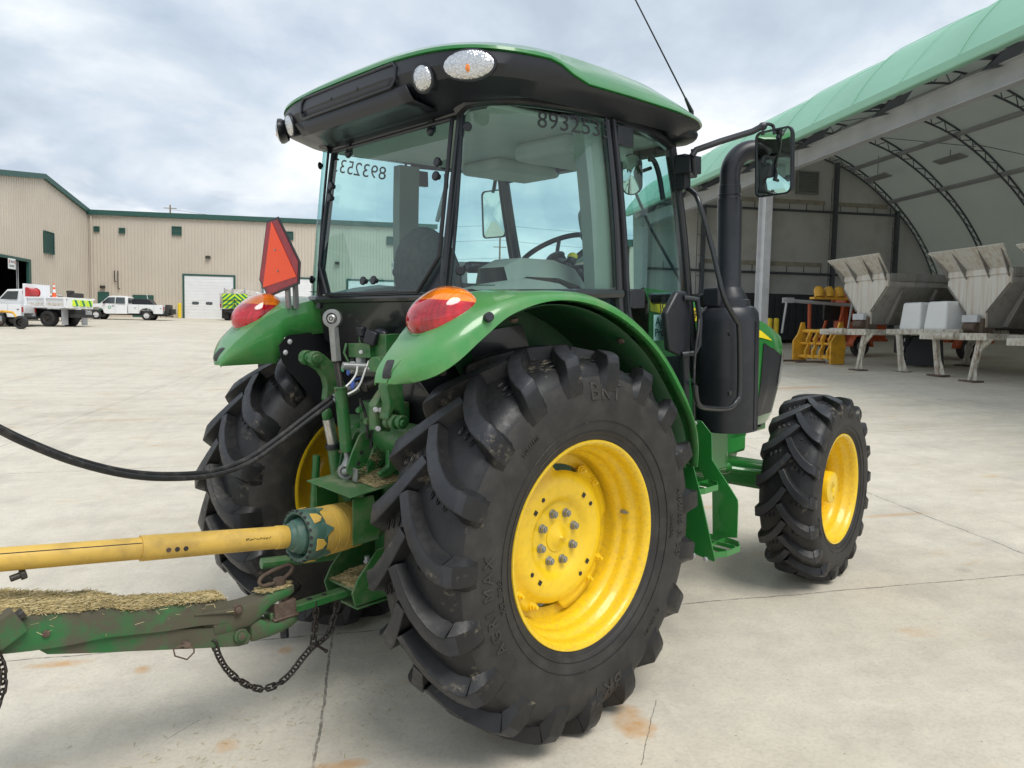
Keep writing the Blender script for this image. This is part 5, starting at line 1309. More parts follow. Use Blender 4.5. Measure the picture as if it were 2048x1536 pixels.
# ================================================================ CHAINS, HOSES
def catenary(P, n):
    pts = smooth_path(P, 12); L = [0]
    for a, b in zip(pts, pts[1:]): L.append(L[-1] + (b - a).length)
    out = []
    for i in range(n):
        t = L[-1] * i / (n - 1); k = max(j for j in range(len(L)) if L[j] <= t + 1e-9); k = min(k, len(pts) - 2)
        out.append(pts[k].lerp(pts[k + 1], (t - L[k]) / max(1e-9, L[k + 1] - L[k])))
    return out
def chain(root, P, pitch=.033, wr=.0043):
    pts0 = smooth_path(P, 12); Ltot = sum((b - a).length for a, b in zip(pts0, pts0[1:])); n = int(Ltot / pitch) + 1; pts = catenary(P, n + 1)
    lk = MB(); a = []
    for i in range(20):
        t = 2 * PI * i / 20; x = math.cos(t) * .0105 + math.copysign(pitch * .5 - .0105 + .0075, math.cos(t)); a.append(Vector((x, math.sin(t) * .0112, 0)))
    lk.tube(a + [a[0]], wr, 8, False); base = lk.build('chain_link', 'chain', root, ang=80)
    for i in range(n):
        o = base if i == 0 else base.copy()
        if i: COL.objects.link(o); o.parent = root
        c = (pts[i] + pts[i + 1]) / 2; d = (pts[i + 1] - pts[i]).normalized()
        u_ = Vector((.6, -.75, .2)); v = (u_ - d * u_.dot(d)).normalized(); w_ = d.cross(v)
        if i % 2: v, w_ = w_, -v
        ro = Matrix((d, v, w_)).transposed().to_4x4(); o.matrix_local = Matrix.Translation(c) @ ro @ Matrix.Rotation(random.uniform(-.25, .25), 4, 'X')
ch1 = thing('safety_chain', 'dark steel safety chain looping below the drawbar over the concrete', 'chain', mat=MT)
yc_ = -.03
cp = [T(427, 1285, 1, yc_ - .02), T(447, 1330, 1, yc_ - .02), T(480, 1362, 1, yc_ - .02), T(525, 1378, 1, yc_ - .02), T(570, 1358, 1, yc_ - .01), T(610, 1310, 1, yc_), T(628, 1290, 1, yc_)]
chain(ch1, cp)
chain(ch1, [T(628, 1292, 1, yc_), T(655, 1270, 1, yc_), T(668, 1235, 1, yc_ + .01), T(676, 1205, 1, yc_ + .02)])
chain(ch1, [T(626, 1288, 1, yc_ + .01), T(630, 1250, 1, yc_ + .01), T(634, 1205, 1, yc_ + .01)])
q = MB(); c = T(626, 1292, 1, yc_ - .01); q.ell(c, (.014, .018, .010), 12, 8); q.tube([T(630, 1288, 1, yc_ - .015), T(652, 1302, 1, yc_ - .02)], .006, 8); q.ell(T(652, 1302, 1, yc_ - .02), (.009, .009, .009), 10, 6); q.build('chain_hook', 'chain', ch1)
ch2 = thing('tongue_chain', 'rusty chain hanging from the mower tongue at the left edge', 'chain', mat=MT)
chain(ch2, [T(-14, 1290, 1, -.10), T(4, 1330, 1, -.10), T(6, 1370, 1, -.10), T(-2, 1400, 1, -.10), T(-12, 1425, 1, -.10)])
hp1 = [T(668, 802, 1, .12), T(620, 838, 1, .09), T(560, 884, 1, .04), T(500, 925, 1, -.02), T(430, 950, 1, -.11), T(340, 957, 1, -.24), T(250, 950, 1, -.36), T(150, 925, 1, -.48), T(60, 890, 1, -.58), T(0, 861, 1, -.65), T(-70, 824, 1, -.72)]
hs = thing('hydraulic_hose', 'black hydraulic hose in front, sagging from the tractor valves to the left edge', 'hose', group='paired hydraulic hoses', mat=MT)
q = MB(); q.tube(smooth_path(hp1, 8), .0095, 14); q.build('hose_line', 'black_rubber', hs, ang=80)
hs2 = thing('hydraulic_hose', 'black hydraulic hose behind its twin, its upper edge showing above it', 'hose', group='paired hydraulic hoses', mat=MT)
off = [Vector((-.006, .016, .022)) for _ in hp1]
q = MB(); q.tube(smooth_path([p + Vector((0, .016, .004 + .014 * (1 - min(i, 10) / 10))) for i, p in enumerate(hp1)], 8), .0095, 14); q.build('hose_line', 'black_rubber', hs2, ang=80)
for o_, dz in ((hs, 0), (hs2, .018)):
    q = MB(); p0 = hp1[0] + Vector((0, 0, dz)); q.cyl(p0, p0 + Vector((.10, -.05, .05)), .014, 12); q.build('hose_ferrule', 'grey_steel', o_)
# ================================================================ METAL BUILDINGS
def ribbed(mb, p0, p1, zb, zt, n, pitch=.305, d=.055, rib=.07):
    """vertical-ribbed sheet from p0 to p1 (plan points); zb, zt are functions of distance"""
    p0, p1 = Vector(p0), Vector(p1); L = (p1 - p0).length; u = (p1 - p0) / L; n = Vector(n)
    s = 0; cols = []
    while s < L:
        for ds, off in ((0, 0), (pitch - rib - .02, 0), (pitch - rib, d), (pitch - .02, d)):
            q = min(s + ds, L); cols.append((q, off))
        s += pitch
    cols.append((L, 0))
    mb.grid([[p0 + u * q + n * o + Vector((0, 0, zb(q))), p0 + u * q + n * o + Vector((0, 0, lerp(zb(q), zt(q), .5))), p0 + u * q + n * o + Vector((0, 0, zt(q)))] for q, o in cols])
def louver(par, c, w, h, n, nm='louvered_vent', mat='door_green'):
    c = Vector(c); n = Vector(n); u = Vector((0, 0, 1)).cross(n); m = MB()
    def bx(cu, cv, du, dv, d0, d1):
        m.prism([c + u * (cu - du) + Vector((0, 0, cv - dv)) + n * d0, c + u * (cu + du) + Vector((0, 0, cv - dv)) + n * d0, c + u * (cu + du) + Vector((0, 0, cv + dv)) + n * d0, c + u * (cu - du) + Vector((0, 0, cv + dv)) + n * d0], n * (d1 - d0))
    bx(0, 0, w / 2, h / 2, 0, .05)
    k = max(4, int(h / .12))
    for i in range(k): z = -h / 2 + h * (i + .5) / k; m.prism([c + u * s_ * w / 2 + Vector((0, 0, z + dz)) + n * dd for s_, dz, dd in ((-1, .04, .05), (1, .04, .05), (1, -.03, .10), (-1, -.03, .10))], Vector((0, 0, -.012)))
    for s_ in (-1, 1): bx(s_ * w / 2, 0, .03, h / 2 + .03, 0, .12)
    for s_ in (-1, 1): bx(0, s_ * h / 2, w / 2, .03, 0, .12)
    return m.build(nm, mat, par, smooth=False)
XW, YW = -27.7, 80.0
wing = thing('steel_building', 'long tan ribbed metal building with dark green eaves trim behind the parked trucks', 'building', (0, 0, 0))
m = MB(); wx1 = 5.2
ribbed(m, (XW, YW, 0), (wx1, YW, 0), lambda q: 1.4, lambda q: 11.75, (0, -1, 0)); m.bb(XW, wx1, YW + .05, YW + 14, 1, 11.7); m.build('wall', 'siding', wing, smooth=False)
m = MB(); m.bb(XW - .1, wx1 + .25, YW - .28, YW + .04, 11.76, 12.18); m.prism([(XW, YW - .25, 12.17), (wx1 + .3, YW - .25, 12.17), (wx1 + .3, YW + 14, 13.3), (XW, YW + 14, 13.3)], (0, 0, .05)); m.build('roof', 'door_green', wing, smooth=False)
def roller(x0, x1, z0, z1, par):
    m = MB(); k = 14
    for i in range(k):
        a, b = z0 + (z1 - z0) * i / k, z0 + (z1 - z0) * (i + 1) / k; m.bb(x0, x1, YW - .10, YW - .02, a + .018, b); m.bb(x0, x1, YW - .07, YW - .03, a, a + .018)
    D_ = m.build('roller_door', 'white_paint', par, smooth=False)
    f = MB()
    for x in (x0 - .09, x1 + .09): f.bb(x - .09, x + .09, YW - .14, YW, z0, z1 + .18)
    f.bb(x0, x1, YW - .142, YW, z1, z1 + .182); f.build('door_frame', 'door_green', D_, smooth=False)
    for x in (x0 + (x1 - x0) * .22, x0 + (x1 - x0) * .5):
        g = MB(); g.prism([(x + .32 * math.copysign(abs(math.cos(t)) ** .5, math.cos(t)), YW - .115, z0 + 1.55 + .15 * math.copysign(abs(math.sin(t)) ** .5, math.sin(t))) for t in [2 * PI * i / 20 for i in range(20)]], (0, .02, 0)); g.build('door_window', 'win', D_)
roller(-19.0, -14.45, 2.1, 6.28, wing); roller(-11.6, -6.9, 2.1, 6.28, wing); roller(-3.4, 1.2, 2.1, 6.28, wing)
for (x, z, w_, h_) in ((-26.87, 10.43, .44, .44), (-24.6, 10.36, .48, .46), (-19.66, 10.55, .84, .78), (-9.2, 10.5, .84, .78), (.8, 10.4, .84, .78)): louver(wing, (x, YW - .06, z), w_, h_, (0, -1, 0))
for x0, x1, z1 in ((-26.86, -25.86, 4.50), (-23.75, -21.85, 4.30)):
    d = MB(); d.bb(x0, x1, YW - .12, YW - .04, 2.0, z1); d.bb(x0 + .08, x1 - .08, YW - .14, YW - .12, 2.05, z1 - .08); dd = d.build('door', 'door_green', wing, smooth=False)
    h_ = MB(); h_.box((x0 + .15, YW - .17, 3.1), (.05, .05, .16)); h_.build('door_handle', 'galv', dd)
for x, z in ((-26.4, 4.98), (-16.8, 8.14), (-4.5, 8.0)):
    d = MB(); d.prism([(x - .24, YW - .05, z - .13), (x + .24, YW - .05, z - .13), (x + .2, YW - .05, z + .13), (x - .2, YW - .05, z + .13)], (0, -.25, -.02)); d.build('wall_light', 'thread', wing, bevel=.02)
for x, za, zb_ in ((-25.32, 6.55, 5.55), (-25.02, 6.55, 4.85)):
    d = MB(); d.tube([(x, YW - .16, za), (x, YW - .16, zb_), (x + .16, YW - .16, zb_ - .03)], .05, 10); d.build('vent_pipe', 'thread', wing)
d = MB(); d.cyl((XW + .35, YW - .12, 1.6), (XW + .35, YW - .12, 11.7), .07, 8); d.build('downspout', 'siding', wing)
gab = thing('steel_building', 'tall gabled tan metal building at the left with a dark open doorway', 'building', (0, 0, 0))
def gz_(y): return interp([(54, 11.0), (60.5, 11.95), (70.3, 13.42), (80, 11.98), (90, 10.5)], y)
m = MB()
DY0, DY1, DZ = 55.2, 67.55, 6.24
ribbed(m, (XW, DY1, 0), (XW, YW, 0), lambda q: 1.2, lambda q: gz_(DY1 + q), (1, 0, 0), pitch=.40)
ribbed(m, (XW, 48, 0), (XW, DY1, 0), lambda q: DZ if 48 + q > DY0 else .8, lambda q: gz_(48 + q), (1, 0, 0), pitch=.40)
m.build('wall', 'siding', gab, smooth=False)
m = MB()
for y0, y1 in ((48, 60.5), (60.5, 70.3), (70.3, 80.2)):
    z0, z1 = gz_(y0), gz_(y1); m.prism([(XW - .05, y0, z0 - .12), (XW - .05, y1, z1 - .12), (XW - .05, y1, z1 + .30), (XW - .05, y0, z0 + .30)], (.30, 0, 0)); m.prism([(XW - 32, y0, z0 + .22), (XW - .05, y0, z0 + .22), (XW - .05, y1, z1 + .22), (XW - 32, y1, z1 + .22)], (0, 0, .06))
m.build('roof', 'door_green', gab, smooth=False)
louver(gab, (XW + .05, 71.0, 8.15), 1.85, 1.78, (1, 0, 0))
m = MB(); m.bb(XW - .1, XW + .10, DY1 - .42, DY1, 1.2, DZ); m.bb(XW - .1, XW + .10, DY0, DY0 + .4, .8, DZ); m.bb(XW - .1, XW + .10, DY0, DY1, DZ - .0, DZ + .22); DF = m.build('door_frame', 'door_green', gab, smooth=False)
m = MB(); m.cyl((XW - .5, DY1 - .9, 1.3), (XW - .5, DY1 - .9, DZ), .04, 8); m.cyl((XW - .5, DY1 - 1.15, 1.3), (XW - .5, DY1 - 1.15, DZ), .03, 8); m.build('door_track', 'galv_light', DF)
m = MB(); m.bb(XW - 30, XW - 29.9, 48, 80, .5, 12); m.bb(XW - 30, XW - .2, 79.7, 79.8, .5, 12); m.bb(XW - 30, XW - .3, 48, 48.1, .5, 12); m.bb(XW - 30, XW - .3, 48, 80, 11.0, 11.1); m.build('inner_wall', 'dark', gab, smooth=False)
m = MB(); sy, sz = 63.98, 5.86; m.box((XW + .22, sy, sz), (.02, 1.18, .78)); SG = thing('hanging_sign', 'small white sign hung over the dark doorway of the gabled building', 'sign'); SP = m.build('sign_panel', 'decal_white', SG, smooth=False)
t = MB(); place_text(t, '2 WAY', .26, (XW + .235, sy, sz + .14), (0, 1, 0), (0, 0, 1), .004); place_text(t, 'TRAFFIC', .24, (XW + .235, sy, sz - .18), (0, 1, 0), (0, 0, 1), .004); t.build('sign_lettering', 'text_dark', SP, weld=False)
for y in (-.45, .45): t = MB(); t.box((XW + .235, sy + y, sz + .14), (.01, .07, .3)); t.build('sign_mark', 'red', SP)
# building beyond the shed
far = thing('steel_building', 'tan metal building seen through the cab glass beyond the fabric shed', 'building', (0, 0, 0))
m = MB(); ribbed(m, (13, 40.5, 0), (13, 66, 0), lambda q: 1.2, lambda q: 6.3, (-1, 0, 0)); m.bb(13.1, 30, 40.4, 66, 1, 6.3); m.build('wall', 'siding', far, smooth=False)
m = MB(); m.bb(12.8, 13.2, 40.3, 66.2, 6.3, 6.62); m.prism([(12.8, 40.3, 6.6), (12.8, 66.2, 6.6), (30, 66.2, 7.8), (30, 40.3, 7.8)], (0, 0, .05)); m.build('roof', 'door_green', far, smooth=False)
def bollard(x, y, h_, r, label, grp=None):
    b = thing('bollard', label, 'bollard', (x, y, zg(x, y)), group=grp); m = MB(); m.lathe([(0, r), (h_ - .04, r), (h_ - .01, r * .8), (h_, r * .3)], (0, 0, 0), (0, 0, 1), 20, False, True); m.build('post', 'bollard', b)
    m = MB(); m.lathe([(0, r + .05), (.03, r + .05), (.035, r)], (0, 0, 0), (0, 0, 1), 20); m.build('base_ring', 'concrete_block', b)
bollard(-19.3, 79.2, 1.45, .16, 'yellow bollard beside the white roller door')
# utility poles with wires
def upole(x, y, zt, label):
    o = thing('utility_pole', label, 'utility pole', (x, y, 0), group='utility poles beyond the yard'); m = MB(); m.tube([(0, 0, 1), (0, 0, zt)], [.2, .13], 10); P0 = m.build('pole', 'wood', o)
    for z in (zt - .6, zt - 4.5, zt - 8): m = MB(); m.box((0, 0, z), (2.2, .12, .12)); m.build('crossarm', 'wood', P0)
    return o
upole(19.4, 130, 20, 'slim grey utility pole seen through the side window of the cab'); upole(-38, 150, 22.9, 'utility pole top showing above the long metal building')
for k, (dz, lab) in enumerate(((-.5, 'topmost wire of the far power line'), (-3.0, 'second wire from the top of the far power line'), (-6.0, 'third wire down of the far power line'), (-8.2, 'lowest wire of the far power line'))):
    o = thing('power_line', lab, 'wire', group='wires of the far power line'); m = MB(); P0, P1, P2 = Vector((-38, 150, 22.6 + dz)), Vector((19.4, 130, 19.7 + dz)), Vector((80, 112, 19 + dz))
    pts = []
    for A_, B_ in ((P0, P1), (P1, P2)): pts += [A_.lerp(B_, t / 10) - Vector((0, 0, 6 * (t / 10) * (1 - t / 10))) for t in range(11)]
    m.tube(pts, .022, 5); m.build('cable', 'thread', o)

# ================================================================ VEHICLES IN THE YARD  (local: x forward, y left, z up)
def wheel(par, x, y, r, w, s, nm='wheel', rim='rim_white'):
    m = MB(); m.lathe([(-w / 2, r * .6), (-w / 2, r * .92), (-w / 2 + .03, r), (w / 2 - .03, r), (w / 2, r * .92), (w / 2, r * .6), (w / 2 - .03, r * .56)], (x, y, r), (0, s, 0), 28); W_ = m.build(nm, 'dark', par, ang=30)
    m = MB(); m.lathe([(w / 2 - .02, r * .60), (w / 2 - .05, r * .5), (w / 2 - .06, r * .25), (w / 2 + .01, r * .2), (w / 2 + .01, .001)], (x, y, r), (0, s, 0), 20); m.build('rim', rim, W_, ang=30)
def body_side(mb, prof, hw, tumble=None):
    """profile polygon in x,z extruded across the width with an optional inward lean above tumble"""
    def Y(z): return hw - (max(0, z - tumble) * .28 if tumble else 0)
    n = len(prof); mb.add([(x, -Y(z), z) for x, z in prof] + [(x, Y(z), z) for x, z in prof], [list(range(n)), list(range(n, 2 * n))[::-1]] + [(i, n + i, n + (i + 1) % n, (i + 1) % n) for i in range(n)])
def service_pickup(label, loc, rz, crew=False, load=True, grp='white service trucks parked in the yard', rear_box=True):
    t = thing('service_truck', label, 'pickup truck', loc, rz, grp)
    xc_ = -.35 if not crew else -.75      # rear of the cab
    m = MB(); body_side(m, [(2.95, .52), (3.02, .75), (3.0, 1.12), (2.85, 1.22), (1.75, 1.32), (1.15, 1.92), (.9, 1.985), (xc_ + .15, 1.985), (xc_, 1.9), (xc_, .5), (1.3, .48), (1.45, .55), (1.55, .85), (1.85, 1.0), (2.3, 1.0), (2.55, .85), (2.65, .55)], .98, 1.30)
    B_ = m.build('body', 'white_paint', t, bevel=.03, ang=30)
    for s in (-1, 1):
        def wy(z): return s * (.985 - max(0, z - 1.30) * .28)
        for quad in (((1.62, 1.36), (1.17, 1.84), (.62, 1.86), (.62, 1.36)), ((.55, 1.36), (.55, 1.86), (xc_ + .22, 1.86), (xc_ + .15, 1.36))):
            g = MB(); g.prism([(x, wy(z), z) for x, z in quad], (0, s * .006, 0)); g.build('side_window', 'win', B_)
        g = MB(); g.box((.75, s * .99, 1.14), (.16, .02, .04)); g.build('door_handle', 'dark', B_)
        g = MB(); g.box((1.38, s * 1.12, 1.42), (.10, .16, .26)); g.build('side_mirror', 'dark', B_, bevel=.02)
        g = MB(); g.prism([(x, s * .983, z) for x, z in ((.583, 1.36), (.583, .55), (.59, .55), (.59, 1.36))], (0, s * .004, 0)); g.build('door_seam', 'thread', B_)
        g = MB(); g.cyl((1.02, s * .982, 1.02), (1.02, s * .988, 1.02), .13, 24); D = g.build('door_emblem', 'green_cap', B_)
        g = MB(); g.cyl((1.02, s * .988, 1.02), (1.02, s * .991, 1.02), .075, 20); g.build('emblem_centre', 'decal_white', D)
        wheel(t, 2.08, s * .84, .40, .25, s)
        wheel(t, -1.85, s * .86, .40, .25, s); 
    g = MB(); g.prism([(1.70, -.80, 1.36), (1.70, .80, 1.36), (1.20, .70, 1.88), (1.20, -.70, 1.88)], (.012, 0, .01)); g.build('windscreen', 'win', B_)
    g = MB(); g.bb(xc_ - .012, xc_ + .0, -.66, .66, 1.42, 1.84); g.build('rear_window', 'win', B_)
    g = MB(); g.bb(3.0, 3.14, -1.0, 1.0, .48, .78); g.build('front_bumper', 'galv', B_, bevel=.03)
    g = MB(); g.bb(2.98, 3.03, -.8, .8, .82, 1.12); g.build('grille', 'dark', B_)
    # utility body
    x0, x1 = xc_ - .08, -3.15
    m = MB()
    for s in (-1, 1):
        m.prism([(x, s * 1.02, z) for x, z in ((x0, 1.30), (x1, 1.30), (x1, .55), (-2.42, .55), (-2.36, .80), (-2.12, .98), (-1.58, .98), (-1.34, .80), (-1.28, .55), (x0, .55))], (0, -s * .42, 0))
    m.bb(x1, x0, -.61, .61, .78, .86); m.bb(x1 - .02, x1 + .04, -.6, .6, .8, 1.28); U = m.build('utility_body', 'white_paint', t, bevel=.012, ang=30)
    for s in (-1, 1):
        for x in (x0 - .55, -1.85, x1 + .15): g = MB(); g.box((x, s * 1.03, 1.0), (.09, .02, .06)); g.build('locker_latch', 'dark', U)
        for xa in (-1.24, -2.46): g = MB(); g.bb(xa - .004, xa + .004, s * 1.020, s * 1.024, .57, 1.28); g.build('locker_seam', 'thread', U)
        g = MB(); g.box((x1 - .03, s * .86, 1.0), (.04, .12, .3)); g.build('tail_lamp', 'red', U)
    m = MB(); m.bb(x1 - .35, 2.6, -.42, .42, .42, .58); m.bb(x1 - .32, x1 - .05, -1.0, 1.0, .5, .62); m.build('chassis', 'dark', t)
    if load:
        m = MB(); body_side(m, [(x0 - .15, 1.25), (x0 - .2, 1.80), (x0 - 1.55, 1.78), (x0 - 1.95, 1.25)], .55); m.build('covered_load', 'black', t, bevel=.04)
        m = MB(); m.tube([(-1.55, -.95, 1.25), (-1.35, -.95, 2.25)], .03, 8); m.build('marker_pole', 'white_wire', t)
    if rear_box:
        m = MB(); m.bb(x1 - .4, x1 - .1, -.6, .6, .62, 1.35); m.bb(x1 - .75, x1 - .4, -.3, .3, .55, 1.0); m.build('rear_equipment', 'thread', t, bevel=.03)
    return t
p = (-21.0, 70.0); service_pickup('white pickup with utility body and round green door emblem, parked along the long building', (p[0] - .3, p[1], zg(*p) - .02), PI, grp='white service trucks parked in the yard')
p = (-23.9, 50.3); service_pickup('white crew-cab service truck cropped by the left edge, behind the yellow mower', (p[0], p[1], zg(*p)), PI, crew=True, load=False, rear_box=False)
p = (-24.9, 62.5); service_pickup('white truck mostly hidden behind the dump-bed truck, only its cab roof showing', (p[0], p[1], zg(*p)), .08, crew=True, load=False, rear_box=False)

def chevrons(par, x, y0, y1, z0, z1, n, face=-1, nm='chevron_panel'):
    m = MB(); m.bb(x - .01, x + .01, y0, y1, z0, z1); P = m.build(nm, 'bollard_lime', par, smooth=False)
    m = MB(); w_ = (y1 - y0) / 2; ym = (y0 + y1) / 2; st = (z1 - z0) * .30; k = .85
    xx = x + face * .011
    for i in range(-6, 8):
        zb = z0 + i * st
        for s in (-1, 1):
            poly = [(ym, zb + w_ * k * 1), (ym + s * w_, zb), (ym + s * w_, zb + st * .5), (ym, zb + w_ * k + st * .5)]
            # clip to panel in z
            def clip(P_, keep, cut):
                out = []
                for a, b in zip(P_, P_[1:] + P_[:1]):
                    if keep(a[1]): out.append(a)
                    if keep(a[1]) != keep(b[1]): t = (cut - a[1]) / (b[1] - a[1]); out.append((a[0] + (b[0] - a[0]) * t, cut))
                return out
            poly = clip(poly, lambda z: z >= z0, z0); poly = clip(poly, lambda z: z <= z1, z1) if len(poly) > 2 else []
            if len(poly) > 2: m.prism([(xx, a, b) for a, b in poly], (face * .004, 0, 0))
    m.build('chevron_stripes', 'chev_green', P, smooth=False)
    return P
M['bollard_lime'] = surf('lime_reflective', (.62, .80, .02), .4)
M['chev_green'] = surf('green_reflective', (.01, .22, .10), .4)
def dump_truck(label, loc, rz):
    t = thing('dump_truck', label, 'dump truck', loc, rz)
    m = MB(); body_side(m, [(0.6, .85), (5.6, .85), (5.6, 1.6), (5.3, 1.75), (4.1, 1.9), (3.6, 2.75), (2.3, 2.8), (2.2, .9)], 1.1, 1.9); B_ = m.build('cab', 'white_paint', t, bevel=.05)
    g = MB(); g.bb(2.19, 2.2, -.8, .8, 2.0, 2.6); g.build('rear_window', 'win', B_)
    m = MB(); m.prism([(-2.4, y, z) for y, z in ((-1.22, 1.05), (1.22, 1.05), (1.25, 2.35), (-1.25, 2.35))], (4.5, 0, 0)); m.bb(-2.42, 2.3, -1.3, -1.18, 2.3, 2.42); m.bb(-2.42, 2.3, 1.18, 1.3, 2.3, 2.42)
    for i in range(8):
        for s in (-1, 1): m.bb(-2.2 + .6 * i, -2.1 + .6 * i, s * 1.22, s * 1.32, 1.1, 2.3)
    D = m.build('dump_body', 'white_dirty', t, bevel=.015)
    m = MB(); m.prism([(-2.2, y, z) for y, z in ((-1.1, 2.35), (1.0, 2.35), (.9, 2.78), (-1.0, 2.78))], (3.2, 0, 0)); m.build('spreader_hopper', 'white_dirty', D, bevel=.03)
    for y in (-.95, .15, .85): g = MB(); g.bb(-2.35, -2.28, y - .05, y + .05, 2.3, 2.9); g.build('hopper_strut', 'galv', D)
    chevrons(t, -2.46, -1.22, 1.0, 1.05, 2.38, 4)
    for z in (1.38, 1.78): g = MB(); g.tube([(-2.52, -1.2, z), (-2.52, .95, z)], .025, 6); g.build('tail_bar', 'thread', D)
    for y in (-1.25, -.1, 1.1): g = MB(); g.tube([(-2.53, y, .85), (-2.53, y, 2.1)], .025, 6); g.build('tail_bar', 'thread', D)
    m = MB(); m.bb(-2.3, 5.0, -.45, .45, .6, 1.0); m.bb(-2.35, -2.2, -.9, .9, .7, .95); m.build('chassis', 'dark', t)
    for s in (-1, 1):
        wheel(t, -1.1, s * .95, .5, .5, s); wheel(t, 4.4, s * .95, .5, .3, s)
        g = MB(); g.bb(-1.95, -1.93, s * .60, s * 1.22, .12, 1.0); g.build('mud_flap', 'dark', t)
        g = MB(); g.box((-2.5, s * 1.15, 1.3), (.05, .1, .3)); g.build('tail_lamp', 'red', t)
        g = MB(); g.tube([(3.4, s * 1.1, 1.9), (3.5, s * 1.5, 2.0), (3.5, s * 1.5, 2.5)], .03, 6); g.box((3.5, s * 1.5, 2.3), (.08, .2, .45)); g.build('side_mirror', 'dark', B_)
    g = MB(); g.cyl((1.9, -1.32, 1.5), (1.9, -1.32, 3.1), .06, 10); g.build('exhaust_pipe', 'galv', t)
    return t
M['lime'] = M['bollard_lime']
p = (-13.0, 76.0); dump_truck('dump truck seen from behind with yellow and green chevron tailgate', (p[0], p[1], zg(*p) + .0), PI / 2 - .12)
# dump-bed truck in the left cluster
p = (-19.75, 52.0); t = thing('dump_bed_truck', 'white dump-bed truck with rusty side rail and small chevron tailgate', 'dump truck', (p[0], p[1], zg(*p)), PI - .30)
m = MB(); m.prism([(-1.5, s_, z_) for s_, z_ in ((-1.15, 1.1), (1.15, 1.1), (1.18, 1.75), (-1.18, 1.75))], (2.8, 0, 0)); m.bb(-1.55, 1.35, 1.16, 1.26, 1.66, 1.76); m.bb(-1.55, 1.35, -1.26, -1.16, 1.66, 1.76); m.bb(-1.55, 1.3, 1.17, 1.25, 1.10, 1.2)
for i in range(3): m.bb(-1.45 + 1.3 * i, -1.3 + 1.3 * i, 1.17, 1.27, 1.15, 1.7)
DBd = m.build('dump_body', 'white_paint', t, bevel=.012)
g = MB(); g.bb(-1.25, -.2, 1.176, 1.19, 1.22, 1.42); g.bb(.05, 1.1, 1.176, 1.19, 1.22, 1.42); g.build('rust_stain', 'white_dirty', DBd)
for i in range(3): g = MB(); y = -.75 + .62 * i; g.bb(-1.57, -1.50, y - .24, y + .24, 1.25, 1.62); PNL = g.build('tail_panel', 'bollard_lime', DBd); g = MB(); g.prism([(-1.573, y + a, b) for a, b in ((-.2, 1.25), (-.02, 1.25), (.16, 1.62), (-.02, 1.62))], (-.006, 0, 0)); g.build('tail_stripe', 'chev_green', PNL)
m = MB(); body_side(m, [(1.5, .8), (4.6, .8), (4.6, 1.35), (4.4, 1.45), (3.3, 1.55), (2.8, 2.2), (1.6, 2.25), (1.5, 2.1)], 1.0, 1.5); CBx = m.build('cab', 'white_paint', t, bevel=.04)
for s in (-1, 1):
    g = MB(); g.prism([(x, s * (1.005 - max(0, z - 1.5) * .28), z) for x, z in ((3.15, 1.6), (2.75, 2.08), (2.0, 2.1), (2.0, 1.6))], (0, s * .006, 0)); g.build('side_window', 'win', CBx)
    wheel(t, -.1, s * .90, .47, .50, s, rim='thread'); wheel(t, 3.7, s * .88, .47, .28, s)
    g = MB(); g.bb(-1.10, -1.08, s * .60, s * 1.15, .1, 1.1); g.build('mud_flap', 'galv', t)
m = MB(); m.bb(-1.5, 4.4, -.42, .42, .55, 1.05); m.bb(-1.75, -1.5, -.9, .9, .55, .75); m.bb(.9, 1.5, .6, 1.15, .5, .95); m.build('chassis', 'dark', t)
m = MB(); m.bb(1.35, 1.5, -1.0, 1.1, 1.1, 2.55); m.build('headboard', 'white_paint', t)
m = MB(); m.cyl((1.25, .35, 2.02), (1.25, 1.05, 2.02), .26, 24); HR = m.build('hose_reel', 'red', t); m = MB(); m.cyl((1.25, .30, 2.02), (1.25, .34, 2.02), .30, 24); m.cyl((1.25, 1.05, 2.02), (1.25, 1.09, 2.02), .30, 24); m.build('reel_flange', 'red', HR)
m = MB(); m.bb(.98, 1.5, .7, 1.05, 1.25, 1.68); m.build('tool_box', 'black', t, bevel=.02)
m = MB(); m.box((-1.0, -.2, 1.92), (.6, .8, .28)); m.box((-.9, .1, 2.1), (.3, .4, .2)); m.build('small_engine', 'thread', t, bevel=.05)
def cone(x, y, z, h_, label, r=.14):
    o = thing('traffic_cone', label, 'traffic cone', (x, y, z)); m = MB(); m.lathe([(0, r * 1.35), (.03, r * 1.35), (.032, r), (h_, r * .15)], (0, 0, 0), (0, 0, 1), 24, True, True); C_ = m.build('cone_body', 'orange_bright', o, ang=60)
    m = MB(); cr = lambda f: lerp(r, r * .15, (f * h_ - .032) / (h_ - .032)) + .004
    for fa, fb in ((.33, .55), (.70, .84)): m = MB(); m.lathe([(h_ * fa, cr(fa)), (h_ * fb, cr(fb))], (0, 0, 0), (0, 0, 1), 24); m.build('reflective_band', 'decal_white', C_, ang=60)
M['orange_bright'] = surf('cone_orange', (.85, .12, .03), .5)
cone(-20.6, 53.6, zg(-20.6, 53.6) + 1.75, .95, 'tall orange and white channel cone standing on the white truck load')
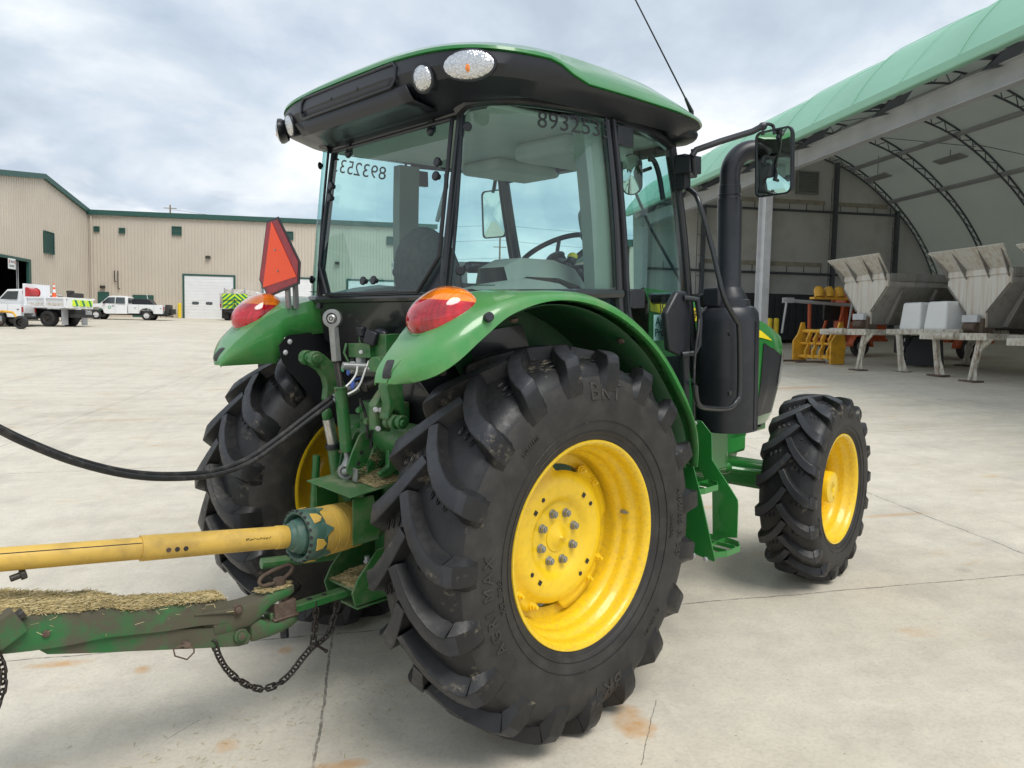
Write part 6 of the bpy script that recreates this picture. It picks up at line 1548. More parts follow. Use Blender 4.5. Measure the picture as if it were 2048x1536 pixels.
# yellow towed mower at far left
p = (-20.9, 47.0); t = thing('rotary_mower', 'yellow tractor-towed mower with small rear wheels at the far left', 'mower', (p[0], p[1], zg(*p)), -.15)
m = MB(); m.bb(-2.6, -.2, -.6, .6, .22, .40); m.bb(-2.5, -1.6, -.5, .5, .4, .75); m.build('deck', 'rust', t, bevel=.03)
m = MB(); m.tube([(-2.8, 0, .9), (-1.8, 0, .95), (-.9, 0, .75), (.2, 0, .95), (.75, 0, .90)], .07, 8); m.tube([(.75, 0, .92), (1.15, .0, .35)], .06, 8); m.tube([(-1.4, .3, .95), (-.5, .35, .5)], .06, 8); m.box((-2.2, 0, .85), (.7, .6, .4)); m.box((-1.2, 0, .6), (.3, .5, .3)); m.build('frame', 'fork_yellow', t, bevel=.02)
for x, y in ((1.15, .12), (1.35, -.3), (-.1, -.4), (-1.6, .5)): wheel(t, x, y, .36 if x > 1 else .28, .16, 1, rim='thread')
m = MB(); m.box((-.2, .0, .55), (.5, .4, .3)); m.build('gearbox', 'galv', t, bevel=.04)
m = MB(); m.prism([(-.55, -.3, .75), (-.35, -.3, .75), (-.45, -.3, 1.25)], (0, .02, 0)); m.build('warning_flag', 'orange_bright', t)
# snow-plough frames by the wall
t = thing('snow_pusher', 'low dark steel frame lying by the wall between truck and bollard', 'equipment', (-21.0, 79.0, zg(-21, 79))); m = MB()
for i in range(5): m.tube([(-1.0 + .5 * i, 0, .05), (-.8 + .5 * i, .1, .45)], .03, 6)
m.tube([(-1.2, 0, .25), (1.2, .05, .12)], .04, 6); m.tube([(-1.2, .1, .5), (1.0, .1, .3)], .04, 6); m.build('frame', 'thread', t)

# ================================================================ FABRIC SHED
def fabric(name, col, trans, tc=None):
    m, nt, b = new_mat(name)
    f = tex(nt, .9, 5); c = ramp(nt, f, [(.3, tuple(x * .94 for x in col)), (.7, col)]).outputs[0]
    nt.links.new(c, b.inputs['Base Color']); b.inputs['Roughness'].default_value = .55
    if trans:
        tr = N(nt, 'ShaderNodeBsdfTranslucent'); (nt.links.new(c, tr.inputs[0]) if tc is None else setattr(tr.inputs[0], 'default_value', (*tc, 1))); mx = nt.nodes.new('ShaderNodeMixShader'); mx.inputs[0].default_value = trans
        nt.links.new(b.outputs[0], mx.inputs[1]); nt.links.new(tr.outputs[0], mx.inputs[2]); nt.links.new(mx.outputs[0], nt.nodes['Material Output'].inputs[0])
    return m
M['fab_green'] = fabric('mint_green_fabric', (.34, .66, .49), .22, (.55, .56, .54))
M['fab_in'] = fabric('white_fabric_lining', (.70, .70, .67), .5)
shed = thing('fabric_shed', 'open-sided shed with mint green fabric roof, steel eaves beam and curved trusses', 'shed', (0, 0, 0))
OUT = [(9.3, 6.37), (9.50, 6.70), (9.80, 7.08), (10.20, 7.46), (10.8, 7.80), (11.8, 8.32), (13.0, 8.86), (14.4, 9.34), (15.8, 9.55), (17.1, 9.42), (18.3, 9.00), (19.4, 8.42), (20.4, 7.68), (21.3, 6.85), (22.05, 5.95), (22.7, 4.95), (23.05, 4.2)]
INN = [(10.15, 6.40), (10.6, 6.95), (11.2, 7.38), (12.2, 7.98), (13.3, 8.45), (14.5, 8.86), (15.8, 9.05), (16.9, 8.98), (17.68, 8.78), (18.48, 8.50), (19.15, 8.15), (19.81, 7.73), (20.43, 7.25), (21.0, 6.78), (21.55, 6.20), (21.98, 5.63), (22.35, 5.03), (22.65, 4.4)]
def crv(P, k): return [(p.x, p.y) for p in smooth_path([Vector((a, b, 0)) for a, b in P], k)]
OC, IC = crv(OUT, 4), crv(INN, 4)
BAY = 2.93; YE = 29.4; NB = 10
def roofsurf(off, sag):
    rows = []
    for i in range(NB * 8 + 1):
        y = YE - .15 - (i - 1) * BAY / 8
        f = math.sin(PI * (((i - 1) % 8) / 8)); row = []
        for j, (x, z) in enumerate(OC):
            a = OC[max(j - 1, 0)]; b_ = OC[min(j + 1, len(OC) - 1)]; t = Vector((b_[0] - a[0], 0, b_[1] - a[1])).normalized(); n = Vector((-t.z, 0, t.x))
            e = min(1, j / 6) ; d = -sag * f * e * (1 if j < len(OC) - 3 else .3)
            row.append(Vector((x, y, z)) + n * (off + d))
        rows.append(row)
    return rows
m = MB(); m.grid(roofsurf(.0, .075)); m.build('roof_fabric', 'fab_green', shed, ang=70, weld=False)
m = MB(); m.grid(roofsurf(-.05, .075)); m.build('roof_lining', 'fab_in', shed, ang=70, weld=False)
m = MB(); rows = roofsurf(0, .075); m.grid([[r[0], r[0] + Vector((.02, 0, -.13)), r[0] + Vector((.22, 0, -.12)), r[0] + Vector((.50, 0, .08))] for r in rows]); m.tube([r[0] + Vector((.05, 0, -.11)) for r in rows[::4]], .04, 8); m.build('eaves_pocket', 'fab_green', shed, ang=60)
# roof seams
for k_ in range(0, NB * 2 - 1):
    y = YE - .15 - k_ * BAY / 2; m = MB(); m.tube([Vector((x, y, z)) + Vector((-.012, 0, .012)) - Vector((0, 0, 0 if k_ % 2 == 0 else .07 * min(1, j / 6))) for j, (x, z) in enumerate(OC[:36])], .010, 5); m.build('roof_seam', 'fab_green', shed)
# trusses
def ip(P, t):
    L = [0]
    for a, b in zip(P, P[1:]): L.append(L[-1] + math.hypot(b[0] - a[0], b[1] - a[1]))
    s = t * L[-1]
    for i in range(len(P) - 1):
        if s <= L[i + 1] + 1e-9: f = (s - L[i]) / (L[i + 1] - L[i]); return (lerp(P[i][0], P[i + 1][0], f), lerp(P[i][1], P[i + 1][1], f))
    return P[-1]
OCt = [(x + .02, z - .14) for x, z in OC]
for k_ in range(NB - 1):
    y = YE - .15 - k_ * BAY; m = MB(); Pt = lambda q: Vector((q[0], y, q[1]))
    oo = [ip(OCt, .045 + .94 * i / 40) for i in range(41)]; ii = [ip(IC, i / 40) for i in range(41)]
    m.tube([Pt(q) for q in oo], .034, 8); m.tube([Pt(q) for q in ii], .034, 8)
    nw = 26
    for i in range(nw):
        a, b_, c = ip(oo, i / nw), ip(ii, (i + .5) / nw), ip(oo, (i + 1) / nw); m.tube([Pt(a), Pt(b_)], .016, 6); m.tube([Pt(b_), Pt(c)], .016, 6)
    m.build('roof_truss', 'truss', shed)
for t_ in (.30, .46, .62, .76):
    q = ip(IC, t_); q2 = ip(OCt, .045 + .94 * t_); m = MB(); x, z = lerp(q[0], q2[0], .4), lerp(q[1], q2[1], .4); m.tube([(x, YE - .1, z), (x, YE - .1 - BAY * (NB - 2), z)], .085, 10); m.build('purlin_tube', 'galv', shed)
for a, b_ in ((.38, 1), (.55, 1), (.68, 2), (.5, 3), (.66, 4)):
    m = MB(); q = ip(IC, a); q2 = ip(IC, min(a + .14, 1)); m.tube([(q[0], YE - b_ * BAY, q[1] + .3), (q2[0], YE - (b_ + 1) * BAY, q2[1] + .3)], .012, 5); m.build('brace_cable', 'truss', shed)
for (px_, py_, y) in ((1755, 355, 27.5), (1900, 318, 24.5)):
    q = G(px_, py_, 1, y); m = MB(); m.box(q, (.35, 1.3, .05), Matrix.Rotation(.25, 3, 'Y')); L_ = m.build('bay_light', 'galv', shed); m = MB(); m.cyl(q, q + Vector((0, 0, .9)), .012, 6); m.build('light_hanger', 'truss', L_)
# eaves beam on columns
zb0, zb1 = 5.86, 6.27
m = MB(); m.bb(10.09, 10.11, 2, YE + .3, zb0, zb1); m.bb(10.0, 10.2, 2, YE + .3, zb0, zb0 + .02); m.bb(10.0, 10.2, 2, YE + .3, zb1 - .02, zb1); BEAM = m.build('eaves_beam', 'galv', shed, smooth=False)
for y in (18.2, 8.0, 27.0): m = MB(); m.bb(10.075, 10.09, y - .14, y + .14, zb0 + .06, zb1 - .06); P_ = m.build('splice_plate', 'galv', BEAM)
for y in (YE, 19.6, 9.6):
    m = MB(); gz0 = zg(10.1, y); m.bb(10.0, 10.2, y - .20, y - .18, gz0 + .9, zb0); m.bb(10.0, 10.2, y + .18, y + .20, gz0 + .9, zb0); m.bb(10.09, 10.11, y - .18, y + .18, gz0 + .9, zb0); CO_ = m.build('column', 'galv_light', shed, smooth=False)
    m = MB(); m.bb(9.85, 10.35, y - .30, y + .30, gz0 - .05, gz0 + .85); m.bb(9.88, 10.32, y - .27, y + .27, gz0 + .85, gz0 + .9); m.build('column_footing', 'concrete_block', shed, bevel=.02)
for k_ in range(NB - 1):
    y = YE - .15 - k_ * BAY; m = MB(); m.prism([(9.75, y - .05, 6.15), (10.3, y - .05, 6.30), (10.6, y - .05, 6.75), (10.1, y - .05, 6.5)], (0, .1, 0)); m.tube([(9.5, y, 6.35), (10.2, y + .12, 6.45)], .05, 8); m.build('truss_shoe', 'truss', shed)
# end wall, far wall
m = MB(); poly = [(x, YE + .1, z - .08) for x, z in OC if x > 9.6]; poly = [(9.9, YE + .1, .6)] + poly + [(23.0, YE + .1, .6)]; m.prism(poly, (0, .04, 0)); m.build('end_wall', 'shed_wall', shed, ang=30)
m = MB(); m.bb(23.1, 23.3, 2, YE, .4, 4.25); m.build('back_wall', 'thread', shed)
def zin(x): return interp(IC, x)
for x in (12.5, 15.3, 18.15, 20.95):
    m = MB(); m.bb(x - .065, x + .065, YE - .20, YE - .02, .8, zin(x) + .1); m.tube([(x - .35, YE - .35, .9), (x - .35, YE - .35, zin(x) - .6)], .015, 6)
    for i in range(8): z = 1.6 + i * .8; m.tube([(x - .35, YE - .35, z), (x, YE - .2, z)], .012, 5)
    m.build('end_wall_post', 'truss', shed)
for z in (G(1403, 411, 1, 29.2).z, G(1403, 540, 1, 29.2).z):
    x1_ = 22.3 if z < 5 else 21.0; m = MB(); m.tube([(10.2, YE - .12, z), (x1_, YE - .12, z)], .05, 8); m.build('end_wall_rail', 'truss', shed)
    m = MB()
    for i in range(14): x = 10.9 + i * .75; m.box((x, YE - .06, z + .15), (.02, .03, .3))
    m.build('rail_clip', 'truss', shed)
    m = MB(); m.bb(12.6, 17.8, YE + .085, YE + .10, z + .30, z + .48); m.bb(18.4, 20.6, YE + .085, YE + .10, z + .28, z + .46); m.build('mildew_band', 'lining_stain', shed)
M_ = G(1598, 340, 1, 29.2); N_ = G(1640, 388, 1, 29.2)
louver(shed, ((M_.x + N_.x) / 2, YE, (M_.z + N_.z) / 2), N_.x - M_.x - .08, M_.z - N_.z - .05, (0, -1, 0), 'gable_louver', 'grey_steel')
# dark stacked containers against the end wall
t = thing('storage_container', 'long black storage container standing against the shed end wall', 'container', (15.4, 27.6, zg(15.4, 27.6))); m = MB(); m.bb(-3.6, 3.3, -1.1, 1.1, .05, 1.75); CB = m.build('shell', 'black', t, bevel=.03)
m = MB()
for i in range(24): m.bb(-3.5 + .285 * i, -3.38 + .285 * i, -1.14, -1.1, .2, 1.6)
m.build('side_ribs', 'black', CB)
for i, (px_, lab) in enumerate(((1540, 'left one of the two yellow bollards beside the shed column'), (1553, 'right one of the two yellow bollards beside the shed column'))):
    q = G(px_, 636, 1, 24.0); b = q.x; bollard(b, 24.0, q.z - zg(b, 24.0), .085, lab, 'pair of yellow bollards')

# ================================================================ HOPPER SPREADERS
def spreader(label, loc, legs, grp='stainless hopper spreaders on rusty stands'):
    """local: origin on the ground below the middle of the near end, x = away, y = toward the left"""
    t = thing('hopper_spreader', label, 'salt spreader', loc, group=grp)
    zt, zm, zbm, hw, hb, L = 2.14, 1.86, 1.30, .84, .27, 3.0
    m = MB()
    m.prism([(0, -hw, zt), (0, hw, zt), (0, hw, zm), (0, hb, zbm), (0, hb, zbm - .30), (0, -hb, zbm - .30), (0, -hb, zbm), (0, -hw, zm)], (.05, 0, 0))
    E = m.build('end_plate', 'hopper', t, bevel=.006)
    for s in (-1, 1):
        m = MB(); m.grid([[Vector((x, s * hw, zt)), Vector((x, s * hw, zm)), Vector((x, s * hb, zbm)), Vector((x, s * hb, zbm - .3))] for x in (.05, L / 2, L)]); SD = m.build('side_sheet', 'hopper_dark', t, solid=.012, ang=20)
        m = MB(); m.bb(.05, L, s * hw - .03, s * hw + .05, zt - .16, zt + .02); m.build('top_rail', 'hopper_dark', SD, bevel=.01)
        for x in (.35, 1.2, 2.05, 2.8):
            m = MB(); m.prism([(x, s * (hw + .0), zm - .04), (x, s * (hw + .06), zm - .10), (x + .0, s * (hb + .17), zbm - .28), (x, s * hb, zbm - .28)], (.05, 0, 0)); m.build('gusset', 'hopper_dark', SD)
        m = MB(); m.tube([(-.012, s * hw * .99, zm), (-.012, s * hb, zbm)], .014, 6); m.build('weld_seam', 'hopper_dark', E)
    m = MB(); m.prism([(0, -hw, zt), (0, hw, zt), (-.38, hw + .18, zt + .42), (-.38, -hw - .18, zt + .42)], (.012, 0, .02)); F_ = m.build('flared_lip', 'hopper', t)
    for y in (-.8, -.3, .3, .8): m = MB(); m.prism([(-.005, y, zt), (-.33, y * 1.15, zt + .36), (-.01, y, zt - .16)], (0, .02, 0)); m.build('lip_brace', 'hopper_dark', F_)
    m = MB(); m.bb(-.03, .0, -hw, hw, zt - .10, zt + .02); m.build('edge_channel', 'hopper', E)
    m = MB(); m.bb(-.06, .2, -.26, .26, zbm - .42, zbm - .12); m.cyl((-.10, -.16, zbm - .30), (-.10, .16, zbm - .30), .09, 14); m.build('gearbox', 'rust', t, bevel=.02)
    m = MB(); m.bb(-.14, -.05, -.20, .22, zbm - .20, zbm - .05); m.build('chain_guard', 'galv_light', E, bevel=.01)
    # carrying frame
    m = MB(); zf = zbm - .42
    for s in (-1, 1): m.bb(-.55, L, s * .42 - .05, s * .42 + .05, zf - .12, zf)
    for x in (-.5, .4, 1.6, 2.7): m.bb(x - .04, x + .04, -.85, .85, zf - .13, zf - .02)
    m.bb(-.60, -.50, -1.0, .85, zf - .14, zf - .0); m.cyl((-.66, -.28, zf - .06), (-.66, .28, zf - .06), .08, 12)
    FR = m.build('carrier_frame', 'leg_paint', t, bevel=.01)
    for x, y in legs:
        s = 1
        lg = MB(); zb = zg(loc[0] + x, loc[1] + y) - loc[2]
        lg.prism([(x - .04, y - s * .10, zf - .13), (x - .04, y + s * .01, zf - .13), (x - .04, y + s * .19, zb + .03), (x - .04, y + s * .11, zb + .03)], (.10, 0, 0)); lg.prism([(x + .0, y + s * .11, zb + .03), (x + .0, y - s * .02, zb + .03), (x + .0, y + s * .04, zb + .50)], (.012, 0, 0)); lg.prism([(x + .0, y - s * .28, zf - .13), (x + .0, y - s * .06, zf - .13), (x + .0, y - s * .02, zf - .42)], (.012, 0, 0)); LG = lg.build('leg', 'leg_paint', FR, bevel=.008)
        lg = MB(); lg.box((x, y + s * .13, zb + .018), (.24, .40, .035)); lg.build('foot', 'rust', LG)
        lg = MB(); lg.tube([(x, y - s * .35, zf - .1), (x + .02, y + s * .10, zb + .5)], .03, 6); lg.build('leg_brace', 'leg_paint', LG)
    return t
def spd(x, y, lab, legs): return spreader(lab, (x, y, zg(x, y) + .03), legs)
spd(11.3, 16.85, 'hopper spreader nearest the shed column, furthest left of the row', ((-.50, -.78), (2.4, .62), (2.4, -.6)))
spd(11.85, 13.95, 'hopper spreader in the middle of the row with rust-streaked end', ((-.50, -.70), (2.4, .35), (2.4, -.6)))
spd(11.7, 11.45, 'hopper spreader cut by the right edge of the photo', ((-.50, -.62), (2.4, .5), (2.4, -.6)))
for y, lab in ((15.55, 'white plastic brine tank left of the dark post, on the first stand'), (14.75, 'white plastic brine tank right of the dark post, beside the middle hopper')):
    t = thing('brine_tank', lab, 'tank', (11.55, y, zg(11.5, 15) + .94), group='white brine tanks'); m = MB(); m.prism([(0, -.33, 0), (0, .36, 0), (0, .24, .62), (0, -.33, .62)], (1.2, 0, 0)); m.build('tank_shell', 'white_tank', t, bevel=.05, seg=4); m = MB(); m.cyl((.6, 0, .61), (.6, 0, .68), .12, 16); m.build('tank_lid', 'dark', t)
t = thing('support_rail', 'rusty cream steel rail carrying the brine tanks between the stands', 'rail', (11.5, 15.2, zg(11.5, 15) + .85)); m = MB(); m.bb(-.05, .05, -1.3, 1.0, 0, .12); m.bb(1.0, 1.1, -1.3, 1.0, 0, .12); R_0 = m.build('rail', 'leg_paint', t, bevel=.01)
for y in (-.62, .55):
    m = MB(); m.prism([(-.04, y - .0, 0), (-.04, y + .11, 0), (-.04, y - .05, -.83), (-.04, y - .15, -.83)], (.09, 0, 0)); m.prism([(0, y - .15, -.83), (0, y - .30, -.83), (0, y - .10, -.4)], (.012, 0, 0)); LG = m.build('leg', 'leg_paint', R_0); m = MB(); m.box((0, y - .1, -.84), (.22, .44, .03)); m.build('foot', 'rust', LG)

# ================================================================ ARROW-BOARD TRAILERS, ATTACHMENTS
def board_trailer(label, x, y, rz):
    t = thing('board_trailer', label, 'trailer', (x, y, zg(x, y)), rz, group='orange message board trailers')
    m = MB(); m.bb(-.8, .75, -.45, .45, .42, .50); m.bb(-.75, .05, -.42, .42, .50, 1.10); m.bb(-.8, .10, -.45, .45, 1.08, 1.14); m.tube([(.7, 0, .45), (1.9, 0, .45)], .05, 8); BD = m.build('chassis_box', 'orange', t, bevel=.02)
    for s in (-1, 1):
        wheel(t, .35, s * .62, .27, .18, s)
        f = MB(); f.grid([[Vector((.35 + .36 * math.cos(a), s * .50, .27 + .36 * math.sin(a))), Vector((.35 + .36 * math.cos(a), s * .76, .27 + .36 * math.sin(a)))] for a in [PI * i / 12 for i in range(13)]]); f.build('mudguard', 'orange', BD, solid=.02)
        f = MB(); f.tube([(.9, s * .3, .5), (.55, s * .25, 1.65)], .045, 8); f.tube([(.1, s * .3, .5), (.5, s * .25, 1.65)], .045, 8); f.tube([(-.7, s * .35, .5), (-.1, s * .3, 1.3)], .03, 8); f.build('mast_frame', 'orange', BD)
    m = MB(); m.bb(.42, .56, -.2, .2, .5, 1.75); m.build('mast', 'orange', t)
    m = MB(); m.cyl((-.4, -.452, .72), (-.4, -.46, .72), .10, 20); m.build('round_emblem', 'decal_white', BD)
    m = MB(); m.bb(-.2, 1.1, -.04, .04, .98, 1.45); m.build('message_board', 'dark', t, bevel=.02)
    return t
board_trailer('orange board trailer behind the first hopper spreader', 13.35, 20.3, PI + .15)
board_trailer('orange board trailer behind the middle hopper, with a cone on it', 15.1, 18.4, PI + .15)
cone(15.3, 18.35, zg(15.3, 18.35) + 1.14, .42, 'orange and white cone standing on the right-hand orange trailer')
# signal heads on a folded galvanised arm
t = thing('portable_signal', 'galvanised signal arm with three amber signal heads in front of the black container', 'traffic signal', (11.78, 19.7, 0)); zz = G(1640, 606, 1, 19.7).z
m = MB(); m.tube([(-1.0, 0, zz + .05), (1.1, 0, zz - .04)], .05, 8); m.box((-.85, 0, zz + .05), (.25, .2, .14)); ARM = m.build('arm', 'galv', t)
m = MB(); m.tube([(-.15, .1, zz), (-.10, .1, zg(11.78, 19.7))], .05, 8); m.build('orange_post', 'orange', t)
for x in (-.95, 1.0): m = MB(); m.tube([(x, -.1, zz), (x - .1, -.1, zz - .85)], .03, 8); m.build('jack_leg', 'galv_light', ARM)
for i in range(3):
    m = MB(); c = Vector((.02 + .30 * i, -.05, zz + .30)); m.lathe([(-.14, .13), (.06, .135), (.14, .09), (.16, .03)], c, (0, .25, 1), 16, True, True); m.build('signal_head', 'fork_yellow', ARM)
m = MB(); m.bb(-.15, .85, -.14, .12, zz + .10, zz + .16); m.build('signal_tray', 'fork_yellow', ARM)
# yellow loader attachment
a_, b_ = G(1578, 722, 1, 18.9), G(1660, 731, 1, 17.9)
t = thing('loader_attachment', 'yellow steel loader attachment standing at the shed edge', 'attachment'); zz0 = zg(11, 18.4)
A_ = Vector((10.93, 19.0, zz0)); B__ = Vector((11.23, 17.75, zz0)); u_ = (B__ - A_).normalized(); v_ = Vector((-u_.y, u_.x, 0)); L_ = (B__ - A_).length
def FK(l, d, z): return A_ + u_ * l + v_ * d + Vector((0, 0, z))
for l in (0, L_):
    m = MB(); m.prism([FK(l, d, z) for d, z in ((-.25, .0), (.20, .0), (.24, .5), (.10, 1.05), (.0, 1.05), (-.10, .75), (-.26, .55))], u_ * .05); m.build('end_plate', 'fork_yellow', t, bevel=.01)
m = MB(); m.tube([FK(0, .05, .82), FK(L_, .05, .82)], .05, 12); m.tube([FK(0, 0, .50), FK(L_, 0, .50)], .035, 8); m.box(FK(L_ / 2, -.05, .17), (L_, .07, .08), Matrix.Rotation(math.atan2(u_.y, u_.x), 3, 'Z')); m.build('cross_tube', 'fork_yellow', t)
for l in (.30, .55, .80, 1.05):
    m = MB(); m.prism([FK(l, d, z) for d, z in ((.05, .88), (.0, .78), (-.10, .60), (-.05, .45), (-.14, .30), (-.10, .10), (.02, .10), (.0, .30), (.06, .45), (.02, .60), (.10, .75))], u_ * .05); m.build('hook_plate', 'fork_yellow', t, bevel=.006)
m = MB()
for l in (.35, 1.0): m.tube([FK(l, -.1, .05), FK(l + .05, -1.1, .05)], .025, 6)
m.build('tine', 'rust', t)
# black drum attachment
x, y = 12.8, 16.7; t = thing('roller_drum', 'black drum attachment under the first spreader stand', 'attachment', (x, y, zg(x, y)), -.5); m = MB(); m.cyl((-.05, -.42, .38), (-.05, .42, .38), .33, 24); DRM = m.build('drum', 'black', t, bevel=.02)
m = MB(); m.prism([(-.4, -.45, .02), (.4, -.45, .02), (.35, -.45, .62), (.1, -.45, .78), (-.25, -.45, .7), (-.42, -.45, .4)], (0, .03, 0)); m.prism([(-.4, .45, .02), (.4, .45, .02), (.35, .45, .62), (.1, .45, .78), (-.25, .45, .7), (-.42, .45, .4)], (0, -.03, 0)); m.build('side_plate', 'black', t, bevel=.01)
m = MB(); m.bb(-.6, -.3, -.2, .2, .3, .75); m.build('mount_plate', 'black', t, bevel=.02)
for z, y_ in ((.42, -.2), (.62, -.3)): m = MB(); m.box((-.44, y_, z), (.01, .12, .08)); m.build('warning_label', 'decal_white', t)
x, y = 14.3, 13.0; t = thing('equipment_crate', 'dark grey equipment cabinet under the right-hand spreaders', 'cabinet', (x, y, zg(x, y))); m = MB(); m.bb(-.5, .5, -.9, .9, .1, 1.0); m.build('cabinet_body', 'thread', t, bevel=.02)
for i in range(4): m = MB(); m.bb(-.52, -.50, -.8 + .45 * i, -.78 + .45 * i, .12, .95); m.build('cabinet_seam', 'galv', t)
# ================================================================ GROUND, SKY, LIGHT, CAMERA
def ground():
    xs = sorted(set([-140, -110, -85, -65, -50, -40, -32, -26, -20, -15] + [-12 + .5 * i for i in range(49)] + [14, 17, 20, 24, 28, 32, 40, 55, 75, 100, 140]))
    ys = sorted(set([-60, -40, -25, -15, -8, -4, -2, 0] + [2 + i for i in range(0, 20)] + [24, 28, 32, 38, 45, 55, 65, 75, 82, 88, 95, 110, 140, 180]))
    mb = MB(); mb.grid([[Vector((x, y, zg(x, y))) for y in ys] for x in xs])
    m, nt, b = new_mat('yard_concrete')
    co = coord(nt); sp = nt.nodes.new('ShaderNodeSeparateXYZ'); nt.links.new(co, sp.inputs[0])
    X, Y = sp.outputs[0], sp.outputs[1]
    big = tex(nt, .35, 6, .6); mid = tex(nt, 1.7, 8, .62); fine = tex(nt, 60, 6, .75)
    # broom finish: fine streaks along x
    mp = nt.nodes.new('ShaderNodeMapping'); mp.inputs['Scale'].default_value = (3, 160, 1); nt.links.new(co, mp.inputs[0])
    broom = tex(nt, 1, 4, .6, mp.outputs[0])
    mp2 = nt.nodes.new('ShaderNodeMapping'); mp2.inputs['Scale'].default_value = (.35, 1.6, 1); nt.links.new(co, mp2.inputs[0])
    drift = tex(nt, 1.2, 8, .65, mp2.outputs[0])
    c = ramp(nt, big, [(.30, (.48, .435, .35)), (.52, (.56, .51, .42)), (.72, (.62, .575, .48))]).outputs[0]
    c = mixc(nt, ramp(nt, drift, [(.38, (0, 0, 0)), (.70, (.55, .55, .55))]).outputs[0], c, (.66, .615, .52))
    c = mixc(nt, ramp(nt, mid, [(.52, (0, 0, 0)), (.80, (.45, .45, .45))]).outputs[0], c, (.36, .335, .30))
    g = ramp(nt, fine, [(.25, (.72, .72, .72)), (.5, (1, 1, 1)), (.78, (1.12, 1.12, 1.12))]).outputs[0]
    c = mixc(nt, .75, c, g, 'MULTIPLY')
    # grit
    v = nt.nodes.new('ShaderNodeTexVoronoi'); v.inputs['Scale'].default_value = 14; nt.links.new(co, v.inputs['Vector'])
    sel = ramp(nt, v.outputs['Distance'], [(.035, (1, 1, 1)), (.06, (0, 0, 0))]).outputs[0]
    wn = ramp(nt, mathn(nt, 'FRACT', mathn(nt, 'MULTIPLY', v.outputs['Color'], 7.3)), [(.72, (0, 0, 0)), (.74, (.8, .8, .8))]).outputs[0]
    c = mixc(nt, mathn(nt, 'MULTIPLY', sel, wn), c, (.10, .085, .07))
    # rust stains
    mp3 = nt.nodes.new('ShaderNodeMapping'); mp3.inputs['Scale'].default_value = (.9, 2.0, 1); mp3.inputs['Rotation'].default_value = (0, 0, .5); nt.links.new(co, mp3.inputs[0])
    rs = tex(nt, 1.35, 5, .55, mp3.outputs[0]); rf = tex(nt, 30, 5, .7)
    rfac = mathn(nt, 'MULTIPLY', ramp(nt, rs, [(.64, (0, 0, 0)), (.76, (1, 1, 1))]).outputs[0], mathn(nt, 'ADD', mathn(nt, 'MULTIPLY', rf, .9), .05))
    c = mixc(nt, rfac, c, (.52, .28, .07))
    # the few stains that have a place of their own
    for (sx, sy, rx, ry, amt) in STAINS:
        dx = mathn(nt, 'DIVIDE', mathn(nt, 'SUBTRACT', X, sx), rx); dy = mathn(nt, 'DIVIDE', mathn(nt, 'SUBTRACT', Y, sy), ry)
        d = mathn(nt, 'ADD', mathn(nt, 'MULTIPLY', dx, dx), mathn(nt, 'MULTIPLY', dy, dy))
        d = mathn(nt, 'ADD', d, mathn(nt, 'MULTIPLY', mathn(nt, 'SUBTRACT', tex(nt, 9, 5, .7), .5), 2.2))
        f = ramp(nt, d, [(.0, (amt,) * 3), (.95, (0, 0, 0))]).outputs[0]
        c = mixc(nt, mathn(nt, 'MULTIPLY', f, mathn(nt, 'ADD', rf, .25)), c, (.50, .245, .055))
    # tyre scuffs, oil drips and trowel blotches
    mp4 = nt.nodes.new('ShaderNodeMapping'); mp4.inputs['Scale'].default_value = (2.2, .16, 1); mp4.inputs['Rotation'].default_value = (0, 0, .35); nt.links.new(co, mp4.inputs[0])
    sc = tex(nt, 1.0, 6, .6, mp4.outputs[0]); c = mixc(nt, mathn(nt, 'MULTIPLY', ramp(nt, sc, [(.56, (0, 0, 0)), (.70, (1, 1, 1))]).outputs[0], mathn(nt, 'MULTIPLY', mid, .42)), c, (.27, .25, .22))
    v2 = nt.nodes.new('ShaderNodeTexVoronoi'); v2.inputs['Scale'].default_value = 1.1; nt.links.new(co, v2.inputs['Vector'])
    sp2 = mathn(nt, 'ADD', v2.outputs['Distance'], mathn(nt, 'MULTIPLY', fine, .06)); c = mixc(nt, mathn(nt, 'MULTIPLY', ramp(nt, sp2, [(.06, (1, 1, 1)), (.11, (0, 0, 0))]).outputs[0], .35), c, (.20, .18, .155))
    blo = ramp(nt, tex(nt, 5.5, 9, .72), [(.35, (.90, .90, .90)), (.65, (1.06, 1.06, 1.05))]).outputs[0]; c = mixc(nt, .9, c, blo, 'MULTIPLY')
    # joints
    wob = mathn(nt, 'MULTIPLY', mathn(nt, 'SUBTRACT', tex(nt, 2.5, 6, .7), .5), .05)
    def line(e, hw):     # e: signed distance
        a = mathn(nt, 'ABSOLUTE', mathn(nt, 'ADD', e, wob))
        return mathn(nt, 'LESS_THAN', a, hw)
    def per(u, off, step):
        t = mathn(nt, 'ADD', u, -off + step / 2 + 1000 * step)
        return mathn(nt, 'SUBTRACT', mathn(nt, 'MODULO', t, step), step / 2)
    jn = None
    for e, hw in ((per(X, -.24, 4.44), .006), (per(Y, 4.05, 4.72), .006)):
        l = line(e, hw); jn = l if jn is None else mathn(nt, 'MAXIMUM', jn, l)
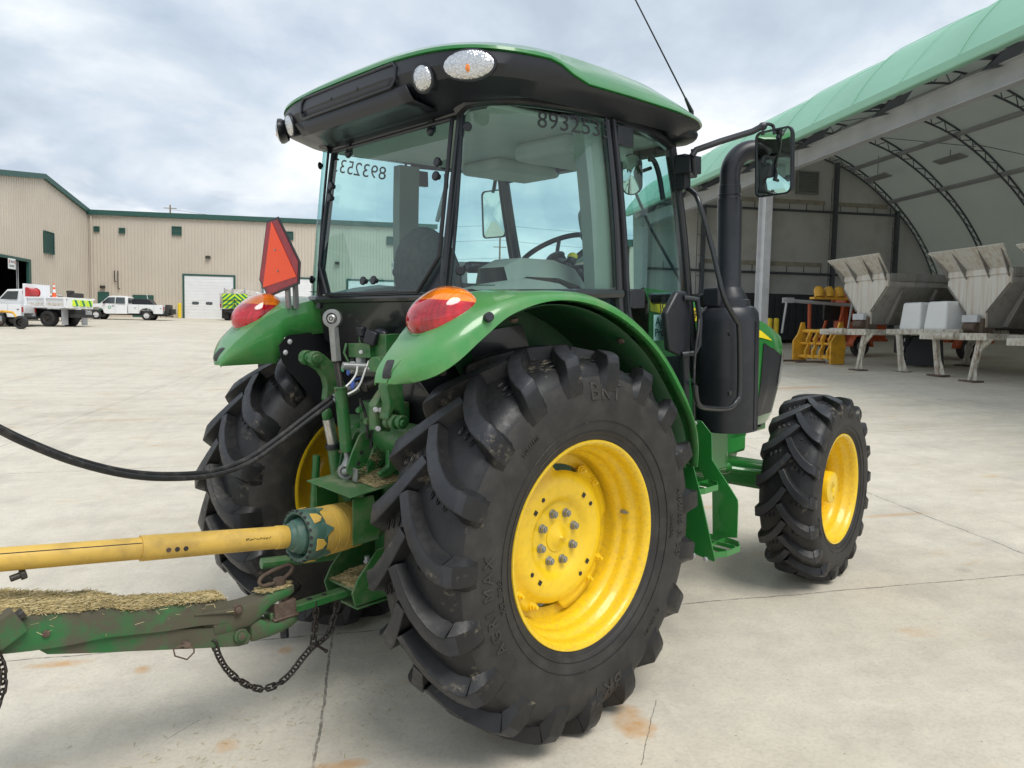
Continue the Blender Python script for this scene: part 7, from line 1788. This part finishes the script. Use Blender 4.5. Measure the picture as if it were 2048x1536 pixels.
    for (x0, y0, x1, y1, hw) in CRACKS:
        L = math.hypot(x1 - x0, y1 - y0); ux, uy = (x1 - x0) / L, (y1 - y0) / L
        dx = mathn(nt, 'SUBTRACT', X, x0); dy = mathn(nt, 'SUBTRACT', Y, y0)
        al = mathn(nt, 'ADD', mathn(nt, 'MULTIPLY', dx, ux), mathn(nt, 'MULTIPLY', dy, uy))
        ac = mathn(nt, 'SUBTRACT', mathn(nt, 'MULTIPLY', dy, ux), mathn(nt, 'MULTIPLY', dx, uy))
        l = mathn(nt, 'MULTIPLY', line(ac, hw), mathn(nt, 'MULTIPLY', mathn(nt, 'GREATER_THAN', al, 0), mathn(nt, 'LESS_THAN', al, L)))
        jn = mathn(nt, 'MAXIMUM', jn, l)
    brk = ramp(nt, tex(nt, 14, 6, .75), [(.38, (.30, .30, .30)), (.56, (1, 1, 1))]).outputs[0]
    jf = mathn(nt, 'MULTIPLY', jn, brk)
    c = mixc(nt, mathn(nt, 'MULTIPLY', jf, .72), c, (.085, .075, .065))
    nt.links.new(c, b.inputs['Base Color']); b.inputs['Roughness'].default_value = .88
    b.inputs['Specular IOR Level'].default_value = .3
    h = mathn(nt, 'ADD', mathn(nt, 'ADD', mathn(nt, 'MULTIPLY', fine, .5), mathn(nt, 'MULTIPLY', broom, .5)), mathn(nt, 'MULTIPLY', jf, -3))
    bump(nt, b, h, .35, .004)
    o = mb.build('ground', m, None, ang=60); tag(o, 'pale concrete yard with saw-cut joints and rust stains', kind='structure')
def gpt(px, py):
    for _ in range(12):
        d = RG @ _ray(px, py)
    t = 1.0; z = 0
    for _ in range(20):
        t = (z - CAMW.z) / d.z; p = CAMW + d * t; z = zg(p.x, p.y)
    return p
STAINS = []
for (px, py, rx, ry, a) in ((1265, 1445, .10, .16, .9), (120, 1328, .16, .05, .8), (285, 1340, .05, .05, .8), (570, 1300, .04, .05, .7), (455, 1490, .06, .06, .6), (680, 1530, .12, .04, .7),
                            (1660, 1062, .30, .10, .45), (1600, 775, .9, .22, .6), (1790, 1030, .4, .05, .5), (250, 840, .9, .08, .5)):
    p = gpt(px, py); STAINS.append((p.x, p.y, rx, ry, a))
CRACKS = []
for (a, b_, hw) in (((1280, 1530), (1310, 1400), .002), ((330, 1480), (400, 1440), .002)):
    p = gpt(*a); q = gpt(*b_); CRACKS.append((p.x, p.y, q.x, q.y, hw))
ground()

# ---- sky: physical sky seen through a broken overcast
SUN_AZ = math.radians(215)     # direction the sunlight comes FROM, measured from +x toward +y
SUN_EL = math.radians(58)
SUN_AZ = math.radians(-62)
w = bpy.data.worlds.new('World'); SC.world = w; w.use_nodes = True
nt = w.node_tree; bg = nt.nodes['Background']
sky = nt.nodes.new('ShaderNodeTexSky'); sky.sky_type = 'NISHITA'; sky.sun_disc = False
sky.sun_elevation = SUN_EL; sky.sun_rotation = PI / 2 - SUN_AZ
sky.air_density = 1.0; sky.dust_density = 2.0; sky.ozone_density = 1.5
tc = nt.nodes.new('ShaderNodeTexCoord'); sp = nt.nodes.new('ShaderNodeSeparateXYZ'); nt.links.new(tc.outputs['Generated'], sp.inputs[0])
zz = mathn(nt, 'ADD', mathn(nt, 'MAXIMUM', sp.outputs[2], 0), .30)
cb = nt.nodes.new('ShaderNodeCombineXYZ')
nt.links.new(mathn(nt, 'DIVIDE', sp.outputs[0], zz), cb.inputs[0]); nt.links.new(mathn(nt, 'DIVIDE', sp.outputs[1], zz), cb.inputs[1])
mpc = nt.nodes.new('ShaderNodeMapping'); mpc.inputs['Location'].default_value = (3.1, 1.7, 0); nt.links.new(cb.outputs[0], mpc.inputs[0])
n1 = tex(nt, .8, 9, .55, mpc.outputs[0], .3)
n2 = tex(nt, 1.9, 10, .55, mpc.outputs[0], .25)
n3 = tex(nt, 2.2, 9, .5, mpc.outputs[0], .4)
cover = ramp(nt, n1, [(.34, (.72, .72, .72)), (.50, (1, 1, 1))]).outputs[0]
cl = ramp(nt, n2, [(.34, (3.5, 4.1, 4.85)), (.46, (4.4, 5.0, 5.7)), (.56, (5.6, 6.05, 6.5)), (.66, (7.0, 7.2, 7.35))]).outputs[0]
# low puffs near the horizon
pf = ramp(nt, n3, [(.48, (0, 0, 0)), (.56, (1, 1, 1))]).outputs[0]
low = ramp(nt, sp.outputs[2], [(.06, (1, 1, 1)), (.24, (0, 0, 0))]).outputs[0]
cl = mixc(nt, mathn(nt, 'MULTIPLY', mathn(nt, 'MULTIPLY', pf, low), .9), cl, (7.4, 7.5, 7.6))
skyc = mixc(nt, cover, sky.outputs[0], cl)
# ground bounce half of the dome
below = mathn(nt, 'LESS_THAN', sp.outputs[2], -.02)
skyc = mixc(nt, below, skyc, (2.6, 2.5, 2.3))
nt.links.new(skyc, bg.inputs['Color']); bg.inputs['Strength'].default_value = .115

sun = bpy.data.lights.new('sun', 'SUN'); sun.energy = 1.9; sun.angle = math.radians(32); sun.color = (1, .965, .91)
so = bpy.data.objects.new('sun', sun); COL.objects.link(so)
sd = Vector((math.cos(SUN_AZ) * math.cos(SUN_EL), math.sin(SUN_AZ) * math.cos(SUN_EL), math.sin(SUN_EL)))
so.rotation_euler = sd.to_track_quat('Z', 'Y').to_euler(); so.location = (0, 0, 40)

cam = bpy.data.cameras.new('camera'); co_ = bpy.data.objects.new('camera', cam); COL.objects.link(co_)
cam.sensor_width = 36; cam.sensor_fit = 'HORIZONTAL'; cam.lens = FPX / 2048 * 36; cam.clip_end = 2000; cam.clip_start = .05
r, u, f = RG @ CR, RG @ CU, RG @ CF
co_.matrix_world = Matrix(((r.x, u.x, -f.x, CAMW.x), (r.y, u.y, -f.y, CAMW.y), (r.z, u.z, -f.z, CAMW.z), (0, 0, 0, 1)))
SC.camera = co_
SC.view_settings.view_transform = 'Standard'; SC.view_settings.look = 'None'
SC.view_settings.exposure = .40; SC.view_settings.gamma = 1; SC.view_settings.use_curve_mapping = False
SC.cycles.transparent_max_bounces = 24; SC.cycles.max_bounces = 8
